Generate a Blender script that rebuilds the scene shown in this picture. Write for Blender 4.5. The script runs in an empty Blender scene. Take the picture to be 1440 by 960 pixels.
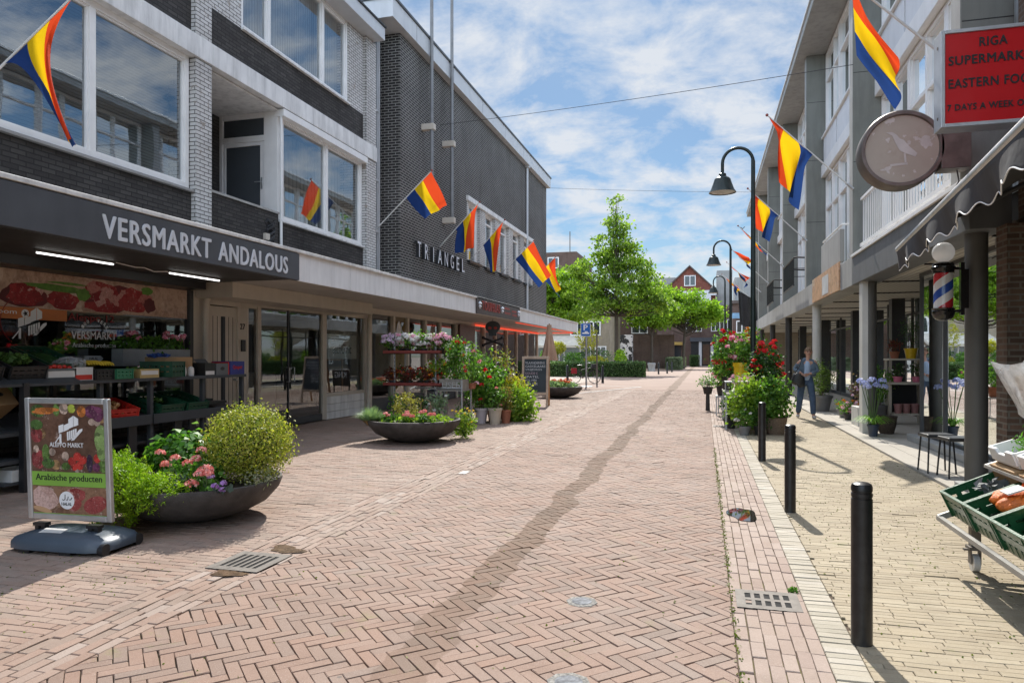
import bpy, bmesh, math, random
import numpy as np
from mathutils import Vector, Matrix

S = bpy.context.scene
C = S.collection
rad = math.radians
RNG = np.random.default_rng(11)
rnd = random.Random(5)

# ------------------------------------------------------------------ camera
cam_d = bpy.data.cameras.new("camera")
cam = bpy.data.objects.new("camera", cam_d)
C.objects.link(cam)
cam_d.sensor_width = 36.0
cam_d.lens = 25.0
cam_d.shift_y = 0.0139
cam_d.clip_start = 0.05
cam_d.clip_end = 2000
cam.location = (0, 0, 1.5)
cam.rotation_euler = (rad(90), 0, math.atan(0.27))
S.camera = cam
S.render.resolution_x, S.render.resolution_y = 1024, 682

# ------------------------------------------------------------------ light
SUN_AZ, SUN_EL = math.atan2(-0.146, 0.989), rad(44.5)
w = bpy.data.worlds.new("World")
S.world = w
w.use_nodes = True
nt = w.node_tree
nt.nodes.clear()
out = nt.nodes.new("ShaderNodeOutputWorld")
bg = nt.nodes.new("ShaderNodeBackground")
bg.inputs["Strength"].default_value = 0.05
sky = nt.nodes.new("ShaderNodeTexSky")
sky.sky_type = "NISHITA"
sky.sun_disc = False
sky.sun_elevation = SUN_EL
sky.sun_rotation = SUN_AZ
sky.air_density = 1.0
sky.dust_density = 0.6
sky.ozone_density = 2.0
tc = nt.nodes.new("ShaderNodeTexCoord")
sep = nt.nodes.new("ShaderNodeSeparateXYZ")
nt.links.new(tc.outputs["Generated"], sep.inputs[0])
addz = nt.nodes.new("ShaderNodeMath"); addz.operation = "ADD"; addz.inputs[1].default_value = 0.22
nt.links.new(sep.outputs["Z"], addz.inputs[0])
mxz = nt.nodes.new("ShaderNodeMath"); mxz.operation = "MAXIMUM"; mxz.inputs[1].default_value = 0.05
nt.links.new(addz.outputs[0], mxz.inputs[0])
dx = nt.nodes.new("ShaderNodeMath"); dx.operation = "DIVIDE"
dy = nt.nodes.new("ShaderNodeMath"); dy.operation = "DIVIDE"
nt.links.new(sep.outputs["X"], dx.inputs[0]); nt.links.new(mxz.outputs[0], dx.inputs[1])
nt.links.new(sep.outputs["Y"], dy.inputs[0]); nt.links.new(mxz.outputs[0], dy.inputs[1])
cmb = nt.nodes.new("ShaderNodeCombineXYZ")
nt.links.new(dx.outputs[0], cmb.inputs[0]); nt.links.new(dy.outputs[0], cmb.inputs[1])
nz = nt.nodes.new("ShaderNodeTexNoise")
nz.inputs["Scale"].default_value = 4.4
nz.inputs["Detail"].default_value = 9
nz.inputs["Roughness"].default_value = 0.62
nz.inputs["Distortion"].default_value = 0.25
nt.links.new(cmb.outputs[0], nz.inputs["Vector"])
rmp = nt.nodes.new("ShaderNodeValToRGB")
rmp.color_ramp.elements[0].position = 0.41
rmp.color_ramp.elements[1].position = 0.62
nt.links.new(nz.outputs["Fac"], rmp.inputs[0])
cmul = nt.nodes.new("ShaderNodeMath"); cmul.operation = "MULTIPLY"; cmul.inputs[1].default_value = 0.9
nt.links.new(rmp.outputs["Color"], cmul.inputs[0])
mixs = nt.nodes.new("ShaderNodeMix"); mixs.data_type = "RGBA"
SKY_TINT = nt.nodes.new("ShaderNodeMix"); SKY_TINT.data_type = "RGBA"; SKY_TINT.blend_type = "MULTIPLY"
SKY_TINT.inputs[0].default_value = 1.0
SKY_TINT.inputs[7].default_value = (0.76, 0.96, 1.08, 1)
nt.links.new(sky.outputs[0], SKY_TINT.inputs[6])
nt.links.new(cmul.outputs[0], mixs.inputs[0])
nt.links.new(SKY_TINT.outputs[2], mixs.inputs[6])
mixs.inputs[7].default_value = (9.6, 10.0, 10.6, 1)
# unseen sky overhead and behind brightened as added fill light for the street
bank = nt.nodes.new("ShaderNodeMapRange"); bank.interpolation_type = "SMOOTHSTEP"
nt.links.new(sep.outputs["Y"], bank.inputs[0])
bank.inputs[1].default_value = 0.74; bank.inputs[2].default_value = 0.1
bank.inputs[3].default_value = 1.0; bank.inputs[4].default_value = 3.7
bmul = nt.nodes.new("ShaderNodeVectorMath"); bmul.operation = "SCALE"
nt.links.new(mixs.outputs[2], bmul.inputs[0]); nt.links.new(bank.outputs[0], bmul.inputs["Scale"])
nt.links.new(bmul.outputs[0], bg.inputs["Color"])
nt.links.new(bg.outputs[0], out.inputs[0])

sun_d = bpy.data.lights.new("sun", "SUN")
sun_d.energy = 3.9
sun_d.angle = rad(0.55)
sun_d.color = (1.0, 0.95, 0.87)
sun = bpy.data.objects.new("sun", sun_d)
C.objects.link(sun)
sdir = Vector((math.sin(SUN_AZ) * math.cos(SUN_EL), math.cos(SUN_AZ) * math.cos(SUN_EL), math.sin(SUN_EL)))
sun.rotation_euler = (-sdir).to_track_quat("-Z", "Y").to_euler()
sun.location = sdir * 60

S.view_settings.view_transform = "Standard"
S.view_settings.look = "None"
S.view_settings.gamma = 1
S.view_settings.exposure = 0.72
S.render.engine = "CYCLES"
S.cycles.max_bounces = 8
S.cycles.transparent_max_bounces = 16
S.cycles.use_denoising = True
S.cycles.sample_clamp_indirect = 6

# ------------------------------------------------------------------ helpers
def srgb(h):
    h = h.lstrip("#")
    c = [int(h[i:i + 2], 16) / 255 for i in (0, 2, 4)]
    return tuple(x / 12.92 if x <= 0.04045 else ((x + 0.055) / 1.055) ** 2.4 for x in c)


def rgba(c):
    if isinstance(c, str):
        c = srgb(c)
    return (c[0], c[1], c[2], 1.0)


class NT:
    """small wrapper to write node trees tersely"""
    def __init__(s, name):
        s.m = bpy.data.materials.new(name)
        s.m.use_nodes = True
        s.t = s.m.node_tree
        s.t.nodes.clear()
        s.o = s.t.nodes.new("ShaderNodeOutputMaterial")

    def n(s, typ, **kw):
        nd = s.t.nodes.new("ShaderNode" + typ)
        for k, v in kw.items():
            setattr(nd, k, v)
        return nd

    def l(s, a, b):
        s.t.links.new(a, b)

    def math(s, op, a, b=None):
        nd = s.n("Math", operation=op)
        for i, x in enumerate((a, b)):
            if x is None:
                continue
            if isinstance(x, (int, float)):
                nd.inputs[i].default_value = x
            else:
                s.l(x, nd.inputs[i])
        return nd.outputs[0]

    def mix(s, f, a, b, blend="MIX"):
        nd = s.n("Mix", data_type="RGBA", blend_type=blend)
        for i, x in ((0, f), (6, a), (7, b)):
            if isinstance(x, (int, float)):
                nd.inputs[i].default_value = x
            elif isinstance(x, tuple):
                nd.inputs[i].default_value = rgba(x)
            elif isinstance(x, str):
                nd.inputs[i].default_value = rgba(x)
            else:
                s.l(x, nd.inputs[i])
        return nd.outputs[2]

    def noise(s, vec, scale, detail=4, rough=0.55, out="Fac"):
        nd = s.n("TexNoise")
        nd.inputs["Scale"].default_value = scale
        nd.inputs["Detail"].default_value = detail
        nd.inputs["Roughness"].default_value = rough
        if vec is not None:
            s.l(vec, nd.inputs["Vector"])
        return nd.outputs[out]

    def ramp(s, f, stops):
        nd = s.n("ValToRGB")
        els = nd.color_ramp.elements
        while len(els) < len(stops):
            els.new(0.5)
        for e, (p, c) in zip(els, stops):
            e.position = p
            e.color = rgba(c) if not isinstance(c, (int, float)) else (c, c, c, 1)
        s.l(f, nd.inputs[0])
        return nd.outputs[0]

    def bsdf(s, col, rough=0.6, metal=0.0, spec=0.5, **kw):
        b = s.n("BsdfPrincipled")
        for k, x in (("Base Color", col), ("Roughness", rough), ("Metallic", metal), ("Specular IOR Level", spec), *kw.items()):
            if isinstance(x, (int, float)):
                b.inputs[k].default_value = x
            elif isinstance(x, (tuple, str)):
                b.inputs[k].default_value = rgba(x)
            else:
                s.l(x, b.inputs[k])
        return b

    def bump(s, h, strength, dist, b):
        nd = s.n("Bump")
        nd.inputs["Strength"].default_value = strength
        nd.inputs["Distance"].default_value = dist
        s.l(h, nd.inputs["Height"])
        s.l(nd.outputs[0], b.inputs["Normal"])

    def done(s, sh):
        s.l(sh, s.o.inputs[0])
        return s.m


def plain(name, col, rough=0.6, metal=0.0, spec=0.5, var=0.18, vs=2.5, bump=0.15, bs=60, dirt=0.0, island=0.0):
    t = NT(name)
    co = t.n("TexCoord").outputs["Object"]
    a = t.noise(co, vs, 5, 0.6)
    c0 = srgb(col) if isinstance(col, str) else col
    lo = tuple(x * (1 - var) for x in c0)
    hi = tuple(min(1, x * (1 + var)) for x in c0)
    c = t.mix(t.ramp(a, [(0.3, 0.0), (0.7, 1.0)]), lo, hi)
    if dirt:
        sc = t.n("Mapping")
        sc.inputs["Scale"].default_value = (3.0, 3.0, 0.35)
        t.l(co, sc.inputs[0])
        d = t.noise(sc.outputs[0], 2.0, 6, 0.65)
        c = t.mix(t.math("MULTIPLY", t.ramp(d, [(0.45, 0.0), (0.75, 1.0)]), dirt), c, tuple(x * 0.35 for x in c0))
    if island:
        g = t.n("NewGeometry").outputs["Random Per Island"]
        c = t.mix(t.math("MULTIPLY", g, island), c, tuple(x * 0.3 for x in c0))
    r = t.math("ADD", t.math("MULTIPLY", t.noise(co, vs * 4, 3), 0.25), max(0.02, rough - 0.12))
    b = t.bsdf(c, r, metal, spec)
    if bump:
        t.bump(t.noise(co, bs, 4), bump, 0.01, b)
    return t.done(b.outputs[0])


def brick_mat(name, cols, mortar, bw=0.21, bh=0.065, ms=0.011, rough=0.8, flake=None):
    t = NT(name)
    co = t.n("TexCoord").outputs["Object"]
    sx = t.n("SeparateXYZ"); t.l(co, sx.inputs[0])
    no = t.n("NewGeometry").outputs["True Normal"]
    sn = t.n("SeparateXYZ"); t.l(no, sn.inputs[0])
    ay = t.math("ABSOLUTE", sn.outputs[1])
    az = t.math("ABSOLUTE", sn.outputs[2])
    isy = t.math("GREATER_THAN", ay, 0.6)
    isz = t.math("GREATER_THAN", az, 0.6)
    # u: y on walls along the street, x on cross walls and flat faces
    pick = t.math("MAXIMUM", isy, isz)
    u = t.math("ADD", t.math("MULTIPLY", sx.outputs[0], pick), t.math("MULTIPLY", sx.outputs[1], t.math("SUBTRACT", 1.0, pick)))
    v = t.math("ADD", t.math("MULTIPLY", sx.outputs[1], isz), t.math("MULTIPLY", sx.outputs[2], t.math("SUBTRACT", 1.0, isz)))
    cv = t.n("CombineXYZ"); t.l(u, cv.inputs[0]); t.l(v, cv.inputs[1])
    br = t.n("TexBrick")
    br.offset = 0.5
    t.l(cv.outputs[0], br.inputs["Vector"])
    br.inputs["Scale"].default_value = 1
    br.inputs["Brick Width"].default_value = bw
    br.inputs["Row Height"].default_value = bh
    br.inputs["Mortar Size"].default_value = ms
    br.inputs["Mortar Smooth"].default_value = 0.15
    br.inputs["Bias"].default_value = 0.0
    br.inputs["Color1"].default_value = rgba(cols[0])
    br.inputs["Color2"].default_value = rgba(cols[1])
    br.inputs["Mortar"].default_value = rgba(mortar)
    c = br.outputs["Color"]
    big = t.noise(co, 0.7, 5, 0.6)
    c = t.mix(t.ramp(big, [(0.3, 0.0), (0.75, 1.0)]), c, t.mix(1.0, c, (0.62, 0.6, 0.58), "MULTIPLY"))
    fine = t.noise(cv.outputs[0], 38, 4, 0.7)
    c = t.mix(t.math("MULTIPLY", fine, 0.5), c, t.mix(1.0, c, (0.5, 0.5, 0.5), "MULTIPLY"))
    smap = t.n("Mapping"); smap.inputs["Scale"].default_value = (1.6, 1.6, 0.16); t.l(co, smap.inputs[0])
    st = t.noise(smap.outputs[0], 1.5, 6, 0.65)
    c = t.mix(t.math("MULTIPLY", t.ramp(st, [(0.52, 0.0), (0.72, 1.0)]), 0.55), c, t.mix(1.0, c, (0.5, 0.48, 0.45), "MULTIPLY"))
    ef = t.noise(co, 1.1, 7, 0.7)
    c = t.mix(t.math("MULTIPLY", t.ramp(ef, [(0.58, 0.0), (0.75, 1.0)]), 0.12), c, (0.33, 0.31, 0.29))
    if flake:
        fl = t.noise(co, 5, 8, 0.7)
        c = t.mix(t.ramp(fl, [(0.60, 0.0), (0.64, 1.0)]), c, flake)
    b = t.bsdf(c, rough, 0, 0.35)
    h = t.math("ADD", t.math("SUBTRACT", 1.0, br.outputs["Fac"]), t.math("MULTIPLY", fine, 0.3))
    t.bump(h, 0.6, 0.012, b)
    return t.done(b.outputs[0])


def glass_mat(name, tint=(0.75, 0.8, 0.8), refl=0.35, ior=1.75):
    """thin pane: see-through, mirror-like at a slant, faint dirt"""
    t = NT(name)
    co = t.n("TexCoord").outputs["Object"]
    lw = t.n("Fresnel"); lw.inputs["IOR"].default_value = ior
    f = t.math("MINIMUM", t.math("ADD", t.math("MULTIPLY", lw.outputs[0], 1.0), refl), 0.97)
    tr = t.n("BsdfTransparent"); tr.inputs[0].default_value = rgba(tint)
    gl = t.n("BsdfGlossy"); gl.inputs["Roughness"].default_value = 0.015
    gl.inputs["Color"].default_value = (0.9, 0.94, 0.96, 1)
    bp = t.n("Bump"); bp.inputs["Strength"].default_value = 0.05; bp.inputs["Distance"].default_value = 0.02
    t.l(t.noise(co, 1.3, 2), bp.inputs["Height"])
    t.l(bp.outputs[0], gl.inputs["Normal"])
    m = t.n("MixShader")
    t.l(f, m.inputs[0]); t.l(tr.outputs[0], m.inputs[1]); t.l(gl.outputs[0], m.inputs[2])
    return t.done(m.outputs[0])


def leaf_mat(name, cols, trans=0.45, rough=0.5, spec=0.4):
    t = NT(name)
    g = t.n("NewGeometry").outputs["Random Per Island"]
    n = len(cols)
    stops = [(i / max(1, n - 1), c) for i, c in enumerate(cols)]
    c = t.ramp(g, stops)
    b = t.bsdf(c, rough, 0, spec)
    tl = t.n("BsdfTranslucent")
    t.l(t.mix(1.0, c, (1.35, 1.5, 0.7), "MULTIPLY"), tl.inputs[0])
    m = t.n("MixShader"); m.inputs[0].default_value = trans
    t.l(b.outputs[0], m.inputs[1]); t.l(tl.outputs[0], m.inputs[2])
    return t.done(m.outputs[0])


def petal_mat(name, cols, trans=0.3):
    t = NT(name)
    g = t.n("NewGeometry").outputs["Random Per Island"]
    n = len(cols)
    c = t.ramp(g, [(i / max(1, n - 1), k) for i, k in enumerate(cols)])
    b = t.bsdf(c, 0.6, 0, 0.2)
    tl = t.n("BsdfTranslucent"); t.l(c, tl.inputs[0])
    m = t.n("MixShader"); m.inputs[0].default_value = trans
    t.l(b.outputs[0], m.inputs[1]); t.l(tl.outputs[0], m.inputs[2])
    return t.done(m.outputs[0])


def emit_mat(name, col, st):
    t = NT(name)
    e = t.n("Emission"); e.inputs[0].default_value = rgba(col); e.inputs[1].default_value = st
    return t.done(e.outputs[0])


def worldloc(o):
    v = Vector((0, 0, 0))
    while o is not None:
        v += o.location
        o = o.parent
    return v


class MB:
    def __init__(s):
        s.v, s.f, s.m = [], [], []

    def add(s, vs, fs, mi=0):
        n = len(s.v)
        s.v += [tuple(v) for v in vs]
        s.f += [tuple(i + n for i in f) for f in fs]
        s.m += [mi] * len(fs)
        return s

    def box(s, x0, x1, y0, y1, z0, z1, mi=0):
        if x0 > x1: x0, x1 = x1, x0
        if y0 > y1: y0, y1 = y1, y0
        if z0 > z1: z0, z1 = z1, z0
        vs = [(x0, y0, z0), (x1, y0, z0), (x1, y1, z0), (x0, y1, z0), (x0, y0, z1), (x1, y0, z1), (x1, y1, z1), (x0, y1, z1)]
        return s.add(vs, [(0, 3, 2, 1), (4, 5, 6, 7), (0, 1, 5, 4), (1, 2, 6, 5), (2, 3, 7, 6), (3, 0, 4, 7)], mi)

    def obox(s, c, a, b, d, mi=0):
        """oriented box: centre and three half vectors"""
        c, a, b, d = map(Vector, (c, a, b, d))
        if a.cross(b).dot(d) < 0:
            a = -a
        vs = [c + i * a + j * b + k * d for k in (-1, 1) for j, i in ((-1, -1), (-1, 1), (1, 1), (1, -1))]
        return s.add(vs, [(0, 3, 2, 1), (4, 5, 6, 7), (0, 1, 5, 4), (1, 2, 6, 5), (2, 3, 7, 6), (3, 0, 4, 7)], mi)

    def bar(s, p, q, w, h, up=(0, 0, 1), mi=0):
        p, q = Vector(p), Vector(q)
        d = (q - p)
        x = d.normalized()
        sd = x.cross(Vector(up))
        if sd.length < 1e-4:
            sd = x.cross(Vector((1, 0, 0)))
        sd.normalize()
        u = sd.cross(x)
        return s.obox((p + q) / 2, d / 2, sd * w / 2, u * h / 2, mi)

    def tube(s, pts, r, n=10, mi=0, cap=True):
        pts = [Vector(p) for p in pts]
        k = len(pts)
        rs = r if isinstance(r, (list, tuple)) else [r] * k
        base = len(s.v)
        prev = None
        vs = []
        for i, p in enumerate(pts):
            d = (pts[min(i + 1, k - 1)] - pts[max(i - 1, 0)]).normalized()
            if prev is None:
                a = d.orthogonal().normalized()
            else:
                a = (prev - d * prev.dot(d))
                a = a.normalized() if a.length > 1e-6 else d.orthogonal().normalized()
            prev = a
            b = d.cross(a)
            for j in range(n):
                t = 2 * math.pi * j / n
                vs.append(p + (a * math.cos(t) + b * math.sin(t)) * rs[i])
        fs = []
        for i in range(k - 1):
            for j in range(n):
                j2 = (j + 1) % n
                fs.append((i * n + j, i * n + j2, (i + 1) * n + j2, (i + 1) * n + j))
        if cap:
            fs.append(tuple(range(n - 1, -1, -1)))
            fs.append(tuple((k - 1) * n + j for j in range(n)))
        return s.add(vs, fs, mi)

    def cyl(s, p, q, r, r2=None, n=16, mi=0):
        return s.tube([p, q], [r, r if r2 is None else r2], n, mi)

    def lathe(s, prof, c=(0, 0, 0), n=28, mi=0, sx=1.0, sy=1.0, cap=True):
        vs, fs = [], []
        for (r, z) in prof:
            for j in range(n):
                t = 2 * math.pi * j / n
                vs.append((c[0] + r * math.cos(t) * sx, c[1] + r * math.sin(t) * sy, c[2] + z))
        k = len(prof)
        for i in range(k - 1):
            for j in range(n):
                j2 = (j + 1) % n
                fs.append((i * n + j, i * n + j2, (i + 1) * n + j2, (i + 1) * n + j))
        if cap:
            fs.append(tuple(range(n - 1, -1, -1)))
            fs.append(tuple((k - 1) * n + j for j in range(n)))
        return s.add(vs, fs, mi)

    def ball(s, c, r, n=14, mi=0, sc=(1, 1, 1)):
        k = max(5, n // 2)
        prof = [(max(1e-4, math.sin(math.pi * i / k)), -math.cos(math.pi * i / k)) for i in range(k + 1)]
        vs, fs = [], []
        for (a, z) in prof:
            for j in range(n):
                t = 2 * math.pi * j / n
                vs.append((c[0] + r * a * math.cos(t) * sc[0], c[1] + r * a * math.sin(t) * sc[1], c[2] + r * z * sc[2]))
        for i in range(k):
            for j in range(n):
                j2 = (j + 1) % n
                fs.append((i * n + j, i * n + j2, (i + 1) * n + j2, (i + 1) * n + j))
        return s.add(vs, fs, mi)

    def prism(s, pts, a, b, mi=0):
        """polygon pts (list of 3D) extruded from pts+a to pts+b"""
        n = len(pts)
        a, b = Vector(a), Vector(b)
        vs = [Vector(p) + a for p in pts] + [Vector(p) + b for p in pts]
        fs = [tuple(range(n - 1, -1, -1)), tuple(range(n, 2 * n))]
        fs += [(i, (i + 1) % n, n + (i + 1) % n, n + i) for i in range(n)]
        return s.add(vs, fs, mi)

    def grid(s, nu, nv, fn, mi=0):
        vs = [fn(i / nu, j / nv) for i in range(nu + 1) for j in range(nv + 1)]
        fs = [(i * (nv + 1) + j, (i + 1) * (nv + 1) + j, (i + 1) * (nv + 1) + j + 1, i * (nv + 1) + j + 1) for i in range(nu) for j in range(nv)]
        return s.add(vs, fs, mi)

    def build(s, name, mat, parent=None, smooth=False, bevel=0.0, solid=0.0, fix=True, ang=35):
        me = bpy.data.meshes.new(name)
        off = worldloc(parent) if parent is not None else Vector((0, 0, 0))
        me.from_pydata([(v[0] - off.x, v[1] - off.y, v[2] - off.z) for v in s.v], [], s.f)
        for mm in (mat if isinstance(mat, (list, tuple)) else [mat]):
            me.materials.append(mm)
        me.polygons.foreach_set("material_index", s.m)
        if fix:
            bm = bmesh.new(); bm.from_mesh(me)
            bmesh.ops.recalc_face_normals(bm, faces=bm.faces)
            bm.to_mesh(me); bm.free()
        if smooth:
            me.polygons.foreach_set("use_smooth", [True] * len(me.polygons))
            me.set_sharp_from_angle(angle=rad(ang))
        me.update()
        o = bpy.data.objects.new(name, me)
        C.objects.link(o)
        if parent is not None:
            o.parent = parent
        if solid:
            md = o.modifiers.new("solid", "SOLIDIFY"); md.thickness = solid; md.offset = 0
        if bevel:
            md = o.modifiers.new("bevel", "BEVEL"); md.width = bevel; md.segments = 2
            md.limit_method = "ANGLE"; md.angle_limit = rad(40)
        return o


def tag(o, label=None, cat=None, group=None, kind=None):
    if label: o["label"] = label
    if cat: o["category"] = cat
    if group: o["group"] = group
    if kind: o["kind"] = kind
    return o


def thing(name, label, cat, loc=(0, 0, 0), group=None):
    o = bpy.data.objects.new(name, None)
    o.empty_display_size = 0.2
    C.objects.link(o)
    o.location = loc
    return tag(o, label, cat, group)


def dup(root, loc, rz=0.0, label=None, group=None, scale=None, cat=None):
    def cp(o, par):
        c = o.copy()
        C.objects.link(c)
        if par is not None:
            c.parent = par
        for ch in list(o.children):
            cp(ch, c)
        return c
    r = cp(root, None)
    r.location = loc
    r.rotation_euler = (0, 0, rz)
    if scale: r.scale = (scale,) * 3 if isinstance(scale, (int, float)) else scale
    if label: r["label"] = label
    if group: r["group"] = group
    if cat: r["category"] = cat
    return r


def quads_mesh(name, V, mat, parent=None, uvid=None):
    """V: (N,k,3) array -> one mesh of N separate k-gons"""
    N, k = V.shape[0], V.shape[1]
    off = worldloc(parent) if parent is not None else Vector((0, 0, 0))
    me = bpy.data.meshes.new(name)
    me.vertices.add(N * k)
    me.vertices.foreach_set("co", (V.reshape(-1, 3) - np.array(off)).astype(np.float32).ravel())
    me.loops.add(N * k)
    me.loops.foreach_set("vertex_index", np.arange(N * k, dtype=np.int32))
    me.polygons.add(N)
    me.polygons.foreach_set("loop_start", np.arange(0, N * k, k, dtype=np.int32))
    me.polygons.foreach_set("loop_total", np.full(N, k, dtype=np.int32))
    me.materials.append(mat)
    me.update(calc_edges=True)
    me.validate()
    o = bpy.data.objects.new(name, me)
    C.objects.link(o)
    if parent is not None:
        o.parent = parent
    return o


def leaves(name, P, size, mat, parent=None, aspect=0.5, nrm=None, spread=1.0, droop=0.15, axis=None):
    """leaf-sized faces at points P; nrm pulls their normals, axis pulls their long axis"""
    P = np.asarray(P, float)
    N = len(P)
    n = RNG.normal(size=(N, 3))
    n /= np.linalg.norm(n, axis=1)[:, None]
    if nrm is not None:
        n = np.asarray(nrm) + n * spread
        n /= np.linalg.norm(n, axis=1)[:, None] + 1e-9
    t = RNG.normal(size=(N, 3))
    if axis is not None:
        t = np.asarray(axis) + t * spread * 0.5
    t -= n * (t * n).sum(1)[:, None]
    t /= np.linalg.norm(t, axis=1)[:, None] + 1e-9
    b = np.cross(n, t)
    L = (np.asarray(size) * RNG.uniform(0.7, 1.3, N))[:, None]
    W = L * aspect
    base = P - t * L * 0.5
    V = np.stack([base, P - t * L * 0.05 + b * W * 0.5 + n * L * droop * .5, P + t * L * 0.5 - n * L * droop, P - t * L * 0.05 - b * W * 0.5 + n * L * droop * .5], 1)
    return quads_mesh(name, V, mat, parent)


def blob(n, c, r, flat=0.0, shell=0.55):
    """n points in an ellipsoid, biased to its shell"""
    d = RNG.normal(size=(n, 3))
    d /= np.linalg.norm(d, axis=1)[:, None]
    k = RNG.uniform(shell ** 3, 1, n) ** (1 / 3)
    k *= 1 + 0.12 * RNG.normal(size=n)
    P = d * k[:, None] * np.asarray(r, float) + np.asarray(c, float)
    return P, d


def clumps(nc, per, c, r, sr, shell=0.5, zmin=None):
    cc, d = blob(nc, c, r, shell=shell)
    if zmin is not None:
        cc[:, 2] = np.maximum(cc[:, 2], zmin)
    P = np.repeat(cc, per, 0) + RNG.normal(size=(nc * per, 3)) * sr
    return P, np.repeat(d, per, 0)


def heads(name, centres, r, npet, psize, mat, parent=None):
    """round flower heads made of petals"""
    centres = np.asarray(centres, float)
    k = len(centres)
    d = RNG.normal(size=(k * npet, 3))
    d /= np.linalg.norm(d, axis=1)[:, None]
    d[:, 2] = np.abs(d[:, 2]) * 0.9 - 0.15
    P = np.repeat(centres, npet, 0) + d * r
    return leaves(name, P, psize, mat, parent, 0.85, d, 0.5, 0.1)


def text_mb(body, o, r, u, w, h, depth, bold=0.0, space=1.0, align_mid=False):
    """lettering: mesh fitted to a w x h rectangle at corner o, right r, up u"""
    cu = bpy.data.curves.new("lettering", "FONT")
    cu.body = body
    cu.size = 1
    cu.space_character = space
    cu.extrude = 0.5
    cu.resolution_u = 3
    if align_mid:
        cu.align_x = "CENTER"
    ob = bpy.data.objects.new("lettering", cu)
    C.objects.link(ob)
    dg = bpy.context.evaluated_depsgraph_get()
    me = bpy.data.meshes.new_from_object(ob.evaluated_get(dg))
    vs = [v.co.copy() for v in me.vertices]
    fs = [tuple(p.vertices) for p in me.polygons]
    bpy.data.objects.remove(ob)
    bpy.data.curves.remove(cu)
    bpy.data.meshes.remove(me)
    mb = MB()
    if not vs:
        return mb
    x0, x1 = min(v.x for v in vs), max(v.x for v in vs)
    y0, y1 = min(v.y for v in vs), max(v.y for v in vs)
    o, r, u = Vector(o), Vector(r).normalized(), Vector(u).normalized()
    nn = r.cross(u)
    # weight: the same outline struck a few times, slightly apart
    bb = abs(bold)
    shifts = [(0, 0)] if bold <= 0.001 else [(-bb, 0), (0, bb * .7), (bb, 0), (0, -bb * .7), (0, 0)]
    sx = w / (x1 - x0 + 2 * bb * (len(shifts) > 1))
    sy = h / (y1 - y0 + 1.4 * bb * (len(shifts) > 1)) if h else sx
    for k, (ax, ay) in enumerate(shifts):
        dd = depth + k * 0.0004
        mb.add([o + r * (v.x - x0 + ax + bb * (len(shifts) > 1)) * sx + u * (v.y - y0 + ay + bb * .7 * (len(shifts) > 1)) * sy + nn * ((v.z + 0.5) * dd) for v in vs], fs)
    return mb


def leafthing(name, label, cat, P, size, mat, aspect=.7, nrm=None, spread=1.0, axis=None, group=None):
    """a thing that is leaves only, standing where its leaves are lowest"""
    P = np.asarray(P)
    t_ = thing(name, label, cat, (float(P[:, 0].mean()), float(P[:, 1].mean()), float(P[:, 2].min())), group)
    leaves("foliage", P, size, mat, t_, aspect, nrm, spread, axis=axis)
    return t_


def regroup(before, base, new, k):
    """set a planter with all that stands in it down at another spot and size"""
    base, new = Vector(base), Vector(new)
    for o in list(C.objects):
        if o.name in before or o.parent is not None: continue
        o.location = new + (o.location - base) * k
        o.scale = o.scale * k


YP, XP, ZP = (0, 1, 0), (1, 0, 0), (0, 0, 1)

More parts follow.
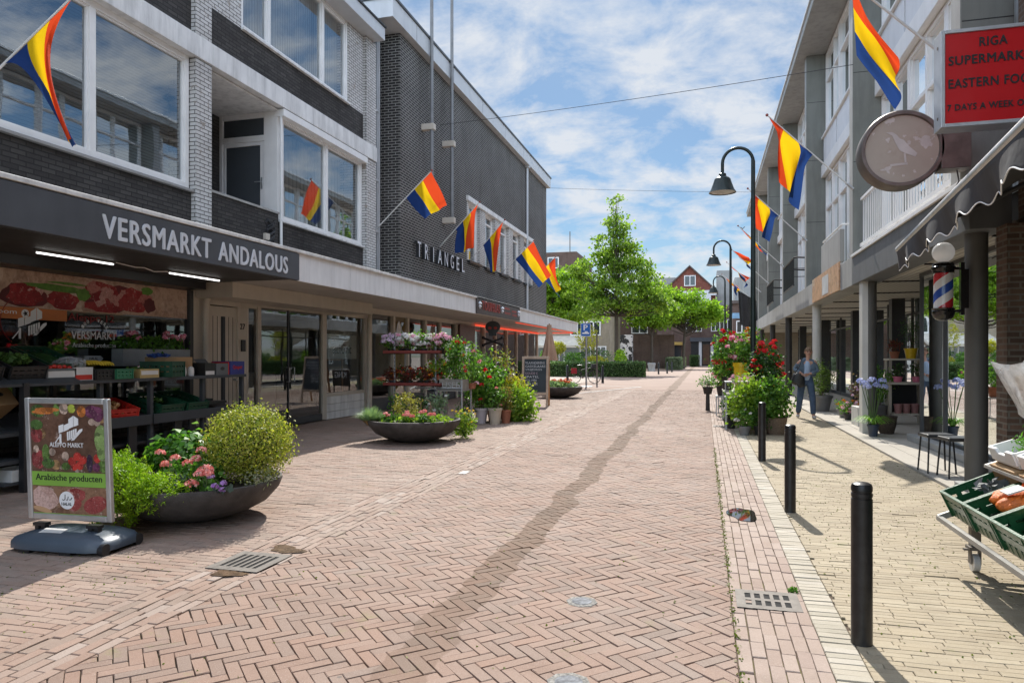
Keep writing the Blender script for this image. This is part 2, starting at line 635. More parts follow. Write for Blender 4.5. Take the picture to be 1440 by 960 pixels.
# ================================================================== GROUND
def paver_mat(name, cols, rough=0.75, stain=False, worn=(0.62, 0.56, 0.5), moss=0.25):
    t = NT(name)
    ge = t.n("NewGeometry")
    pos = ge.outputs["Position"]
    g = ge.outputs["Random Per Island"]
    c = t.ramp(g, [(i / (len(cols) - 1), k) for i, k in enumerate(cols)])
    big = t.noise(pos, 0.45, 6, 0.6)
    c = t.mix(t.math("MULTIPLY", t.ramp(big, [(0.45, 0.0), (0.7, 1.0)]), 0.16), c, worn)
    dk = t.noise(pos, 1.7, 6, 0.65)
    c = t.mix(t.math("MULTIPLY", t.ramp(dk, [(0.48, 0.0), (0.72, 1.0)]), 0.35), c, t.mix(1.0, c, (0.45, 0.42, 0.38), "MULTIPLY"))
    fine = t.noise(pos, 90, 4, 0.7)
    c = t.mix(t.math("MULTIPLY", fine, 0.55), c, t.mix(1.0, c, (0.5, 0.48, 0.46), "MULTIPLY"))
    sp = t.noise(pos, 260, 2, 0.5)
    c = t.mix(t.math("MULTIPLY", t.ramp(sp, [(0.62, 0.0), (0.7, 1.0)]), 0.5), c, (0.55, 0.5, 0.45))
    # chewing gum and small droppings
    vo = t.n("TexVoronoi"); vo.inputs["Scale"].default_value = 2.6; t.l(pos, vo.inputs["Vector"])
    so = t.n("SeparateColor"); t.l(vo.outputs["Color"], so.inputs[0])
    gum = t.math("MULTIPLY", t.math("LESS_THAN", vo.outputs["Distance"], t.math("MULTIPLY", so.outputs[1], 0.045)), t.math("GREATER_THAN", so.outputs[0], 0.62))
    c = t.mix(t.math("MULTIPLY", gum, 0.6), c, t.mix(so.outputs[2], (0.1, 0.09, 0.08), (0.5, 0.47, 0.42)))
    rough_v = t.math("ADD", t.math("MULTIPLY", fine, 0.2), rough - 0.1)
    if moss:
        ms = t.noise(pos, 2.3, 7, 0.75)
        c = t.mix(t.math("MULTIPLY", t.ramp(ms, [(0.6, 0.0), (0.7, 1.0)]), moss), c, (0.2, 0.22, 0.06))
    if stain:
        sx = t.n("SeparateXYZ"); t.l(pos, sx.inputs[0])
        cy = t.n("CombineXYZ"); t.l(sx.outputs[1], cy.inputs[1])
        wob = t.math("SUBTRACT", t.noise(cy.outputs[0], 0.55, 4, 0.7), 0.5)
        edge = t.math("SUBTRACT", t.noise(pos, 3.0, 3, 0.6), 0.5)
        ctr = t.math("ADD", t.math("MULTIPLY", wob, 0.5), -1.40)
        d = t.math("ABSOLUTE", t.math("SUBTRACT", sx.outputs[0], ctr))
        d = t.math("ADD", d, t.math("MULTIPLY", edge, 0.11))
        on = t.ramp(d, [(0.122, 1.0), (0.132, 0.0)])
        near = t.n("MapRange"); t.l(sx.outputs[1], near.inputs[0])
        near.inputs[1].default_value = 2.6; near.inputs[2].default_value = 5.5
        near.inputs[3].default_value = 0.35; near.inputs[4].default_value = 0.9
        wet = t.math("MULTIPLY", on, near.outputs[0])
        c = t.mix(t.math("MULTIPLY", wet, 0.85), c, t.mix(1.0, c, (0.42, 0.33, 0.22), "MULTIPLY"))
    b = t.bsdf(c, rough_v, 0, 0.28)
    t.bump(t.math("ADD", fine, t.math("MULTIPLY", t.noise(pos, 25, 3), 1.2)), 0.35, 0.004, b)
    return t.done(b.outputs[0])


RED = [(0.295, 0.19, 0.142), (0.32, 0.21, 0.158), (0.275, 0.192, 0.15), (0.335, 0.225, 0.172), (0.305, 0.208, 0.158), (0.28, 0.205, 0.165), (0.325, 0.205, 0.15), (0.25, 0.178, 0.14)]
RED2 = [(0.31, 0.205, 0.155), (0.355, 0.245, 0.19), (0.29, 0.217, 0.172), (0.37, 0.267, 0.21), (0.33, 0.232, 0.182)]
PINK = [(0.34, 0.245, 0.195), (0.39, 0.295, 0.24), (0.355, 0.26, 0.213), (0.42, 0.325, 0.27), (0.375, 0.28, 0.225)]
YEL = [(0.39, 0.32, 0.215), (0.44, 0.365, 0.25), (0.41, 0.34, 0.235), (0.46, 0.39, 0.275), (0.37, 0.305, 0.21), (0.425, 0.355, 0.245)]
PALE = [(0.44, 0.39, 0.30), (0.52, 0.47, 0.38), (0.40, 0.36, 0.28), (0.58, 0.53, 0.45)]
m_road = paver_mat("herringbone_brick", RED, stain=True, moss=0.35)
m_lpave = paver_mat("red_paving_brick", RED2, moss=0.35)
m_lgut = paver_mat("gutter_brick", RED2 + [(0.40, 0.32, 0.27)])
m_rgut = paver_mat("pink_gutter_brick", PINK, moss=0.3)
m_rpave = paver_mat("yellow_paving_brick", YEL, moss=0.5, worn=(0.6, 0.53, 0.38))
m_pale = paver_mat("pale_border_brick", PALE)


def paver_field(name, rects, mat, joint=0.005, depth=0.02, xclip=None, tilt=1.0):
    """rects: (cx, cy, ux, uy, len, wid). Individual pavers with open joints, one ground surface."""
    V, F = [], []
    for (cx, cy, ux, uy, L, W) in rects:
        hl, hw = L / 2 - joint / 2, W / 2 - joint / 2
        vx, vy = -uy, ux
        pts = [(cx + a * hl * ux + b * hw * vx, cy + a * hl * uy + b * hw * vy) for a, b in ((-1, -1), (1, -1), (1, 1), (-1, 1))]
        if xclip:
            for (sgn, lim) in ((1, xclip[0] + joint / 2), (-1, -(xclip[1] - joint / 2))):
                o = []
                for i in range(len(pts)):
                    p, q = pts[i], pts[(i + 1) % len(pts)]
                    dp, dq = p[0] * sgn - lim, q[0] * sgn - lim
                    if dp >= 0: o.append(p)
                    if dp * dq < 0:
                        k = dp / (dp - dq)
                        o.append((p[0] + (q[0] - p[0]) * k, p[1] + (q[1] - p[1]) * k))
                pts = o
                if len(pts) < 3: break
            if len(pts) < 3: continue
        n = len(pts)
        mx = sum(p[0] for p in pts) / n; my = sum(p[1] for p in pts) / n
        z = rnd.gauss(0, 0.0016) * tilt
        if rnd.random() < 0.025 * tilt: z -= rnd.uniform(0.002, 0.007)
        tx, ty = rnd.gauss(0, 0.013) * tilt, rnd.gauss(0, 0.013) * tilt
        base = len(V)
        bev = 0.0035
        def zz(p): return z + (p[0] - mx) * tx + (p[1] - my) * ty
        for p in pts:
            d = math.hypot(p[0] - mx, p[1] - my) + 1e-6
            k = max(0.3, 1 - bev * 1.3 / d)
            q = (mx + (p[0] - mx) * k, my + (p[1] - my) * k)
            V.append((q[0], q[1], zz(q)))
        for p in pts: V.append((p[0], p[1], zz(p) - bev))
        for p in pts: V.append((p[0], p[1], -depth))
        F.append(tuple(range(base, base + n)))
        for lv in (0, 1):
            for i in range(n):
                j = (i + 1) % n
                F.append((base + lv * n + i, base + (lv + 1) * n + i, base + (lv + 1) * n + j, base + lv * n + j))
    me = bpy.data.meshes.new(name)
    me.from_pydata(V, [], F)
    me.materials.append(mat)
    me.update()
    o = bpy.data.objects.new(name, me)
    C.objects.link(o)
    return tag(o, kind="structure")


def running(x0, x1, y0, y1, L, W, along, off=None, jit=0.003):
    out = []
    if along == "x":
        n = int((y1 - y0) / W)
        for i in range(n):
            y = y0 + (i + 0.5) * W
            s = rnd.uniform(0, L) if off is None else (i % 2) * L * off
            x = x0 - s
            while x < x1:
                a, b = max(x, x0), min(x + L, x1)
                if b - a > 0.03:
                    out.append(((a + b) / 2, y + rnd.gauss(0, jit * 0.4), 1.0, rnd.gauss(0, 0.006), b - a, W))
                x += L
    else:
        n = max(1, round((x1 - x0) / W)); W = (x1 - x0) / n
        for i in range(n):
            x = x0 + (i + 0.5) * W
            y = y0 - rnd.uniform(0, L)
            while y < y1:
                out.append((x + rnd.gauss(0, jit * 0.4), y + L / 2, rnd.gauss(0, 0.006), 1.0, L, W))
                y += L
    return out


Y0, YB = 0.8, 32.0
W_, L_ = 0.0667, 0.2
# herringbone, zigzag running across the street
hb = []
q = math.sqrt(0.5)
for i in range(-420, 420):
    for j in range(-420, 420):
        k = (i - j) % 6
        if k == 0:
            c = (i + 1.5, j + 0.5); u = (q, -q)
        elif k == 5:
            c = (i + 0.5, j + 1.5); u = (q, q)
        else:
            continue
        X = (c[0] * q + c[1] * q) * W_
        Yv = (-c[0] * q + c[1] * q) * W_ + 16
        if -3.15 < X < 0.36 and Y0 < Yv < YB:
            a = rnd.gauss(0, 0.012)
            hb.append((X + rnd.gauss(0, 0.001), Yv + rnd.gauss(0, 0.001), u[0] - u[1] * a, u[1] + u[0] * a, L_, W_))
paver_field("road", hb, m_road, xclip=(-2.95, 0.16), joint=0.0045, tilt=0.7)
paver_field("left_gutter", running(-3.43, -2.95, Y0, YB, 0.2, 0.0667, "y"), m_lgut, joint=0.005)
paver_field("left_pavement", running(-8.5, -3.43, Y0, YB, 0.205, 0.066, "x", 0.5), m_lpave, joint=0.0045, tilt=0.7)
paver_field("right_gutter", running(0.16, 0.59, Y0, YB, 0.2, 0.07, "y"), m_rgut, joint=0.005)
paver_field("right_border", running(0.59, 0.76, Y0, YB, 0.17, 0.066, "x", 0.0), m_pale, joint=0.006)
paver_field("right_pavement", running(0.76, 2.66, Y0, YB, 0.205, 0.052, "x"), m_rpave, joint=0.003, tilt=.5)

# joints: sand and moss
t = NT("joint_sand")
pos = t.n("NewGeometry").outputs["Position"]
ms = t.noise(pos, 1.6, 7, 0.7)
c = t.mix(t.ramp(ms, [(0.5, 0.0), (0.68, 1.0)]), (0.115, 0.088, 0.066), (0.17, 0.17, 0.05))
m_joint = t.done(t.bsdf(c, 0.95, 0, 0.1).outputs[0])
mb = MB(); mb.grid(2, 8, lambda u, v: (-8.6 + u * 11.4, -12 + v * (YB + 12), -0.013))
tag(mb.build("paving_bed", m_joint), kind="structure")


def flat_mat(name, cols, scale=1.0, stain=False):
    t = NT(name)
    pos = t.n("NewGeometry").outputs["Position"]
    a = t.noise(pos, 0.5 * scale, 7, 0.65)
    b_ = t.noise(pos, 14 * scale, 5, 0.7)
    c = t.mix(t.ramp(a, [(0.3, 0.0), (0.7, 1.0)]), cols[0], cols[1])
    c = t.mix(t.math("MULTIPLY", t.ramp(b_, [(0.35, 0.0), (0.7, 1.0)]), 0.6), c, cols[2])
    if stain:
        sx = t.n("SeparateXYZ"); t.l(pos, sx.inputs[0])
        cy = t.n("CombineXYZ"); t.l(sx.outputs[1], cy.inputs[1])
        wob = t.math("SUBTRACT", t.noise(cy.outputs[0], 0.55, 4, 0.7), 0.5)
        d = t.math("ABSOLUTE", t.math("SUBTRACT", sx.outputs[0], t.math("ADD", t.math("MULTIPLY", wob, 0.5), -1.40)))
        c = t.mix(t.math("MULTIPLY", t.ramp(d, [(0.2, 1.0), (0.23, 0.0)]), 0.7), c, t.mix(1.0, c, (0.45, 0.4, 0.3), "MULTIPLY"))
    b = t.bsdf(c, 0.8, 0, 0.25)
    t.bump(b_, 0.3, 0.005, b)
    return t.done(b.outputs[0])


m_farroad = flat_mat("distant_brick_road", [(0.27, 0.185, 0.145), (0.335, 0.24, 0.19), (0.22, 0.16, 0.13)], stain=True)
m_ground = flat_mat("town_ground", [(0.27, 0.22, 0.18), (0.33, 0.27, 0.22), (0.24, 0.2, 0.17)], 0.5)
m_slab = flat_mat("concrete_slab", [(0.36, 0.33, 0.28), (0.46, 0.42, 0.36), (0.33, 0.30, 0.25)], 1.5)
m_square = flat_mat("pale_square_paving", [(0.34, 0.27, 0.22), (0.42, 0.345, 0.285), (0.30, 0.245, 0.2)], 0.7)
mb = MB(); mb.grid(4, 4, lambda u, v: (-400 + u * 800, -300 + v * 900, -0.03)); tag(mb.build("ground", m_ground), kind="structure")
mb = MB(); mb.grid(1, 4, lambda u, v: (-6.5 + u * 7.3, YB + v * 90, 0.0)); tag(mb.build("road_beyond", m_farroad), kind="structure")
mb = MB(); mb.grid(4, 4, lambda u, v: (-40 + u * 33.5, YB + v * 80, 0.004)); tag(mb.build("square_paving", m_square), kind="structure")
mb = MB(); mb.grid(1, 4, lambda u, v: (0.8 + u * 1.9, YB + v * 30, 0.004)); tag(mb.build("pavement_beyond", flat_mat("distant_yellow_paving", [(0.40, 0.33, 0.21), (0.48, 0.4, 0.26), (0.36, 0.3, 0.2)])), kind="structure")
# concrete slabs under the arcade, in two courses
mb = MB()
y = 0.8
while y < 44:
    for (a, b_) in ((2.68, 2.98), (2.985, 4.1), (4.105, 5.6), (5.605, 7.6)):
        z = 0.02 + rnd.gauss(0, 0.0015)
        mb.box(a + .002, b_ - .002, y + .002, y + 0.996, -0.02, z)
    y += 1.0
tag(mb.build("arcade_floor", m_slab, bevel=0.004), kind="structure")
# parking bay lines on the square
m_white = plain("white_road_paint", (0.62, 0.62, 0.6), 0.7, var=0.3, vs=6)
mb = MB()
for p, q_ in (((-7.0, 36.2), (-5.0, 27.6)), ((-5.0, 27.6), (-2.9, 34.5)), ((-7.0, 36.2), (-2.9, 34.5)), ((-9.5, 31.0), (-6.0, 32.2))):
    p, q_ = Vector((*p, 0)), Vector((*q_, 0)); d = (q_ - p).normalized(); s_ = Vector((-d.y, d.x, 0)) * 0.05
    mb.add([(v.x, v.y, 0.011) for v in (p - s_, p + s_, q_ + s_, q_ - s_)], [(0, 1, 2, 3)])
tag(mb.build("parking_lines", m_white, fix=False), kind="structure")

# drain gratings and covers
m_iron = plain("cast_iron", (0.17, 0.15, 0.13), 0.7, 0.2, var=0.3, vs=12, dirt=0.3)
m_dark = plain("black_void", (0.008, 0.008, 0.008), 0.9, bump=0)
m_galv = plain("galvanised_steel", (0.42, 0.43, 0.44), 0.42, 0.75, var=0.2, vs=9)


def drain(label, x0, y0, wx, wy, nx, ny, hole, mat):
    r = thing("drain_grating", label, "drain", (x0 + wx / 2, y0 + wy / 2, 0))
    mb = MB(); mb.box(x0, x0 + wx, y0, y0 + wy, -0.012, 0.002)
    mb.build("pit", m_dark, r)
    mb = MB()
    z0, z1 = 0.003, 0.008
    bx = wx * 0.12
    mb.box(x0, x0 + bx, y0, y0 + wy, z0, z1); mb.box(x0 + wx - bx, x0 + wx, y0, y0 + wy, z0, z1)
    cell = (wx - 2 * bx) / nx
    hw = cell * hole
    for i in range(nx + 1):
        a = x0 + bx + i * cell - (0 if i == 0 else (cell - hw) / 2)
        b_ = x0 + bx + i * cell + (0 if i == nx else (cell - hw) / 2)
        if b_ > a: mb.box(a, b_, y0, y0 + wy, z0, z1 - 0.0006)
    by = wy * 0.12
    ch = (wy - 2 * by) / ny
    for j in range(ny + 1):
        a = y0 + by + j * ch - (by if j == 0 else 0.02)
        b_ = y0 + by + j * ch + (by if j == ny else 0.02)
        mb.box(x0 + bx, x0 + wx - bx, max(a, y0), min(b_, y0 + wy), z0, z1 - 0.0012)
    mb.build("grating", mat, r)
    return r


drain("square grey gully grating with two rows of slots in the pink gutter beside the bollards", 0.19, 4.44, 0.37, 0.34, 5, 2, 0.62, m_iron)
drain("rusty gully grating with five long bars in the gutter by the round planter", -3.40, 4.28, 0.42, 0.44, 6, 1, 0.6, m_iron)
drain("distant gully grating in the pink gutter beside the potted flowers", 0.19, 15.6, 0.37, 0.34, 5, 2, 0.62, m_iron)


def cover(label, x, y, r):
    t_ = thing("street_cover", label, "manhole cover", (x, y, 0))
    mb = MB(); mb.lathe([(r * 1.6, -0.01), (r * 1.55, 0.003), (r, 0.0045), (r, 0.0)], (x, y, 0), 8, cap=False)
    mb.build("collar", plain("grit_collar", (0.22, 0.21, 0.19), 0.85, var=0.7, vs=60), t_)
    mb = MB(); mb.lathe([(0.001, 0.007), (r * 0.98, 0.006), (r * 0.98, -0.01)], (x, y, 0), 24, cap=False)
    mb.build("lid", plain("pale_lid", (0.2, 0.205, 0.215), 0.85, 0.0, 0.2, var=0.5, vs=30), t_)


cover("small round pale cover set in the herringbone bricks farther from the camera", -0.72, 4.30, 0.062)
cover("small round pale cover in the herringbone bricks, cut by the picture's lower edge", -0.60, 3.22, 0.066)
mb = MB(); mb.box(-3.02, -2.92, 8.55, 8.75, -0.01, 0.006)
tag(mb.build("street_cover", plain("white_cover", (0.42, 0.42, 0.4), 0.6), None), "tiny square white cover in the brick street between planters", "manhole cover")

# puddle mirror in the right gutter
m_pud = NT("puddle_water")
b = m_pud.bsdf((0.03, 0.025, 0.02), 0.02, 0, 0.9)
m_pud = m_pud.done(b.outputs[0])
m_wet = plain("wet_mud", (0.12, 0.075, 0.045), 0.3, var=0.5, vs=15)


def puddle(x, y, rx, ry, z, mat, name, irr=0.2):
    n = 36
    pts = []
    ph = [rnd.uniform(0, 6.28) for _ in range(4)]
    for i in range(n):
        t_ = 2 * math.pi * i / n
        k = 1 + irr * (math.sin(2 * t_ + ph[0]) + 0.6 * math.sin(3 * t_ + ph[1]) + 0.5 * math.sin(5 * t_ + ph[2])) * 0.6
        pts.append((x + rx * k * math.cos(t_), y + ry * k * math.sin(t_), z))
    mb = MB(); mb.add(pts, [tuple(range(n))])
    tag(mb.build(name, mat, fix=False), kind="structure")


puddle(0.35, 7.05, 0.12, 0.30, 0.0065, m_pud, "puddle", 0.22)
puddle(-3.12, 4.86, 0.13, 0.10, 0.0042, m_wet, "damp_patch", 0.45)
puddle(-3.16, 4.22, 0.16, 0.05, 0.0042, m_wet, "damp_patch", 0.45)

# moss and tiny weeds in the joints
P = []
for _ in range(1500):
    z = rnd.random()
    if z < 0.45: P.append((0.165 + rnd.gauss(0, 0.012), rnd.uniform(3.3, 12), 0.004))
    elif z < 0.75: P.append((rnd.uniform(0.8, 2.6), rnd.uniform(3.5, 11), 0.003))
    elif z < 0.9: P.append((rnd.uniform(-5.0, -3.5), rnd.uniform(2.6, 4.4), 0.003))
    else: P.append((rnd.uniform(-2.8, 0.1), rnd.uniform(2.8, 6), 0.001))
m_moss = leaf_mat("moss_green", [(0.09, 0.13, 0.02), (0.16, 0.2, 0.03), (0.22, 0.24, 0.05)], 0.2)
tag(leaves("moss", np.array(P), 0.017, m_moss, None, 0.7), kind="stuff")
P, _ = blob(70, (0.545, 4.83, 0.012), (0.03, 0.03, 0.018))
leafthing("weed_tuft", "little green weed sprouting beside the square gully grating", "weed", P, 0.022, leaf_mat("weed_green", [(0.08, 0.2, 0.02), (0.14, 0.3, 0.04)], 0.3), 0.6)

# ================================================================== SHARED MATERIALS
m_dbrick = brick_mat("dark_grey_brick", [(0.055, 0.05, 0.048), (0.095, 0.088, 0.082)], (0.035, 0.033, 0.031), 0.22, 0.068, 0.009)
m_tbrick = brick_mat("anthracite_brick_pale_joint", [(0.026, 0.025, 0.025), (0.05, 0.045, 0.043)], (0.36, 0.35, 0.33), 0.215, 0.075, 0.012)
m_wbrick = brick_mat("painted_white_brick", [(0.74, 0.73, 0.71), (0.82, 0.81, 0.79)], (0.16, 0.15, 0.14), 0.21, 0.068, 0.008, flake=(0.3, 0.26, 0.22))
m_bbrick = brick_mat("brown_brick", [(0.095, 0.06, 0.045), (0.19, 0.12, 0.085)], (0.2, 0.18, 0.15), 0.21, 0.065, 0.011)
m_rbrick = brick_mat("far_red_brown_brick", [(0.16, 0.085, 0.062), (0.21, 0.115, 0.085)], (0.2, 0.17, 0.15), 0.22, 0.07, 0.012)
m_ybrick = brick_mat("far_buff_brick", [(0.38, 0.3, 0.2), (0.46, 0.37, 0.26)], (0.4, 0.37, 0.3), 0.22, 0.07, 0.012)
m_white = plain("white_window_paint", (0.80, 0.79, 0.77), 0.4, var=0.06, dirt=0.1, bump=0.05)
m_beam = plain("white_painted_concrete", (0.74, 0.73, 0.71), 0.6, var=0.1, dirt=0.55, bump=0.25, bs=30)
m_cream = plain("cream_panel_paint", (0.55, 0.49, 0.41), 0.5, var=0.08, dirt=0.15, bump=0.05)
m_alu = plain("pale_aluminium_fascia", (0.55, 0.56, 0.57), 0.4, 0.15, var=0.06, dirt=0.12, bump=0.03)
m_fascia = plain("white_canopy_cladding", (0.82, 0.82, 0.82), 0.42, var=0.05, dirt=0.3, bump=0.03)
m_soffit = plain("canopy_soffit", (0.52, 0.49, 0.45), 0.7, var=0.1, dirt=0.2)
m_black = plain("black_paint", (0.018, 0.018, 0.02), 0.4, var=0.3)
m_charc = plain("charcoal_sign_board", (0.075, 0.08, 0.09), 0.5, var=0.12, dirt=0.2, bump=0.04)
m_letter = plain("pale_sign_letter", (0.66, 0.68, 0.72), 0.45, var=0.05, bump=0)
m_ink = plain("black_ink", (0.012, 0.012, 0.012), 0.6, bump=0)
m_whiteink = plain("white_ink", (0.8, 0.8, 0.8), 0.6, bump=0, var=0.04)
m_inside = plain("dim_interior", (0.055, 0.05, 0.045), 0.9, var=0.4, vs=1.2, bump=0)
m_room = plain("shop_interior_wall", (0.2, 0.18, 0.15), 0.9, var=0.5, vs=0.9, bump=0)
m_glass = glass_mat("window_pane", (0.72, 0.76, 0.78), 0.22)
m_shop = glass_mat("shop_pane", (0.80, 0.83, 0.82), 0.10)
m_curtain = None


def stripe_mat(name, a, b, period, axis=1, rough=0.8):
    t = NT(name)
    co = t.n("TexCoord").outputs["Object"]
    sx = t.n("SeparateXYZ"); t.l(co, sx.inputs[0])
    f = t.math("FRACT", t.math("DIVIDE", sx.outputs[axis], period))
    k = t.ramp(f, [(0.0, 0.0), (0.25, 1.0), (0.75, 1.0), (1.0, 0.0)])
    c = t.mix(k, a, b)
    n_ = t.noise(co, 1.4, 3)
    c = t.mix(t.math("MULTIPLY", n_, 0.4), c, t.mix(1.0, c, (0.5, 0.5, 0.5), "MULTIPLY"))
    bs = t.bsdf(c, rough, 0, 0.2)
    t.bump(k, 0.6, 0.02, bs)
    return t.done(bs.outputs[0])


m_vblind = stripe_mat("vertical_blind", (0.42, 0.45, 0.47), (0.62, 0.65, 0.67), 0.09, 1)
m_hblind = stripe_mat("venetian_blind", (0.16, 0.19, 0.22), (0.3, 0.34, 0.38), 0.05, 2)
m_net = stripe_mat("net_curtain", (0.3, 0.32, 0.33), (0.55, 0.57, 0.57), 0.16, 1)
m_dcurt = stripe_mat("dark_curtain", (0.03, 0.035, 0.042), (0.07, 0.08, 0.09), 0.13, 1)
m_ochre = stripe_mat("ochre_curtain", (0.45, 0.28, 0.06), (0.6, 0.4, 0.1), 0.15, 1)


def window(parent, X, s, y0, y1, z0, z1, mull=(), trans=(), fw=0.07, fd=0.09, blind=None, pane=None, name="window", mat=None, back=0.16):
    """window in a wall facing +x (s=1) or -x (s=-1): frame, pane, blind"""
    mb = MB()
    xa, xb = X - s * fd, X
    mb.box(xa, xb, y0, y0 + fw, z0, z1); mb.box(xa, xb, y1 - fw, y1, z0, z1)
    mb.box(xa, xb, y0 + fw, y1 - fw, z1 - fw, z1); mb.box(xa, xb, y0 + fw, y1 - fw, z0, z0 + fw)
    for m in mull: mb.box(xa + s * .004, xb - s * .004, m - fw * .6, m + fw * .6, z0 + fw, z1 - fw)
    for z in trans: mb.box(xa + s * .008, xb - s * .008, y0 + fw, y1 - fw, z - fw * .45, z + fw * .45)
    # inner sash lines
    edges = [y0 + fw] + [m for m in mull] + [y1 - fw]
    for a, b in zip(edges[:-1], edges[1:]):
        a2 = a + (fw * .6 if a != edges[0] else 0); b2 = b - (fw * .6 if b != edges[-1] else 0)
        q_ = 0.028
        xs0, xs1 = xa + s * .02, xb - s * .03
        mb.box(xs0, xs1, a2, a2 + q_, z0 + fw, z1 - fw); mb.box(xs0, xs1, b2 - q_, b2, z0 + fw, z1 - fw)
        mb.box(xs0, xs1, a2 + q_, b2 - q_, z0 + fw, z0 + fw + q_); mb.box(xs0, xs1, a2 + q_, b2 - q_, z1 - fw - q_, z1 - fw)
    fr = mb.build(name, mat or m_white, parent, bevel=0.004)
    mb = MB(); xp = X - s * fd * 0.6
    mb.add([(xp, y0 + fw * .5, z0 + fw * .5), (xp, y1 - fw * .5, z0 + fw * .5), (xp, y1 - fw * .5, z1 - fw * .5), (xp, y0 + fw * .5, z1 - fw * .5)], [(0, 1, 2, 3)])
    mb.build("pane", pane or m_glass, fr, fix=False)
    if blind:
        mb = MB(); xq = X - s * (fd + back)
        mb.box(xq - s * .02, xq, y0, y1, z0, z1)
        mb.build("blind", blind, fr)
    return fr


def sill(parent, X, s, y0, y1, z, mat=None, out_=0.07):
    mb = MB(); mb.box(X - s * .02, X + s * out_, y0 - .04, y1 + .04, z - 0.045, z)
    return mb.build("sill", mat or m_beam, parent, bevel=0.006)


XF = -8.5
# ------------------------------------------------------------------ house with the vegetable shop (A)
A = thing("apartment_house", "dark brick house with big white upper windows above the vegetable shop", "building", (-12, 1, 0))
mb = MB()
mb.box(-16, -9.25, -8, 10.75, 2.9, 10.3)                     # mass behind the rooms
mb.box(-9.25, XF, -8, 10.35, 3.0, 4.33)                      # band under the window
mb.box(-9.25, XF, -8, 3.9, 4.33, 6.62)
mb.box(-9.25, XF, -8, 10.35, 7.0, 8.9)
mb.box(-9.25, XF, -8, 4.0, 8.9, 10.3); mb.box(-9.25, XF, 9.2, 10.35, 8.9, 10.3)
mb.build("wall", m_dbrick, A)
mb = MB(); mb.box(-16, -9.3, -8, 10.7, 2.88, 2.9)
mb.build("ceiling", m_inside, A)
mb = MB(); mb.box(-9.25, XF + 0.13, -8, 10.748, 6.62, 7.0)
mb.build("beam", m_beam, A, bevel=0.01)
mb = MB(); mb.box(-9.2, XF + 0.10, 10.35, 10.75, 3.0, 6.62); mb.box(-9.2, XF + 0.10, 10.35, 10.75, 7.0, 10.3)
mb.build("pilaster", m_wbrick, A)
window(A, XF - 0.02, 1, 3.9, 10.32, 4.36, 6.62, (6.3, 8.34), (), 0.09, 0.12, m_hblind, back=0.3)
sill(A, XF, 1, 3.9, 10.3, 4.34, plain("grey_stone_sill", (0.3, 0.29, 0.28), 0.7))
window(A, XF - 0.02, 1, 4.0, 9.2, 8.9, 10.28, (5.8, 7.5), (), 0.09, 0.12, m_vblind)
mb = MB(); mb.box(-16.1, XF + 0.2, -8, 10.75, 10.3, 10.62)
mb.build("roof", m_alu, A)

# ------------------------------------------------------------------ house with the recessed balcony (B)
B = thing("apartment_house", "dark brick house with a recessed balcony and dark door between white brick piers", "building", (-12, 14, 0))
mb = MB()
mb.box(-16, -9.95, 10.75, 17.3, 2.9, 10.0)
mb.box(-9.95, -9.25, 13.12, 17.3, 2.9, 10.0)
mb.box(-9.95, -9.25, 10.75, 13.1, 6.98, 10.0)
mb.box(-9.25, XF, 10.752, 12.94, 3.0, 4.42)                    # balcony parapet
mb.box(-9.25, XF, 12.99, 16.72, 3.0, 4.30)
mb.box(-9.25, XF, 10.752, 16.72, 6.98, 7.72)
mb.build("wall", m_dbrick, B)
mb = MB()
mb.box(-9.25, XF, 10.752, 11.72, 7.72, 9.75); mb.build("white_wall", m_wbrick, B)
mb = MB(); mb.box(-9.25, XF, 15.93, 16.72, 7.72, 9.75); mb.build("white_wall", m_wbrick, B)
mb = MB(); mb.box(-9.2, XF + 0.10, 16.72, 17.28, 3.0, 6.6); mb.box(-9.2, XF + 0.10, 16.72, 17.28, 6.98, 9.75)
mb.build("pilaster", m_wbrick, B)
mb = MB(); mb.box(-9.25, XF + 0.13, 10.752, 17.28, 6.62, 7.0)
mb.build("beam", m_beam, B, bevel=0.01)
mb = MB()
mb.box(-9.95, XF - .02, 10.76, 13.0, 6.57, 6.598)
mb.build("balcony_ceiling", m_beam, B)
mb = MB(); mb.box(-9.95, XF - .02, 10.76, 12.95, 4.30, 4.32); mb.build("balcony_floor", m_beam, B)
mb = MB(); mb.box(-9.22, XF + 0.03, 10.76, 12.94, 4.42, 4.46); mb.build("coping", plain("coping_stone", (0.35, 0.34, 0.32), 0.7), B)
# balcony door in the bay's flank, facing down the street
mb = MB(); yd = 12.96
mb.box(-9.94, -9.86, yd, yd + .14, 4.32, 6.57); mb.box(-8.86, -8.54, yd, yd + .14, 4.32, 6.57); mb.box(-9.86, -8.86, yd, yd + .14, 6.47, 6.57); mb.box(-9.86, -8.86, yd, yd + .14, 5.98, 6.10)
dr = mb.build("balcony_door_frame", m_white, B, bevel=0.006)
mb = MB(); mb.box(-9.86, -9.80, yd + .02, yd + .1, 4.32, 5.98); mb.box(-8.96, -8.86, yd + .02, yd + .1, 4.32, 5.98); mb.box(-9.80, -8.96, yd + .02, yd + .1, 5.90, 5.98); mb.build("door_stile", m_white, dr, bevel=.004)
mb = MB(); mb.box(-9.80, -8.96, yd + .05, yd + .07, 4.32, 5.90); mb.build("door_panel", m_dcurt, dr)
mb = MB(); mb.box(-9.86, -8.86, yd + .05, yd + .07, 6.10, 6.47); mb.build("transom", m_dcurt, dr)
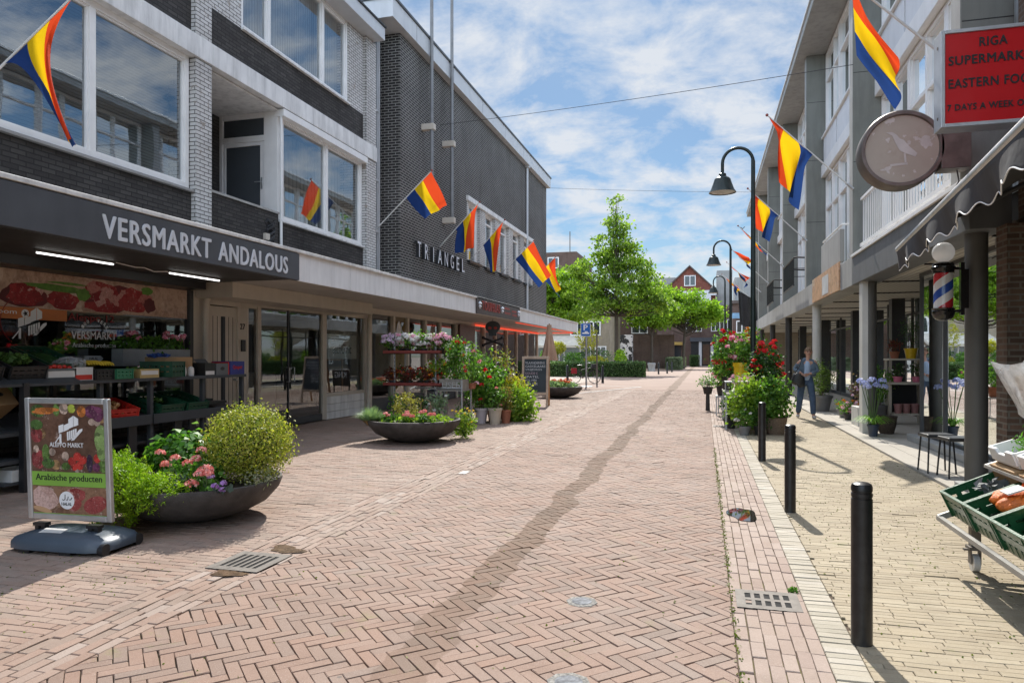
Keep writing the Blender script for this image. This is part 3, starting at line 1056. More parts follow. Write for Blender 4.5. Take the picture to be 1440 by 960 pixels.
mb = MB(); mb.box(-8.93, -8.90, yd - .0, yd + .02, 4.98, 5.22); mb.cyl((-8.915, yd, 5.12), (-8.915, yd - .05, 5.12), .012); mb.bar((-8.915, yd - .045, 5.12), (-9.05, yd - .045, 5.12), .018, .018); mb.build("handle", m_galv, dr)
window(B, XF - 0.02, 1, 13.08, 16.7, 4.32, 6.5, (14.95,), (), 0.085, 0.12, m_net, back=0.5)
sill(B, XF, 1, 13.0, 16.7, 4.32)
mb = MB(); mb.box(XF - .1, XF + .13, 12.95, 16.74, 6.45, 6.6); mb.build("awning_box", m_white, B, bevel=0.01)
window(B, XF - 0.02, 1, 11.72, 15.93, 7.74, 9.75, (12.66, 14.78), (), 0.085, 0.12, m_vblind)
sill(B, XF, 1, 11.75, 15.9, 7.74)
mb = MB(); mb.box(-16, XF + 0.42, 10.75, 17.15, 9.75, 10.08); mb.build("roof", m_alu, B, bevel=0.01)
mb = MB(); mb.box(-16, XF + 0.46, 10.73, 17.17, 10.08, 10.12); mb.build("roof_edge", m_black, B)
# cable knot and pipe on the parapet
cb = thing("cable_bundle", "tangled black cables and a grey junction box on the dark brick balcony wall", "cables", (XF, 12.6, 3.9))
mb = MB()
for k in range(9):
    ph = rnd.uniform(0, 6)
    pts = [(XF + .03 + .03 * math.sin(i * .8 + ph), 12.62 + .13 * math.sin(i * 1.1 + ph), 4.25 - i * .075) for i in range(10)]
    mb.tube(pts, 0.012, 6)
mb.build("cable", m_black, cb)
mb = MB(); mb.box(XF, XF + .06, 12.42, 12.56, 3.82, 3.95); mb.build("junction_box", m_cream, cb)
mb = MB(); mb.cyl((XF + .04, 12.98, 3.25), (XF + .04, 12.98, 6.6), .03, n=10)
tag(mb.build("drain_pipe", m_white, None, smooth=True), "thin white pipe running up beside the recessed balcony", "pipe")

# ------------------------------------------------------------------ anthracite brick building with the raised letters
T = thing("brick_building", "long anthracite brick building with a row of tall white windows and pale roof edge", "building", (-12, 27, 0))
XT = -8.1
WY = [(23.95 + 2.03 * i, 23.95 + 2.03 * i + 1.35) for i in range(5)]
mb = MB()
mb.box(-16, -8.5, 18.15, 37.0, 3.0, 10.4)
mb.box(-8.5, XT, 18.15, 37.0, 3.0, 4.86)
mb.box(-8.5, XT, 18.15, 23.85, 4.86, 7.15)
mb.box(-8.5, XT, 33.75, 37.0, 4.86, 7.15)
mb.box(-8.5, XT, 18.15, 37.0, 7.15, 10.4)
mb.build("wall", m_tbrick, T)
mb = MB(); mb.box(-16, -8.75, 17.3, 18.15, 2.9, 10.4); mb.box(-9.0, -8.7, 17.3, 17.45, 2.9, 10.3)
mb.build("recess_wall", m_tbrick, T)
mb = MB(); mb.box(-8.48, XT + .09, 23.8, 33.8, 6.98, 7.16); mb.build("lintel", m_beam, T, bevel=0.01)
mb = MB()
for (b, c_) in [(a[1], b[0]) for a, b in zip(WY[:-1], WY[1:])] + [(23.85, 23.95), (WY[-1][1], 33.75)]:
    mb = MB(); mb.box(-8.48, XT + .03, b, c_, 4.9, 6.98); mb.build("window_pier", m_wbrick, T)
for (a, b) in WY:
    window(T, XT - .1, 1, a, b, 4.9, 6.98, (a + .42,), (6.62,), 0.07, 0.1, m_net)
    mb = MB(); mb.box(XT - .1, XT + .1, a - .02, b + .02, 4.80, 4.895); mb.build("sill", m_black, T)
window(T, -8.62, 1, 17.46, 17.98, 3.2, 10.2, (), (4.9, 6.3, 8.2), 0.06, 0.1, m_inside, mat=m_alu, name="stair_window")
mb = MB(); mb.box(-16, XT + .22, 17.2, 37.1, 10.4, 10.9)
mb.build("roof_fascia", m_alu, T, bevel=0.008)
mb = MB(); mb.box(-16, XT + .26, 17.16, 37.14, 10.9, 10.96); mb.build("roof_edge", plain("roof_edge_steel", (0.1, 0.11, 0.12), 0.5, 0.4), T)
for yy in np.arange(18.8, 37, 3.1):
    mb = MB(); mb.box(XT + .22, XT + .222, yy, yy + .012, 10.41, 10.9); mb.build("panel_joint", m_black, T)
# letters standing off the wall
word = "TRIANGEL"
for i, ch in enumerate(word):
    yl = 18.98 + i * 0.555
    wl = {"I": 0.07, "A": 0.36, "N": 0.32, "G": 0.33}.get(ch, 0.28)
    yl += (0.32 - wl) / 2
    lm = text_mb(ch, (XT + .06, yl, 4.34), YP, ZP, wl, 0.46, 0.10, bold=0.0)
    lt = lm.build("letter", plain("black_letter_side", (0.02, 0.02, 0.022), 0.5) if i == 0 else bpy.data.materials["black_letter_side"], T)
    fm = text_mb(ch, (XT + .162, yl + .012, 4.352), YP, ZP, max(0.03, wl - .024), 0.436, 0.004, bold=-0.012 if ch != "I" else 0)
    fm.build("letter_face", m_letter, lt)
# down pipe and flag masts
mb = MB(); mb.tube([(XT + .08, 32.45, 3.3), (XT + .08, 32.45, 10.5)], 0.055, 10)
mb.box(XT, XT + .2, 32.33, 32.57, 10.32, 10.62)
tag(mb.build("drain_pipe", m_alu, None, smooth=True), "tall pale rain pipe down the anthracite brick wall near its far end", "pipe")
for (yy, zb, zt, lab) in ((19.75, 6.2, 15, "tall grey flag mast nearest the white brick pier, bolted to the anthracite wall"), (21.5, 5.75, 15, "tall grey flag mast bolted to the anthracite wall above the raised letters")):
    r = thing("flag_mast", lab, "flagpole", (XT + .3, yy, zb), "tall masts on the anthracite wall")
    mb = MB(); mb.cyl((XT + .3, yy, zb), (XT + .3, yy, zt), 0.06, 0.045, 12); mb.build("mast", plain("grey_mast", (0.2, 0.2, 0.2), 0.5, 0.3, var=0.2) if "grey_mast" not in bpy.data.materials else bpy.data.materials["grey_mast"], r, smooth=True)
    for zz in (zb + .08, 8.28):
        mb = MB(); mb.box(XT, XT + .4, yy - .09, yy + .09, zz - .09, zz + .09); mb.build("bracket", m_cream, r, bevel=0.01)

# ------------------------------------------------------------------ long canopy over the pavement
CX = -6.4
CN = thing("shop_canopy", "long flat white canopy over the left shop fronts", "canopy", (-7.4, 15, 2.7))
mb = MB(); mb.box(XF - .2, CX - .03, -8, 36.8, 2.76, 3.14); mb.build("slab", m_soffit, CN)
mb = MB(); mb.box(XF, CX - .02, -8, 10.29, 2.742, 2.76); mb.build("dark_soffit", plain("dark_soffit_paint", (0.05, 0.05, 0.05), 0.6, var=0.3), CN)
yb = [10.29, 12.1, 14.6, 17.1, 19.62, 24.62]
yb2 = [24.62, 27.0, 29.5, 32.0, 34.4, 36.8]
for a, b in list(zip(yb[:-1], yb[1:])) + list(zip(yb2[:-1], yb2[1:])):
    mb = MB(); mb.box(CX - .03, CX + .0, a + .004, b - .004, 2.72, 3.17); mb.build("fascia_panel", m_fascia, CN, bevel=0.004)
mb = MB(); mb.box(CX - .03, CX, -8, 10.285, 2.72, 3.17); mb.build("fascia_board", m_charc, CN)
mb = MB(); mb.box(CX - .3, CX + .05, -8, 36.84, 3.17, 3.225); mb.build("edge_trim", m_beam, CN, bevel=0.008)
mb = MB(); mb.box(XF + .02, CX - .035, 36.77, 36.8, 2.72, 3.17); mb.build("end_panel", m_fascia, CN)
mb = MB(); mb.box(XF + .02, -7.75, 10.45, 15.75, 2.5, 2.755); mb.build("lower_soffit", m_cream, CN)
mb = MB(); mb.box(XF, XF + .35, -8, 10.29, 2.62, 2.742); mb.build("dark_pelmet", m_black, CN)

SB = thing("shop_sign", "charcoal sign board with large pale letters on the canopy edge over the vegetable shop", "sign", (CX, 5, 2.7))
mb = MB(); mb.box(CX + .005, CX + .04, -8, 10.275, 2.725, 3.155); mb.build("board", m_charc, SB, bevel=0.004)
tm = text_mb("VERSMARKT", (CX + .041, 6.34, 2.79), YP, ZP, 1.78, 0.265, 0.012, bold=0.02, space=1.12); tm.build("lettering", m_letter, SB)
tm = text_mb("ANDALOUS", (CX + .041, 8.27, 2.79), YP, ZP, 1.66, 0.265, 0.012, bold=0.02, space=1.12); tm.build("lettering", m_letter, SB)

m_dfas0 = plain("lamp_housing", (.12, .12, .12), .5)
m_tube = emit_mat("lit_tube", (1.0, 0.98, 0.94), 2.6)
for (a, b, lab) in ((6.55, 7.66, "lit tube lamp under the dark canopy, nearer the camera of the two"), (8.68, 9.78, "lit tube lamp under the dark canopy, beside the cream door panels")):
    r = thing("tube_lamp", lab, "lamp", (-7.5, (a + b) / 2, 2.74), "tube lamps under the dark canopy")
    mb = MB(); mb.box(-7.515, -7.485, a - .03, b + .03, 2.712, 2.742); mb.build("housing", m_dfas0, r)
    mb = MB(); mb.cyl((-7.5, a, 2.70), (-7.5, b, 2.70), .010, n=8); mb.build("tube", m_tube, r, smooth=True)
mb = MB(); mb.tube([(-7.5, 7.7, 2.73), (-7.48, 8.0, 2.705), (-7.5, 8.2, 2.72), (-7.52, 8.4, 2.69), (-7.5, 8.66, 2.72)], .008, 6)
tag(mb.build("power_cable", m_white), "loose white cable sagging between the two tube lamps", "cable")

# shop sign with red lettering farther along
TS = thing("shop_sign", "dark brown sign board with dull red letters on the canopy edge", "sign", (CX, 22, 2.7))
m_tou = plain("dark_brown_board", (0.075, 0.06, 0.055), 0.5, dirt=0.2)
m_dred = plain("dull_red_letter", (0.3, 0.05, 0.04), 0.5, bump=0)
mb = MB(); mb.box(CX + .004, CX + .05, 19.64, 24.6, 2.73, 3.22); mb.build("board", m_tou, TS, bevel=0.004)
text_mb("TOUPBLAS", (CX + .052, 20.1, 2.86), YP, ZP, 1.9, 0.27, 0.02, 0.01, 1.1).build("lettering", m_dred, TS)
for yy in (19.85, 22.25, 24.35):
    mb = MB(); mb.lathe([(0.02, -.1), (.07, -.04), (.03, 0), (.08, .05), (.02, .11)], (CX + .06, yy, 2.98), 8); mb.build("ornament", m_letter, TS)
for (a, b, z) in ((22.6, 23.2, 3.03), (22.6, 23.3, 2.88), (23.5, 24.1, 2.98), (23.55, 24.15, 2.86)):
    mb = MB(); mb.box(CX + .05, CX + .056, a, b, z, z + .07); mb.build("ornament", m_dred, TS)

# ================================================================== LEFT SHOP FRONTS
def blotch_mat(name, stops, scale, scale2=6.0, rough=0.5, dist=1.5):
    """printed picture: large blotches of several colours"""
    t = NT(name)
    co = t.n("TexCoord").outputs["Object"]
    v = t.n("TexVoronoi"); v.inputs["Scale"].default_value = scale
    wn = t.n("TexNoise"); wn.inputs["Scale"].default_value = scale * .8; wn.inputs["Detail"].default_value = 3
    t.l(co, wn.inputs["Vector"])
    ad = t.n("VectorMath", operation="ADD"); t.l(co, ad.inputs[0])
    sc = t.n("VectorMath", operation="SCALE"); sc.inputs["Scale"].default_value = dist / scale; t.l(wn.outputs["Color"], sc.inputs[0])
    t.l(sc.outputs[0], ad.inputs[1]); t.l(ad.outputs[0], v.inputs["Vector"])
    sp = t.n("SeparateColor"); t.l(v.outputs["Color"], sp.inputs[0])
    c = t.ramp(sp.outputs[0], stops)
    n2 = t.noise(co, scale * scale2, 7, 0.75)
    c = t.mix(t.math("MULTIPLY", t.ramp(n2, [(0.45, 0.0), (0.62, 1.0)]), 0.55), c, t.mix(1.0, c, (0.35, 0.25, 0.25), "MULTIPLY"))
    n3 = t.noise(co, scale * 3.1, 8, 0.8)
    c = t.mix(t.math("MULTIPLY", t.ramp(n3, [(0.58, 0.0), (0.62, 1.0)]), 0.45), c, (0.75, 0.6, 0.52))
    return t.done(t.bsdf(c, rough, 0, 0.3).outputs[0])


m_meat = blotch_mat("printed_meat_picture", [(0.0, (0.6, 0.42, 0.32)), (0.22, (0.62, 0.36, 0.26)), (0.3, (0.35, 0.03, 0.03)), (0.55, (0.5, 0.08, 0.08)), (0.72, (0.42, 0.04, 0.05)), (0.8, (0.12, 0.2, 0.03)), (0.9, (0.6, 0.45, 0.35)), (1.0, (0.65, 0.5, 0.4))], 1.9, dist=1.1)
m_orange = plain("orange_sticker", (0.55, 0.17, 0.04), 0.5, bump=0)
m_green = plain("leaf_green_print", (0.22, 0.42, 0.06), 0.45, bump=0, var=0.08)
m_dgrey = plain("dark_grey_frame", (0.05, 0.052, 0.055), 0.5, var=0.15)
m_redink = plain("dark_red_ink", (0.25, 0.02, 0.02), 0.6, bump=0)


def pane_box(parent, X, s, y0, y1, z0, z1, mat=None, name="pane"):
    mb = MB(); mb.add([(X, y0, z0), (X, y1, z0), (X, y1, z1), (X, y0, z1)], [(0, 1, 2, 3)])
    return mb.build(name, mat or m_shop, parent, fix=False)


def room(parent, x0, x1, y0, y1, z0, z1, mat=None, name="interior"):
    """inside of a shop: back, sides, floor and ceiling"""
    mb = MB()
    mb.box(x0, x0 + .05, y0, y1, z0, z1)
    mb.box(x0 + .05, x1, y0, y0 + .05, z0, z1); mb.box(x0 + .05, x1, y1 - .05, y1, z0, z1)
    mb.box(x0 + .05, x1, y0 + .05, y1 - .05, z0, z0 + .04); mb.box(x0 + .05, x1, y0 + .05, y1 - .05, z1 - .04, z1)
    return mb.build(name, mat or m_room, parent)


# --- vegetable shop window
V = thing("greengrocer_shop", "wide vegetable shop window with a strip of meat pictures along its top", "shop front", (XF, 4, 0))
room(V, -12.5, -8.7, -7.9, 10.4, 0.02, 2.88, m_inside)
mb = MB()
for y in (-7.9, -3, 1.9, 6.78, 10.32): mb.box(XF - .1, XF, y, y + .09, 0.45, 2.62)
mb.box(XF - .1, XF, -7.81, 10.32, 2.62, 2.7); mb.box(XF - .1, XF, -7.81, 10.32, 0.40, 0.5)
mb.build("window_frame", m_dgrey, V, bevel=0.004)
mb = MB(); mb.box(XF - .15, XF - .0, -7.9, 10.41, 0.0, 0.40); mb.build("plinth", m_dbrick, V)
for a, b in ((-7.81, -3), (-2.91, 1.9), (1.99, 6.78), (6.87, 10.32)): pane_box(V, XF - .06, 1, a, b, 0.5, 2.62)
mb = MB(); mb.box(XF - .055, XF - .05, -2.9, 10.31, 2.13, 2.615); strip = mb.build("picture_strip", blotch_mat("printed_chicken_skin", [(0, (.5, .33, .24)), (.4, (.6, .44, .34)), (.7, (.55, .36, .26)), (1, (.66, .52, .42))], 1.6, dist=1.0), V)
m_pbeef = blotch_mat("printed_raw_beef", [(0, (.30, .02, .025)), (.35, (.42, .05, .05)), (.6, (.24, .015, .02)), (.85, (.46, .09, .08)), (1, (.6, .34, .3))], 5.5, dist=2.2)
m_pherb = plain("printed_herb", (.10, .22, .03), .6, bump=0, var=.4, vs=14)
m_pshade = plain("printed_dark_red", (.12, .012, .015), .6, bump=0, var=.4)
def meat(cy, cz, ry_, rz, seed, mat=None, lift=0.0):
    r2 = random.Random(seed); n = 18
    pts = []
    for i in range(n):
        a = 2 * math.pi * i / n; k = 1 + r2.uniform(-.16, .16)
        pts.append((XF - .0495 + lift, cy + ry_ * k * math.cos(a), min(2.61, max(2.135, cz + rz * k * math.sin(a)))))
    mb = MB(); mb.prism(pts, (0, 0, 0), (.0004, 0, 0)); mb.build("printed_food", mat or m_pbeef, strip)
for i, (cy, cz, ry_, rz, mt) in enumerate(((7.28, 2.28, .32, .16, m_pshade), (7.3, 2.30, .26, .15, None), (7.86, 2.27, .24, .14, None), (8.75, 2.36, .52, .20, m_pshade), (8.55, 2.42, .32, .17, None), (8.6, 2.22, .36, .09, None), (9.15, 2.36, .34, .19, None), (9.45, 2.3, .13, .12, m_pshade),
        (5.4, 2.35, .4, .2, None), (4.2, 2.3, .35, .15, None))):
    meat(cy, cz, ry_, rz, i, mt, .0002 * i)
for i, (cy, cz, ry_, rz) in enumerate(((7.7, 2.44, .45, .03), (7.9, 2.40, .4, .025), (8.2, 2.36, .12, .09), (9.4, 2.52, .12, .06), (7.95, 2.5, .3, .018))):
    meat(cy, cz, ry_, rz, 50 + i, m_pherb, .0025 + .0002 * i)
mb = MB(); mb.box(XF - .0, XF - .055, 10.41, 10.72, 0.0, 2.75); mb.build("side_panel", m_cream, V)
# things faintly seen inside
for (x, y0, y1, z0, z1, col) in ((-11.2, 7.0, 8.6, 0.9, 1.9, (0.25, 0.2, 0.05)), (-10.5, 8.9, 9.8, 0, 1.5, (0.35, 0.36, 0.37)), (-11.5, 5.0, 6.6, .9, 1.7, (0.18, 0.03, 0.02)), (-10, 3.2, 4.4, 0.2, 1.3, (0.06, 0.09, 0.05))):
    mb = MB(); mb.box(x, x + .5, y0, y1, z0, z1); mb.build("counter", plain("counter_%d" % int(y0 * 10), col, 0.5), V)

ST = thing("window_sticker", "orange sticker strip with white lettering high on the vegetable shop window", "sticker", (XF, 7.3, 2))
mb = MB(); mb.box(XF - .053, XF - .048, 6.2, 7.93, 1.975, 2.125); mb.build("strip", m_orange, ST)
text_mb("(oom", (XF - .047, 6.88, 2.02), YP, ZP, 0.30, 0.075, 0.002).build("lettering", m_whiteink, ST)
mb = MB(); mb.prism([(XF - .049, 7.3 + .055 * math.cos(a), 2.05 + .055 * math.sin(a)) for a in np.linspace(0, 6.28, 17)[:-1]], (0, 0, 0), (.003, 0, 0)); mb.build("badge", m_whiteink, ST)
mb = MB(); mb.prism([(XF - .045, 7.3 + (.04 if i % 2 else .018) * math.cos(a), 2.05 + (.04 if i % 2 else .018) * math.sin(a)) for i, a in enumerate(np.linspace(0, 6.28, 11)[:-1])], (0, 0, 0), (.003, 0, 0)); mb.build("star", m_ink, ST)

SL = thing("window_lettering", "white lettering VERSMARKT stuck on the vegetable shop window", "lettering", (XF, 8.4, 1.6))
text_mb("VERSMARKT", (XF - .05, 8.0, 1.735), YP, ZP, 0.79, 0.115, 0.003, 0.01).build("lettering", m_whiteink, SL)
text_mb("Arabische producten", (XF - .05, 8.02, 1.60), YP, ZP, 0.76, 0.085, 0.003).build("lettering", m_whiteink, SL)
for i, ch in enumerate("100% VERS"):
    if ch == " ": continue
    a = math.radians(150 - i * 15)
    c0 = Vector((XF - .05, 8.4 + .22 * math.cos(a), 1.82 + .17 * math.sin(a)))
    up = Vector((0, math.cos(a), math.sin(a))); rt = Vector((0, math.sin(a), -math.cos(a)))
    text_mb(ch, c0 - rt * .018, rt, up, 0.036, 0.05, 0.003, 0.008).build("lettering", m_redink if ch == "%" else m_whiteink, SL)
mb = MB(); mb.prism([(XF - .05, y, z) for y, z in ((8.22, 1.42), (8.5, 1.42), (8.55, 1.46), (8.5, 1.50), (8.22, 1.50))], (0, 0, 0), (.004, 0, 0)); mb.build("arrow_plate", m_letter, SL)
text_mb("HALAL", (XF - .045, 8.3, 1.44), YP, ZP, 0.15, 0.04, 0.002).build("lettering", m_ink, SL)
text_mb("Aleppo 12", (XF - .05, 7.95, 1.96), YP, ZP, 0.8, 0.14, 0.002).build("lettering", m_redink, SL)


def citadel(parent, o, r, u, n, sc, mat, name="emblem"):
    """castle-like gate emblem made of flat pale blocks"""
    o, r, u, n = map(Vector, (o, r, u, n))
    polys = [[(0, .35), (.2, .42), (.2, .68), (0, .62)], [(.22, .42), (.42, .5), (.42, .72), (.22, .64)], [(.42, .52), (.62, .6), (.62, .98), (.42, .86)],
             [(.64, .6), (.82, .66), (.82, .88), (.64, .98)], [(.02, .0), (.1, .0), (.1, .33), (.02, .33)]]
    for i in range(5):
        polys.append([(.34 + i * .085, .1 + i * .03), (.4 + i * .085, .11 + i * .03), (.4 + i * .085, .42 + i * .03), (.34 + i * .085, .4 + i * .03)])
    polys.append([(.5, .1), (.62, .12), (.98, .46), (.98, .54), (.86, .5)])
    polys.append([(-.2, .0), (-.16, .0), (.02, .2), (.02, .26)])
    mb = MB()
    for p in polys:
        mb.prism([o + r * x * sc + u * y * sc for x, y in p], (0, 0, 0), n * 0.003)
    return mb.build(name, mat, parent)


EM = thing("window_emblem", "white castle emblem stuck on the vegetable shop window above the greens", "emblem", (XF, 7.3, 1.7))
citadel(EM, (XF - .05, 7.2, 1.72), YP, ZP, XP, 0.42, m_whiteink)
mb = MB()
ring = [(XF - .05, 7.32 + .36 * math.cos(a), 1.95 + .33 * math.sin(a)) for a in np.linspace(2.0, 4.1, 12)]
mb.tube(ring, .006, 5); mb.build("red_arc", m_redink, EM)

# --- cream door and the glass-fronted clinic
D = thing("house_door", "cream panelled street door with a dark glazed slit and house number plate", "door", (XF, 11.2, 0))
mb = MB(); mb.box(XF - .12, XF - .002, 10.72, 12.22, 2.42, 2.75); mb.box(XF - .12, XF - .002, 10.72, 10.84, 0, 2.42); mb.box(XF - .12, XF - .002, 11.62, 11.88, 0, 2.42)
mb.build("door_frame", m_cream, D, bevel=0.006)
mb = MB(); mb.box(XF - .1, XF - .04, 10.84, 11.62, 0.02, 2.40); dl = mb.build("door_leaf", m_cream, D)
for y in (10.96, 11.08, 11.40, 11.52):
    mb = MB(); mb.box(XF - .042, XF - .037, y - .006, y + .006, 0.25, 2.22); mb.build("groove", m_black, dl)
mb = MB(); mb.box(XF - .042, XF - .036, 11.18, 11.30, 0.25, 2.22); mb.build("glazed_slit", m_dcurt, dl)
mb = MB(); mb.cyl((XF - .04, 11.55, 1.05), (XF + .03, 11.55, 1.05), .02, n=10); mb.build("knob", m_galv, dl, smooth=True)
text_mb("27", (XF + .0, 11.68, 2.0), YP, ZP, 0.15, 0.11, 0.006, 0.01).build("house_number", m_ink, D)
mb = MB(); mb.box(XF, XF + .03, 11.70, 11.82, 1.58, 1.80); mb.build("intercom", m_black, D, bevel=0.005)
for (y, lab) in ((10.60, "cream rain pipe beside the vegetable shop window"), (16.86, "white rain pipe between the clinic window and the next shop")):
    mb = MB(); mb.tube([(XF + .09, y, 0.02), (XF + .09, y, 2.2), (XF + .09, y + .02, 2.45), (XF + .09, y + .12, 2.6), (XF + .09, y + .12, 2.75)], .05, 12)
    for z in (.6, 1.4, 2.1): mb.cyl((XF + .09, y, z), (XF + .09, y, z + .04), .058, n=12)
    tag(mb.build("drain_pipe", m_cream, None, smooth=True), lab, "pipe")

K = thing("clinic", "beauty clinic front with double glass doors and a side window over white boards", "shop front", (XF, 14, 0))
room(K, -12.0, -8.7, 11.7, 17.0, 0.02, 2.5, m_room)
mb = MB()
for a, b in ((11.88, 11.95), (12.25, 12.36), (14.72, 14.9), (16.82, 16.95)): mb.box(XF - .1, XF, a, b, 0.02, 2.46)
mb.box(XF - .1, XF, 11.7, 17.05, 2.46, 2.76); mb.box(XF - .11, XF - .01, 14.9, 16.82, 0.54, 0.62)
mb.build("window_frame", m_cream, K, bevel=0.006)
mb = MB()
for z in (0.0, 0.18, 0.36): mb.box(XF - .1, XF - .015, 14.9, 16.95, z + .003, z + .177)
mb.build("board_plinth", m_beam, K, bevel=0.006)
mb = MB(); mb.box(XF - .08, XF - .02, 12.36, 14.72, 0.02, 0.16); mb.build("door_rail", m_dgrey, K)
for (a, b, zb) in ((11.95, 12.25, .05), (12.36, 13.36, .16), (13.38, 14.72, .16), (14.9, 16.82, .62)):
    pane_box(K, XF - .05, 1, a, b, zb, 2.46)
mb = MB(); mb.box(XF - .07, XF - .03, 13.355, 13.385, .16, 2.46); mb.build("door_edge", m_dgrey, K)
mb = MB(); mb.tube([(XF - .03, 13.28, .95), (XF + .05, 13.28, .95), (XF + .05, 13.28, 1.25), (XF - .03, 13.28, 1.25)], .012, 8); mb.tube([(XF - .03, 13.46, .95), (XF + .05, 13.46, .95), (XF + .05, 13.46, 1.25), (XF - .03, 13.46, 1.25)], .012, 8); mb.build("door_handle", m_galv, K, smooth=True)
mb = MB(); mb.box(-10.6, -10.2, 13.2, 15.4, 0.04, 1.1); mb.build("reception_desk", m_white, K)
mb = MB(); mb.box(-11.9, -11.7, 12.2, 14.2, 0.6, 2.1); mb.build("wall_shelf", m_charc, K)
CS = thing("window_sign", "pale clinic sign with thin dark script hanging behind the side window", "sign", (XF - .12, 15.8, 1.7))
mb = MB(); mb.box(XF - .13, XF - .11, 15.02, 16.58, 1.42, 2.02); mb.build("board", plain("pale_sign_panel", (0.62, 0.63, 0.62), 0.5), CS)
text_mb("eachClinic", (XF - .108, 15.35, 1.55), YP, ZP, 0.95, 0.24, 0.002, -0.01).build("lettering", m_ink, CS)
mb = MB(); mb.prism([(XF - .108, 15.36 + .05 * math.cos(a) * (1 + .4 * math.cos(a)), 1.86 + .03 * math.sin(a)) for a in np.linspace(0, 6.28, 13)[:-1]], (0, 0, 0), (.003, 0, 0)); mb.build("leaf_mark", plain("tan_ink", (0.3, 0.2, 0.1), 0.6), CS)
WB = thing("chalk_board", "wooden framed chalk board leaning inside the clinic window", "board", (XF - .2, 15.5, .6))
mb = MB(); mb.box(XF - .2, XF - .17, 14.98, 15.9, .63, 1.40); mb.build("slate", m_charc, WB)
m_oak = plain("pale_oak", (0.36, 0.24, 0.14), 0.55, var=0.25, vs=6)
mb = MB(); mb.box(XF - .2, XF - .155, 14.92, 14.98, .63, 1.44); mb.box(XF - .2, XF - .155, 15.9, 15.97, .63, 1.44); mb.box(XF - .2, XF - .155, 14.98, 15.9, 1.38, 1.44); mb.bar((XF - .3, 16.05, .63), (XF - .2, 15.95, 1.42), .05, .05); mb.build("board_frame", m_oak, WB)

# --- row of shops farther along
R_ = thing("shop_row", "row of cream framed shop windows and posts under the white canopy beyond the clinic", "shop front", (XF, 22, 0))
room(R_, -12.5, -8.75, 17.1, 37, 0.02, 2.76, m_room)
mb = MB()
posts = [17.12, 18.55, 19.6, 20.95, 22.3, 23.9, 25.9, 27.2, 28.9, 30.6, 32.4, 34.4, 36.7]
for i, y in enumerate(posts): mb.box(XF - .14, XF + (.02 if i % 2 else .0), y, y + .13, 0.0, 2.62)
mb.box(XF - .12, XF - .01, 17.0, 36.9, 2.62, 2.76)
mb.build("window_frame", m_cream, R_, bevel=0.006)
mb = MB()
for a, b in zip(posts[:-1], posts[1:]):
    mb.box(XF - .12, XF - .03, a + .13, b, 0.02, 0.32)
mb.build("plinth", m_dgrey, R_)
for i, (a, b) in enumerate(zip(posts[:-1], posts[1:])):
    pane_box(R_, XF - .07, 1, a + .13, b, 0.32, 2.62)
mb = MB(); mb.box(XF - .1, XF - .08, 18.68, 19.6, .3, 2.62); mb.build("yellow_panel", plain("mustard_paint", (0.46, 0.3, 0.05), 0.5), R_)
mb = MB(); mb.prism([(XF - .078, 19.12 + x, z) for x, z in ((-.16, 1.9), (-.16, 2.25), (-.1, 2.42), (0, 2.52), (.1, 2.42), (.16, 2.25), (.16, 1.9))], (0, 0, 0), (.01, 0, 0)); mb.build("arched_window", m_letter, R_)
mb = MB(); mb.box(XF - .1, XF - .08, 21.08, 21.8, 1.2, 2.62); mb.build("dark_panel", m_black, R_)
for k in range(6):
    mb = MB(); mb.box(-9.6, -9.2, 24.1, 25.8, .5 + k * .28, .53 + k * .28); mb.build("shelf", m_whiteink, R_)
# hanging wooden sign, skull and glowing strip at the red shop
HS = thing("hanging_sign", "brown wooden sign with a scalloped lower edge in front of a shop window", "sign", (XF + .1, 24.6, 2.3))
mb = MB(); mb.prism([(XF + .05, y, z) for y, z in ((24.0, 2.62), (24.0, 2.02), (24.25, 1.96), (24.5, 1.98), (24.85, 1.9), (25.2, 1.98), (25.45, 1.96), (25.7, 2.02), (25.7, 2.62))], (0, 0, 0), (.05, 0, 0)); mb.build("board", plain("varnished_brown_wood", (0.10, 0.035, 0.02), 0.4, var=0.3, vs=5), HS)
m_neon = emit_mat("red_light_strip", (1.0, 0.10, 0.05), 0.6)
m_dimred = plain("dull_red_eye", (.35, .03, .02), .5)
LS = thing("light_strip", "glowing red light strip under the canopy edge of the shop with the skull", "lamp", (-6.6, 27, 2.7))
mb = MB(); mb.box(-8.45, -8.40, 25.9, 36.6, 2.64, 2.70); mb.build("tube", m_neon, LS)
mb = MB(); mb.box(-8.4, -6.6, 36.6, 36.65, 2.66, 2.70); mb.box(-6.62, -6.59, 25.0, 36.6, 2.69, 2.715); mb.build("tube", m_neon, LS)
SK = thing("skull_ornament", "black skull and crossbones cut-out hanging under the canopy by the red light strip", "ornament", (-7.0, 23.4, 2.2))
m_sk = m_black
c0 = Vector((-7.0, 23.4, 2.3))
def sk_poly(pts): return [c0 + Vector((0.21 * x, 0.04 * x, z)) for x, z in pts]
mb = MB()
mb.prism(sk_poly([(1.2 * math.cos(a), .19 + .2 * math.sin(a)) for a in np.linspace(-0.5, 3.64, 16)] + [(-.62, -.02), (-.6, -.12), (.6, -.12), (.62, -.02)]), (0, -.02, 0), (0, .02, 0)); mb.build("skull", m_sk, SK)
mb = MB()
for sx in (-.45, .45): mb.prism(sk_poly([(sx + .3 * math.cos(a), .15 + .05 * math.sin(a)) for a in np.linspace(0, 6.28, 9)[:-1]]), (0, -.03, 0), (0, -.02, 0))
mb.build("eye", m_dimred, SK)
mb = MB()
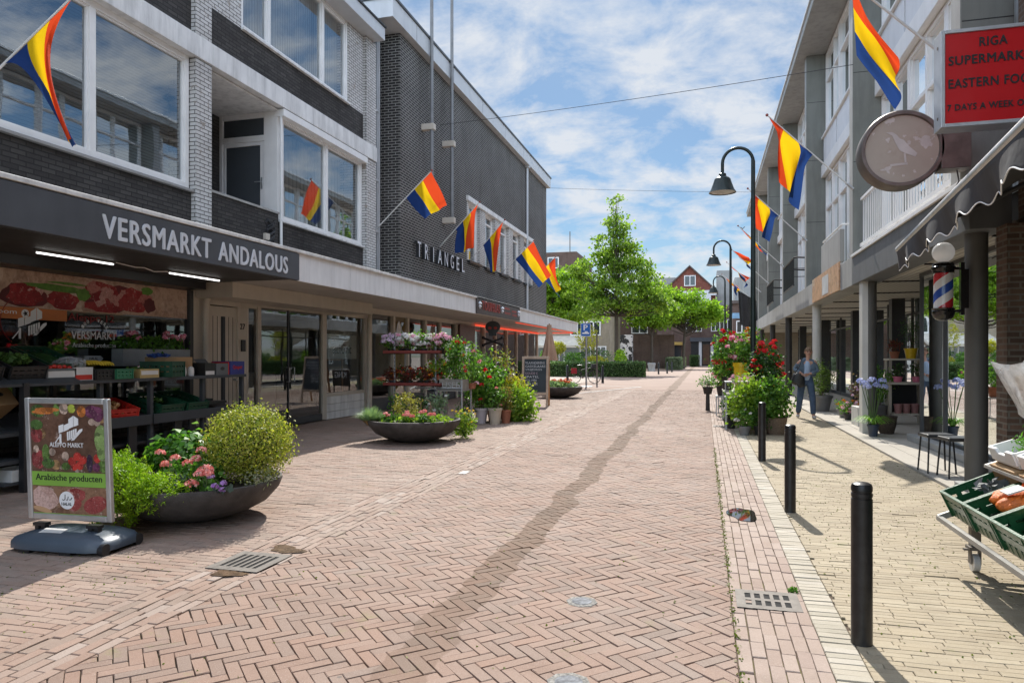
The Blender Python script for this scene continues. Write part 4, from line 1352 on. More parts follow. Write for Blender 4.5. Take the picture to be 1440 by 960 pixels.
for sg in (1, -1): mb.tube([c0 + Vector((-.32 * sg, 0, -.42)), c0 + Vector((.32 * sg, 0, -.2))], [.035, .035], 8)
for sx, sz in ((-.34, -.44), (.34, -.44), (-.34, -.18), (.34, -.18)): mb.ball(c0 + Vector((sx, 0, sz)), .06, 8)
mb.build("crossbones", m_sk, SK)
mb = MB(); mb.cyl(c0 + Vector((0, 0, .38)), c0 + Vector((0, 0, .46)), .01); mb.build("hanger", m_sk, SK)
P_ = thing("closed_parasol", "closed salmon beige parasol standing at the end of the canopy", "parasol", (-6.05, 28.2, 0))
mb = MB()
prof = []
def par(u, v):
    a = u * 2 * math.pi; r = 0.09 + 0.22 * (v ** 1.3); r *= 1 + .22 * math.cos(a * 8) * v
    return (-6.05 + r * math.cos(a), 28.2 + r * math.sin(a), 2.75 - v * 1.45)
mb.grid(48, 10, par); mb.build("folded_cloth", plain("salmon_canvas", (0.42, 0.27, 0.18), 0.85, var=0.12), P_, smooth=True, ang=60)
mb = MB(); mb.cyl((-6.05, 28.2, 0.05), (-6.05, 28.2, 2.8), .03); mb.build("pole", m_oak, P_, smooth=True)
mb = MB(); mb.lathe([(.3, 0), (.3, .06), (.05, .1), (.04, .3)], (-6.05, 28.2, 0), 20); mb.build("base", m_dgrey, P_)
OB = thing("chalk_sign", "small black chalk sign standing among plants before the skull shop", "sign", (-5.6, 20.6, 0))
mb = MB(); mb.obox((-5.75, 20.8, .78), (.36, .1, 0), (0.01, -.03, .26), (.01, .02, 0)); mb.build("board", m_black, OB)
text_mb("KING", (-6.0, 20.685, .78), (.96, .27, 0), ZP, 0.5, 0.2, 0.004).build("lettering", m_whiteink, OB)
mb = MB(); mb.bar((-6.05, 20.75, 0), (-6.05, 20.78, .55), .03, .03); mb.bar((-5.45, 20.9, 0), (-5.45, 20.93, .55), .03, .03); mb.build("leg", m_black, OB)

# ================================================================== GREENGROCER STAND (LEFT)
m_stand = plain("dark_grey_stand_paint", (0.045, 0.048, 0.052), 0.55, var=0.2, dirt=0.3)
m_gcrate = plain("dark_green_plastic", (0.012, 0.06, 0.03), 0.38, var=0.2)
m_bcrate = plain("black_plastic", (0.015, 0.016, 0.017), 0.4, var=0.2)
m_rcrate = plain("red_plastic", (0.5, 0.025, 0.015), 0.38, var=0.1)
m_card = plain("brown_cardboard", (0.36, 0.225, 0.11), 0.8, var=0.12, bump=0.1)
m_wcard = plain("white_carton", (0.62, 0.6, 0.57), 0.7, var=0.06)
m_gcard = plain("grey_carton", (0.12, 0.125, 0.125), 0.7)
m_blue = plain("blue_carton", (0.02, 0.03, 0.17), 0.5)


def crate_local(w, d, h, mat, slots=3, taper=0.012):
    """open plastic crate around the origin: floor, four slotted walls, rim"""
    mb = MB()
    t_ = 0.012
    mb.box(-w / 2 + t_, w / 2 - t_, -d / 2 + t_, d / 2 - t_, 0, .012)
    def wall(p, q, nrm):
        p, q = Vector(p), Vector(q); nv = Vector(nrm)
        L = (q - p).length; x = (q - p).normalized()
        for (a, b) in ((0.0, .30), (.38, .62), (.72, .93)):
            c_ = (p + q) / 2 + Vector((0, 0, h * (a + b) / 2)) + nv * taper * (a + b) / 2
            mb.obox(c_, x * L / 2, nv * t_ / 2, (0, 0, h * (b - a) / 2))
        n = max(4, int(L / 0.075))
        for i in range(n + 1):
            c_ = p + x * (L * i / n) + Vector((0, 0, h * .465)) + nv * taper * .4
            mb.obox(c_, x * (0.017 if 0 < i < n else .024), nv * t_ * .45, (0, 0, h * .465))
    wall((-w / 2, -d / 2, 0), (w / 2, -d / 2, 0), (0, -1, 0)); wall((-w / 2, d / 2, 0), (w / 2, d / 2, 0), (0, 1, 0))
    wall((-w / 2, -d / 2, 0), (-w / 2, d / 2, 0), (-1, 0, 0)); wall((w / 2, -d / 2, 0), (w / 2, d / 2, 0), (1, 0, 0))
    body = mb
    rm = MB()
    e = .022
    W2, D2 = w / 2 + taper + .012, d / 2 + taper + .012
    rm.box(-W2, W2, -D2, -D2 + e, h * .93, h); rm.box(-W2, W2, D2 - e, D2, h * .93, h)
    rm.box(-W2, -W2 + e, -D2 + e, D2 - e, h * .93, h); rm.box(W2 - e, W2, -D2 + e, D2 - e, h * .93, h)
    return body, rm


def crate(label, loc, w, d, h, mat, rot=(0, 0, 0), group=None, name="crate", cat="crate"):
    r = thing(name, label, cat, (0, 0, 0), group)
    b, rm = crate_local(w, d, h, mat)
    b.build("body", mat, r); rm.build("rim", mat, r, bevel=0.003)
    r.location = loc; r.rotation_euler = rot
    return r


def carton(label, loc, w, d, h, mat, rot=(0, 0, 0), flaps=True, hole=False, band=None):
    r = thing("carton", label, "box", (0, 0, 0))
    mb = MB(); t_ = .006
    mb.box(-w / 2, w / 2, -d / 2, d / 2, 0, .008)
    mb.box(-w / 2, w / 2, -d / 2, -d / 2 + t_, .008, h); mb.box(-w / 2, w / 2, d / 2 - t_, d / 2, .008, h)
    mb.box(-w / 2, -w / 2 + t_, -d / 2 + t_, d / 2 - t_, .008, h); mb.box(w / 2 - t_, w / 2, -d / 2 + t_, d / 2 - t_, .008, h)
    mb.build("body", mat, r)
    if flaps:
        mb = MB(); mb.obox((-w / 2 - .03, 0, h + .03), (.035, 0, -.035), (0, d / 2 * .96, 0), (.002, 0, .002)); mb.build("flap", mat, r)
    if hole:
        mb = MB(); mb.prism([(.055 * math.cos(a), -d / 2 - .001, h * .55 + .03 * math.sin(a)) for a in np.linspace(0, 6.28, 17)[:-1]], (0, 0, 0), (0, -.002, 0)); mb.build("hand_hole", m_black, r)
        mb = MB(); mb.prism([(w / 2 + .001, .05 * math.cos(a), h * .55 + .028 * math.sin(a)) for a in np.linspace(0, 6.28, 17)[:-1]], (0, 0, 0), (.002, 0, 0)); mb.build("hand_hole", m_black, r)
    if band:
        mb = MB(); mb.box(w / 2, w / 2 + .002, -d / 2 * .9, d / 2 * .9, h * band[1], h * band[2]); mb.build("printed_band", band[0], r)
    r.location = loc; r.rotation_euler = rot
    return r


ST2 = thing("display_stand", "long dark grey vegetable stand with a top shelf, sloping lower board and square posts", "stand", (-7.8, 8.1, 0))
mb = MB(); mb.box(-8.15, -7.3, 6.25, 10.2, 1.155, 1.20); mb.build("top_shelf", m_stand, ST2, bevel=0.004)
for (a, b) in ((6.25, 8.13), (8.16, 10.2)):
    mb = MB(); mb.box(-7.33, -7.3, a, b, .565, .70); mb.build("front_board", m_stand, ST2, bevel=0.004)
    mb = MB(); mb.prism([(-8.1, a, .80), (-7.34, a, .60), (-7.34, a, .57), (-8.1, a, .77)], (0, 0, 0), (0, b - a, 0)); mb.build("lower_shelf", m_stand, ST2)
for y in (6.25, 7.3, 8.145, 9.2, 10.15):
    for x in (-7.38, -8.12):
        mb = MB(); mb.box(x - .03, x + .03, y, y + .055, 0, 1.155); mb.build("post", m_stand, ST2)
for y in (6.7, 7.0, 7.75, 8.6, 8.9, 9.5, 9.8):
    mb = MB(); mb.box(-7.36, -7.335, y, y + .14, 0.02, .565); mb.build("slat", m_black, ST2)
mb = MB(); mb.box(-8.1, -7.4, 6.3, 10.2, .3, .335); mb.build("bottom_shelf", m_black, ST2)
SU = thing("display_stand", "tall black rack for tilted greens standing nearest the camera at the vegetable shop", "stand", (-7.6, 5.3, 0))
for y in (4.4, 5.2, 6.12):
    for x in (-7.22, -8.0):
        mb = MB(); mb.box(x - .035, x + .035, y, y + .07, 0, 1.2 if x > -7.5 else 1.5); mb.build("post", m_black, SU)
for z in (.32, .62):
    mb = MB(); mb.box(-8.0, -7.25, 4.4, 6.2, z, z + .04); mb.build("shelf", m_stand, SU)
mb = MB(); mb.prism([(-8.05, 4.4, 1.48), (-7.2, 4.4, 1.16), (-7.2, 4.4, 1.19), (-8.05, 4.4, 1.51)], (0, 0, 0), (0, 2.5, 0)); mb.build("sloping_shelf", m_stand, SU)

# crates and boxes along the top shelf
tilt = rad(20)
m_olive = leaf_mat("bagged_greens", [(0.05, 0.11, 0.02), (0.1, 0.19, 0.04), (0.18, 0.27, 0.08)], 0.2)
def greens(label, c, r, n, size, cat="vegetables"):
    P, d = blob(n, c, r, shell=.3)
    return leafthing("leafy_greens", label, cat, P, size, m_olive)
crate("black crate of leafy greens tilted on the rack at the picture's edge", (-7.62, 5.75, 1.34), .6, .42, .16, m_bcrate, (0, tilt, 0))
greens("heap of leafy greens in the tilted black crate at the picture's edge", (-7.6, 5.75, 1.46), (.24, .17, .07), 500, .06)
crate("black crate of leafy greens tilted on the rack before the castle emblem", (-7.62, 6.28, 1.34), .6, .42, .16, m_bcrate, (0, tilt, 0))
greens("heap of leafy greens in the tilted black crate before the castle emblem", (-7.6, 6.28, 1.46), (.24, .17, .07), 500, .06)
crate("dark green crate of cucumbers tilted above the tomatoes", (-7.7, 6.83, 1.36), .6, .42, .16, m_gcrate, (0, tilt, 0))
m_cuke = plain("cucumber_skin", (0.025, 0.075, 0.02), 0.35, var=0.4)
for i in range(7):
    mb = MB(); y = 6.67 + i * .055
    pts = [(-7.92 + .07 * k, y + .01 * math.sin(k + i), 1.52 - .025 * k + (.015 if i % 2 else 0)) for k in range(6)]
    mb.tube(pts, [.012, .024, .026, .026, .024, .010], 8)
    tag(mb.build("cucumber", m_cuke, None, smooth=True), "dark green cucumber lying in the tilted dark green crate", "cucumber", "cucumbers in the tilted crate")
carton("grey carton of tomatoes at the near end of the top shelf", (-7.52, 6.72, 1.20), .40, .40, .15, m_gcard, flaps=False, band=(m_wcard, .3, .8))
m_tom = plain("tomato_skin", (0.5, 0.02, 0.012), 0.25, var=0.2)
mb = MB(); mb.ball((0, 0, 0), .036, 12, sc=(1, 1, .85)); tom0 = mb.build("body", m_tom, None, smooth=True)
tag(tom0, "red tomato in the grey carton on the top shelf", "tomato", "tomatoes in the grey carton"); tom0.name = "tomato"
tp = [(-7.66 + .075 * i + rnd.uniform(-.01, .01), 6.57 + .07 * j + rnd.uniform(-.01, .01), 1.345 + rnd.uniform(0, .03)) for i in range(5) for j in range(5)]
for i, p in enumerate(tp):
    if i == 0: tom0.location = p
    else: o = tom0.copy(); C.objects.link(o); o.location = p
bx = carton("white carton with red lower half and a clear bag on top", (-7.46, 7.03, 1.20), .28, .27, .16, m_wcard, flaps=False, band=(m_rcrate, .05, .42))
P, d = blob(60, (-7.46, 7.03, 1.40), (.12, .13, .07), shell=.8)
t = NT("clear_plastic_film")
co = t.n("TexCoord").outputs["Object"]
tr = t.n("BsdfTransparent"); tr.inputs[0].default_value = (.95, .95, .95, 1)
b = t.bsdf((.75, .76, .78), .25, 0, .7)
tl = t.n("BsdfTranslucent"); tl.inputs[0].default_value = (.8, .81, .83, 1)
m1 = t.n("MixShader"); m1.inputs[0].default_value = .4; t.l(b.outputs[0], m1.inputs[1]); t.l(tl.outputs[0], m1.inputs[2])
m2 = t.n("MixShader"); t.l(t.ramp(t.noise(co, 9, 4, .6), [(.35, .3), (.65, .75)]), m2.inputs[0]); t.l(tr.outputs[0], m2.inputs[1]); t.l(m1.outputs[0], m2.inputs[2])
t.bump(t.noise(co, 22, 5, .7), .9, .03, b)
m_film = t.done(m2.outputs[0])
mb = MB()
def bagf(u, v):
    a, b = u * 2 * math.pi, v * math.pi * .95 + .05
    k = 1 + .12 * math.sin(7 * a + 3 * b) + .08 * math.sin(11 * a)
    return (-7.48 + .15 * k * math.sin(b) * math.cos(a), 6.98 + .17 * k * math.sin(b) * math.sin(a), 1.40 + .08 * math.cos(b) * k)
mb.grid(26, 12, bagf); tag(mb.build("plastic_bag", m_film, None, smooth=True, fix=False), "crumpled clear plastic bag on the white and red carton", "bag")
crate("black crate under the bananas on the top shelf", (-7.5, 7.32, 1.20), .4, .25, .13, m_bcrate)
m_ban = plain("banana_peel", (0.62, 0.42, 0.03), 0.5, var=0.15, vs=8)
for k, (by, bz, lab) in enumerate(((7.24, 1.33, "yellow banana bunch lying on the black crate, next to the clear bag"), (7.42, 1.32, "yellow banana bunch spilling over the black and green crates"))):
    r = thing("banana_bunch", lab, "bananas", (-7.5, by, bz))
    for i in range(6):
        mb = MB(); a0 = -.5 + i * .2
        pts = [(-7.56 + .20 * math.sin(t_) + .0 * i, by - .09 + .04 * i + .02 * math.sin(t_ * 2), bz + .02 + .09 * math.cos(t_ - .3) - .02) for t_ in np.linspace(-.9, 1.2, 8)]
        mb.tube(pts, [.008, .016, .02, .022, .022, .02, .014, .006], 7); mb.build("banana", m_ban, r, smooth=True)
crate("small green crate on the top shelf right after the bananas", (-7.48, 7.62, 1.20), .38, .26, .13, plain("mid_green_plastic", (0.03, 0.16, 0.08), .4))
carton("yellow brown fruit carton with a printed oval on the top shelf", (-7.48, 8.08, 1.20), .36, .34, .12, plain("yellow_carton", (0.42, 0.3, 0.12), .7), flaps=False, band=(m_wcard, .35, .8))
greens("yellow green peppers in the yellow brown carton", (-7.48, 8.02, 1.31), (.14, .14, .03), 120, .05)
crate("dark green folding crate leaning on the big cardboard box", (-7.5, 8.55, 1.20), .42, .36, .22, m_gcrate, (0, 0, rad(14)))
carton("big brown cardboard box with hand holes on the top shelf", (-7.68, 8.88, 1.20), .36, .56, .28, m_card, hole=True, flaps=False)
mb = MB(); mb.lathe([(.05, 0), (.06, .06), (.05, .13), (.02, .15)], (-7.42, 8.85, 1.2), 12); tag(mb.build("milk_bottle", m_wcard, None, smooth=True), "white bottle standing before the big cardboard box", "bottle")
mb = MB(); mb.lathe([(.045, 0), (.05, .06), (.045, .12), (.02, .14)], (-7.40, 9.0, 1.2), 12); tag(mb.build("milk_bottle", m_wcard, None, smooth=True), "white bottle between the big cardboard box and the black carton", "bottle")
P, _ = blob(90, (-7.7, 8.7, 1.5), (.1, .2, .02)); tag(leaves("paper_wrap", P, .07, plain("blue_tissue", (.04, .1, .35), .6), None, .8), "blue tissue paper sticking out of the big cardboard box", "paper")
carton("black carton of dark jars on the top shelf", (-7.5, 9.33, 1.20), .36, .22, .19, m_bcrate, flaps=False, band=(m_wcard, .05, .35))
carton("grey carton with red inner flap on the top shelf", (-7.5, 9.62, 1.20), .36, .28, .18, m_gcard, flaps=True, hole=True)
mb = MB(); mb.box(-7.64, -7.32, 9.765, 9.785, 1.2, 1.40); tag(mb.build("carton_divider", m_rcrate, None), "upright red card between the grey and the blue carton", "card")
bb = carton("blue carton with red printed script at the far end of the top shelf", (-7.48, 9.98, 1.20), .34, .36, .21, m_blue, flaps=False)
lt = text_mb("Qsuper", (-7.308, 9.86, 1.27), YP, ZP, .24, .08, .002, .01).build("lettering", m_rcrate, None)
lt.parent = bb; lt.location = -bb.location
# lower shelf
crate("red plastic crate of onions tilted on the lower shelf", (-7.62, 7.72, .70), .5, .42, .17, m_rcrate, (0, rad(14), rad(-12)))
m_onion = plain("onion_skin", (0.42, 0.2, 0.07), .45, var=.3)
mb = MB(); mb.ball((0, 0, 0), .034, 10); on0 = mb.build("onion", m_onion, None, smooth=True); tag(on0, "brown onion heaped in the tilted red crate", "onion", "onions in the red crate")
for i in range(14):
    p = (-7.75 + rnd.uniform(0, .3), 7.58 + rnd.uniform(0, .28), .84 - .04 * (i % 4) + rnd.uniform(0, .03))
    if i == 0: on0.location = p
    else: o = on0.copy(); C.objects.link(o); o.location = p
crate("dark green crate tilted on the lower shelf under the folding crate", (-7.62, 8.52, .70), .55, .42, .2, m_gcrate, (0, rad(16), 0))
crate("dark green crate tilted on the lower shelf under the black carton", (-7.62, 9.05, .70), .55, .42, .2, m_gcrate, (0, rad(16), 0))
crate("black crate on the lower shelf left of the red onion crate", (-7.62, 7.1, .70), .55, .42, .17, m_bcrate, (0, rad(14), 0))
greens("dark leaves heaped in the dark green crate under the folding crate", (-7.66, 8.5, .86), (.2, .16, .04), 160, .05)
mb = MB(); mb.box(-7.95, -7.45, 9.42, 9.9, .74, .78); mb.box(-7.9, -7.6, 9.5, 9.75, .78, .82); tag(mb.build("folded_sack", m_bcrate, None), "flat folded black sack on the far end of the lower shelf", "sack")
carton("brown cardboard box tipped over on the black rack behind the poster sign", (-7.5, 6.05, .86), .34, .36, .26, m_card, (0, rad(-38), rad(12)), hole=True)
gb = carton("low white carton with a red tomato print on the ground behind the poster sign", (-7.42, 6.2, .335), .3, .3, .13, m_wcard, flaps=False)
lt = text_mb("Gro", (-7.268, 6.2, .35), YP, ZP, .12, .06, .002, .015).build("lettering", m_green, None)
lt.parent = gb; lt.location = -gb.location
gb.location.z = .12
mb = MB(); mb.box(-7.6, -7.25, 5.95, 6.45, .09, .12); tag(mb.build("low_plinth", m_stand, None), "low grey step under the white carton with the tomato print", "step")

# flower box behind the big carton
m_pinkp = petal_mat("pink_petals", [(0.75, 0.12, 0.25), (0.85, 0.35, 0.45), (0.9, 0.6, 0.65)])
m_leafm = leaf_mat("geranium_leaves", [(0.04, 0.12, 0.02), (0.09, 0.22, 0.03), (0.15, 0.3, 0.05)], .4)
fb = thing("flower_box", "grey flower box of pink and white geraniums on the sill behind the big cardboard box", "flowers", (-8.25, 9.1, 1.5))
mb = MB(); mb.box(-8.35, -8.15, 8.5, 9.9, 1.35, 1.6); mb.build("planter", plain("zinc_box", (.3, .31, .32), .5, .4), fb)
P, d = blob(520, (-8.22, 9.15, 1.68), (.14, .75, .13), shell=.2); leaves("foliage", P, .055, m_leafm, fb, .9)
cc, _ = blob(13, (-8.15, 9.2, 1.80), (.1, .7, .08), shell=.3); heads("blossoms", cc, .045, 26, .04, m_pinkp, fb)

# ================================================================== FREE STANDING POSTER SIGN
PS = thing("poster_stand", "silver framed poster stand with a food poster on a dark rolling base", "sign", (-4.78, 4.5, 0))
PS.rotation_euler = (0, 0, 0)
ry = Vector((.9988, .048, 0)).normalized()  # along the poster
ny_ = Vector((ry.y, -ry.x, 0))              # towards the street camera side
o0 = Vector((-5.15, 4.44, .22)); PW, PH = .77, .95
tl = Vector((-.012, -.03, 1)).normalized()
def pp(x, z, n=0.0): return o0 + ry * x + tl * z + ny_ * n
m_silver = plain("brushed_silver_frame", (.5, .5, .5), .38, .65, var=.12, vs=6)
mb = MB()
fwd = .045
for (a, b, c_, d) in ((0, fwd, 0, PH), (PW - fwd, PW, 0, PH), (fwd, PW - fwd, 0, fwd), (fwd, PW - fwd, PH - fwd, PH)):
    mb.obox(pp((a + b) / 2, (c_ + d) / 2), ry * (b - a) / 2, tl * (d - c_) / 2, ny_ * .018)
mb.build("frame", m_silver, PS, bevel=0.008)
mb = MB(); mb.obox(pp(PW / 2, PH / 2, .0), ry * (PW / 2 - .03), tl * (PH / 2 - .03), ny_ * .006)
pst = mb.build("poster", blotch_mat("printed_wood_table", [(0, (.10, .055, .035)), (.5, (.16, .085, .055)), (1, (.12, .07, .045))], 3.0), PS)
def pflat(name, pts, mat, lift):
    mb = MB(); mb.prism([pp(x, z, .0065 + lift) for x, z in pts], (0, 0, 0), ny_ * .001)
    return mb.build(name, mat, pst)
def disc(cx, cz, rx, rz, mat, lift, name="printed_food", n=16, rot=0.0):
    return pflat(name, [(cx + rx * math.cos(a) * math.cos(rot) - rz * math.sin(a) * math.sin(rot), cz + rx * math.cos(a) * math.sin(rot) + rz * math.sin(a) * math.cos(rot)) for a in np.linspace(0, 2 * math.pi, n + 1)[:-1]], mat, lift)
cols = {"carrot": (.5, .17, .04), "pepper": (.12, .22, .05), "apple": (.35, .42, .06), "tomato": (.45, .04, .03), "grape": (.14, .04, .09), "cabbage": (.2, .3, .1), "onion": (.5, .38, .3), "potato": (.36, .22, .1), "beet": (.25, .05, .05), "aub": (.05, .03, .06), "herb": (.06, .12, .03)}
fm = {k: blotch_mat("printed_" + k, [(0, tuple(c * .45 for c in v)), (.5, v), (1, tuple(min(1, c * 1.5) for c in v))], 22.0) for k, v in cols.items()}
for (n_, cx, cz, rx, rz, rot) in (("herb", .12, .85, .07, .05, 0), ("carrot", .16, .84, .1, .017, -.8), ("carrot", .19, .86, .1, .017, -.7), ("carrot", .22, .86, .1, .016, -.5), ("pepper", .29, .86, .03, .05, 0), ("onion", .36, .87, .04, .045, 0), ("apple", .43, .87, .036, .034, 0), ("carrot", .52, .85, .04, .045, .3), ("grape", .61, .85, .06, .05, -.4), ("grape", .67, .83, .05, .06, 0), ("onion", .61, .77, .03, .026, 0), ("onion", .66, .765, .028, .026, 0), ("potato", .69, .79, .04, .03, .4),
    ("beet", .10, .66, .055, .06, 0), ("potato", .15, .67, .035, .04, 0), ("herb", .1, .74, .06, .04, 0), ("beet", .11, .47, .068, .075, 0), ("onion", .09, .55, .025, .03, 0), ("pepper", .18, .52, .035, .07, .3), ("herb", .2, .44, .06, .04, 0), ("potato", .27, .43, .042, .04, 0), ("onion", .24, .53, .03, .03, 0), ("onion", .36, .5, .032, .035, 0), ("pepper", .36, .42, .04, .03, .4),
    ("tomato", .42, .46, .036, .034, 0), ("tomato", .47, .5, .036, .034, 0), ("tomato", .52, .475, .036, .034, 0), ("tomato", .49, .43, .034, .034, 0), ("tomato", .44, .42, .03, .03, 0), ("aub", .58, .45, .028, .07, -.3), ("tomato", .65, .49, .032, .035, 0), ("cabbage", .69, .64, .06, .11, 0), ("cabbage", .7, .53, .05, .06, 0), ("grape", .64, .42, .035, .035, 0), ("pepper", .7, .43, .04, .05, .5)):
    disc(cx, cz, rx, rz, fm[n_], .0003 + rnd.random() * .0008)
pflat("printed_band", [(.045, .385), (.725, .365), (.725, .245), (.045, .265)][::-1] if False else [(.045, .265), (.725, .265), (.725, .375), (.045, .375)], m_green, .0022)
text_mb("Arabische producten", pp(.08, .292, .0102), ry, tl, .61, .066, .001, .006).build("lettering", m_ink, pst)
text_mb("ALEPPO MARKT", pp(.22, .57, .0085), ry, tl, .31, .036, .001, .004).build("lettering", m_whiteink, pst)
citadel(pst, pp(.31, .6, .0085), ry, tl, ny_, .22, m_whiteink)
pflat("printed_meat", [(.045, .05), (.725, .05), (.725, .262), (.045, .262)], blotch_mat("printed_board", [(0, (.16, .08, .05)), (1, (.3, .17, .1))], 4.0), .0004)
chick = blotch_mat("printed_chicken", [(0, (.55, .36, .3)), (.5, (.66, .46, .4)), (1, (.6, .4, .33))], 9.0)
beef = blotch_mat("printed_beef", [(0, (.3, .05, .05)), (.5, (.4, .09, .08)), (.8, (.22, .03, .03)), (1, (.6, .35, .3))], 14.0)
pflat("printed_food", [(.05, .13), (.1, .075), (.17, .065), (.24, .09), (.29, .14), (.26, .2), (.2, .25), (.1, .258), (.05, .22)], chick, .0008)
pflat("printed_food", [(.34, .19), (.37, .24), (.45, .255), (.53, .23), (.53, .18), (.46, .13), (.38, .12)], beef, .0009)
disc(.62, .13, .11, .065, beef, .0012, rot=.3)
disc(.43, .125, .07, .05, beef, .0011, rot=.5)
disc(.13, .075, .09, .02, plain("printed_bread", (.5, .3, .16), .6, bump=0), .0012, rot=-.2)
disc(.36, .155, .07, .07, m_whiteink, .0020, "printed_badge", 24)
text_mb("HALAL", pp(.313, .115, .0098), ry, tl, .094, .024, .0008, .004).build("lettering", m_ink, pst)
for pts in ([(.32, .16), (.335, .155), (.345, .165), (.347, .2)], [(.355, .16), (.37, .158), (.375, .185)], [(.385, .16), (.40, .163), (.41, .18)]):
    mb = MB(); mb.tube([pp(x, z, .0095) for x, z in pts], .0035, 5); mb.build("lettering", m_ink, pst)
pflat("printed_band", [(.045, .02), (.725, .02), (.725, .048), (.045, .05)], m_green, .0016)
for x in (.11, .6):
    mb = MB(); mb.obox(pp(x + .0, -.04, .0), ry * .055, tl * .012, ny_ * .03); mb.build("clamp", m_black, PS)
    for dx_ in (-.03, .03):
        mb = MB(); mb.obox(pp(x + dx_, -.09), ry * .017, tl * .06, ny_ * .02); mb.build("spring", m_black, PS)
m_base = plain("slate_blue_plastic", (.065, .085, .11), .45, var=.15, bump=.1)
mb = MB()
def basef(u, v):
    a = u * 2 * math.pi
    ca, sa = math.cos(a), math.sin(a)
    k = (abs(ca) ** 5 + abs(sa) ** 5) ** (-1 / 5)
    s_ = [1.0, 1.0, .94, .74, .3, 0.0][min(5, int(v * 5 + .5))]; z = [.03, .075, .105, .135, .15, .152][min(5, int(v * 5 + .5))]
    p = Vector((-4.765, 4.50, z)) + ry * (.44 * ca * k * s_) + ny_ * (.25 * sa * k * s_)
    return p
mb.grid(40, 5, basef); mb.build("base", m_base, PS, smooth=True, ang=50)
mb = MB(); mb.obox(Vector((-4.86, 4.36, .137)), ry * .1, ny_ * .06 + Vector((0, 0, -.015)), (0, .002, .006)); mb.build("base_label", m_wcard, PS)
for sx in (-.25, .12):
    mb = MB(); mb.obox(Vector((-4.765, 4.5, .02)) + ry * sx + ny_ * .2, ry * .05, ny_ * .03, (0, 0, .03)); mb.build("foot", m_black, PS)
for sg in (.17, -.17):
    w0 = Vector((-4.765, 4.5, .045)) + ry * .41 + ny_ * sg
    mb = MB(); mb.cyl(w0 - ry * .02, w0 + ry * .025, .045, n=20); mb.build("wheel", m_black, PS, smooth=True)

# ================================================================== BOWL PLANTERS
m_bowl = plain("dark_cast_stone", (.075, .066, .06), .7, var=.4, vs=7, bump=.8, bs=90, dirt=.5)
m_soil = plain("dark_soil", (.03, .02, .014), .95, var=.5, vs=40, bump=1.0, bs=70)
def bowl(label, loc, R):
    r = thing("bowl_planter", label, "planter", loc, None)
    mb = MB(); mb.lathe([(.32 * R, 0), (.36 * R, .02), (.62 * R, .075), (.83 * R, .17), (.965 * R, .30), (1.0 * R, .375), (.995 * R, .40), (.965 * R, .405), (.945 * R, .39), (.9 * R, .335)], loc, 56, cap=False); mb.build("bowl", m_bowl, r, smooth=True, ang=50)
    mb = MB(); mb.lathe([(.001, .37), (.5 * R, .375), (.93 * R, .34)], loc, 40, cap=False); mb.build("soil", m_soil, r, smooth=True)
    return r
b1 = (-4.50, 5.78, 0)
before_bowl = {o.name for o in C.objects}
bowl("dark round bowl planter behind the poster stand, filled with shrubs", b1, .86)

# plants of the first bowl
def stems(mb, base, tips, r=.006):
    for t_ in tips:
        b_ = Vector(base) + Vector((rnd.uniform(-.04, .04), rnd.uniform(-.04, .04), 0)); t2 = Vector(t_)
        mid = (b_ + t2) / 2 + Vector((rnd.uniform(-.05, .05), rnd.uniform(-.05, .05), .03))
        mb.tube([b_, mid, t2], [r, r * .7, r * .3], 5)
m_stem = plain("plant_stem", (.09, .06, .03), .8)
m_gstem = plain("green_stem", (.07, .13, .03), .6)
m_vari = leaf_mat("yellow_green_leaves", [(.08, .14, .015), (.18, .24, .02), (.36, .38, .05), (.54, .50, .13), (.26, .30, .03), (.44, .42, .08)], .42)
BS = thing("ball_shrub", "clipped yellow green ball shrub at the street side of the near bowl", "shrub", (-3.98, 5.95, .38))
P1, d1 = blob(9500, (-3.98, 5.95, .76), (.41, .41, .37), shell=.74)
P1 += d1 * (np.abs(RNG.normal(size=(len(P1), 1))) * .025)
leaves("foliage", P1, .031, m_vari, BS, .5, d1, .9)
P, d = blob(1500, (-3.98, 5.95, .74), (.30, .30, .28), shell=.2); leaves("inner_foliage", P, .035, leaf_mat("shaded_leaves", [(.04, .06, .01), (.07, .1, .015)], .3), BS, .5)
mb = MB(); stems(mb, (-3.98, 5.95, .36), [(-3.98 + .38 * math.cos(a) * s_, 5.95 + .38 * math.sin(a) * s_, .76 + z) for a in np.linspace(0, 6.2, 11) for s_, z in ((.95, .05), (.6, .3), (.5, .1))], .008); mb.build("stem", m_stem, BS)
m_conif = leaf_mat("juniper_sprays", [(.13, .27, .01), (.24, .40, .015), (.36, .52, .02), (.16, .32, .015), (.42, .56, .04)], .35)
m_conifd = leaf_mat("brown_juniper_twigs", [(.09, .075, .03), (.13, .10, .04), (.08, .09, .025)], .2)
JN = thing("juniper", "bright yellow green juniper spilling over the near bowl's rim", "shrub", (-4.95, 5.4, .38))
SP, SD = [], []
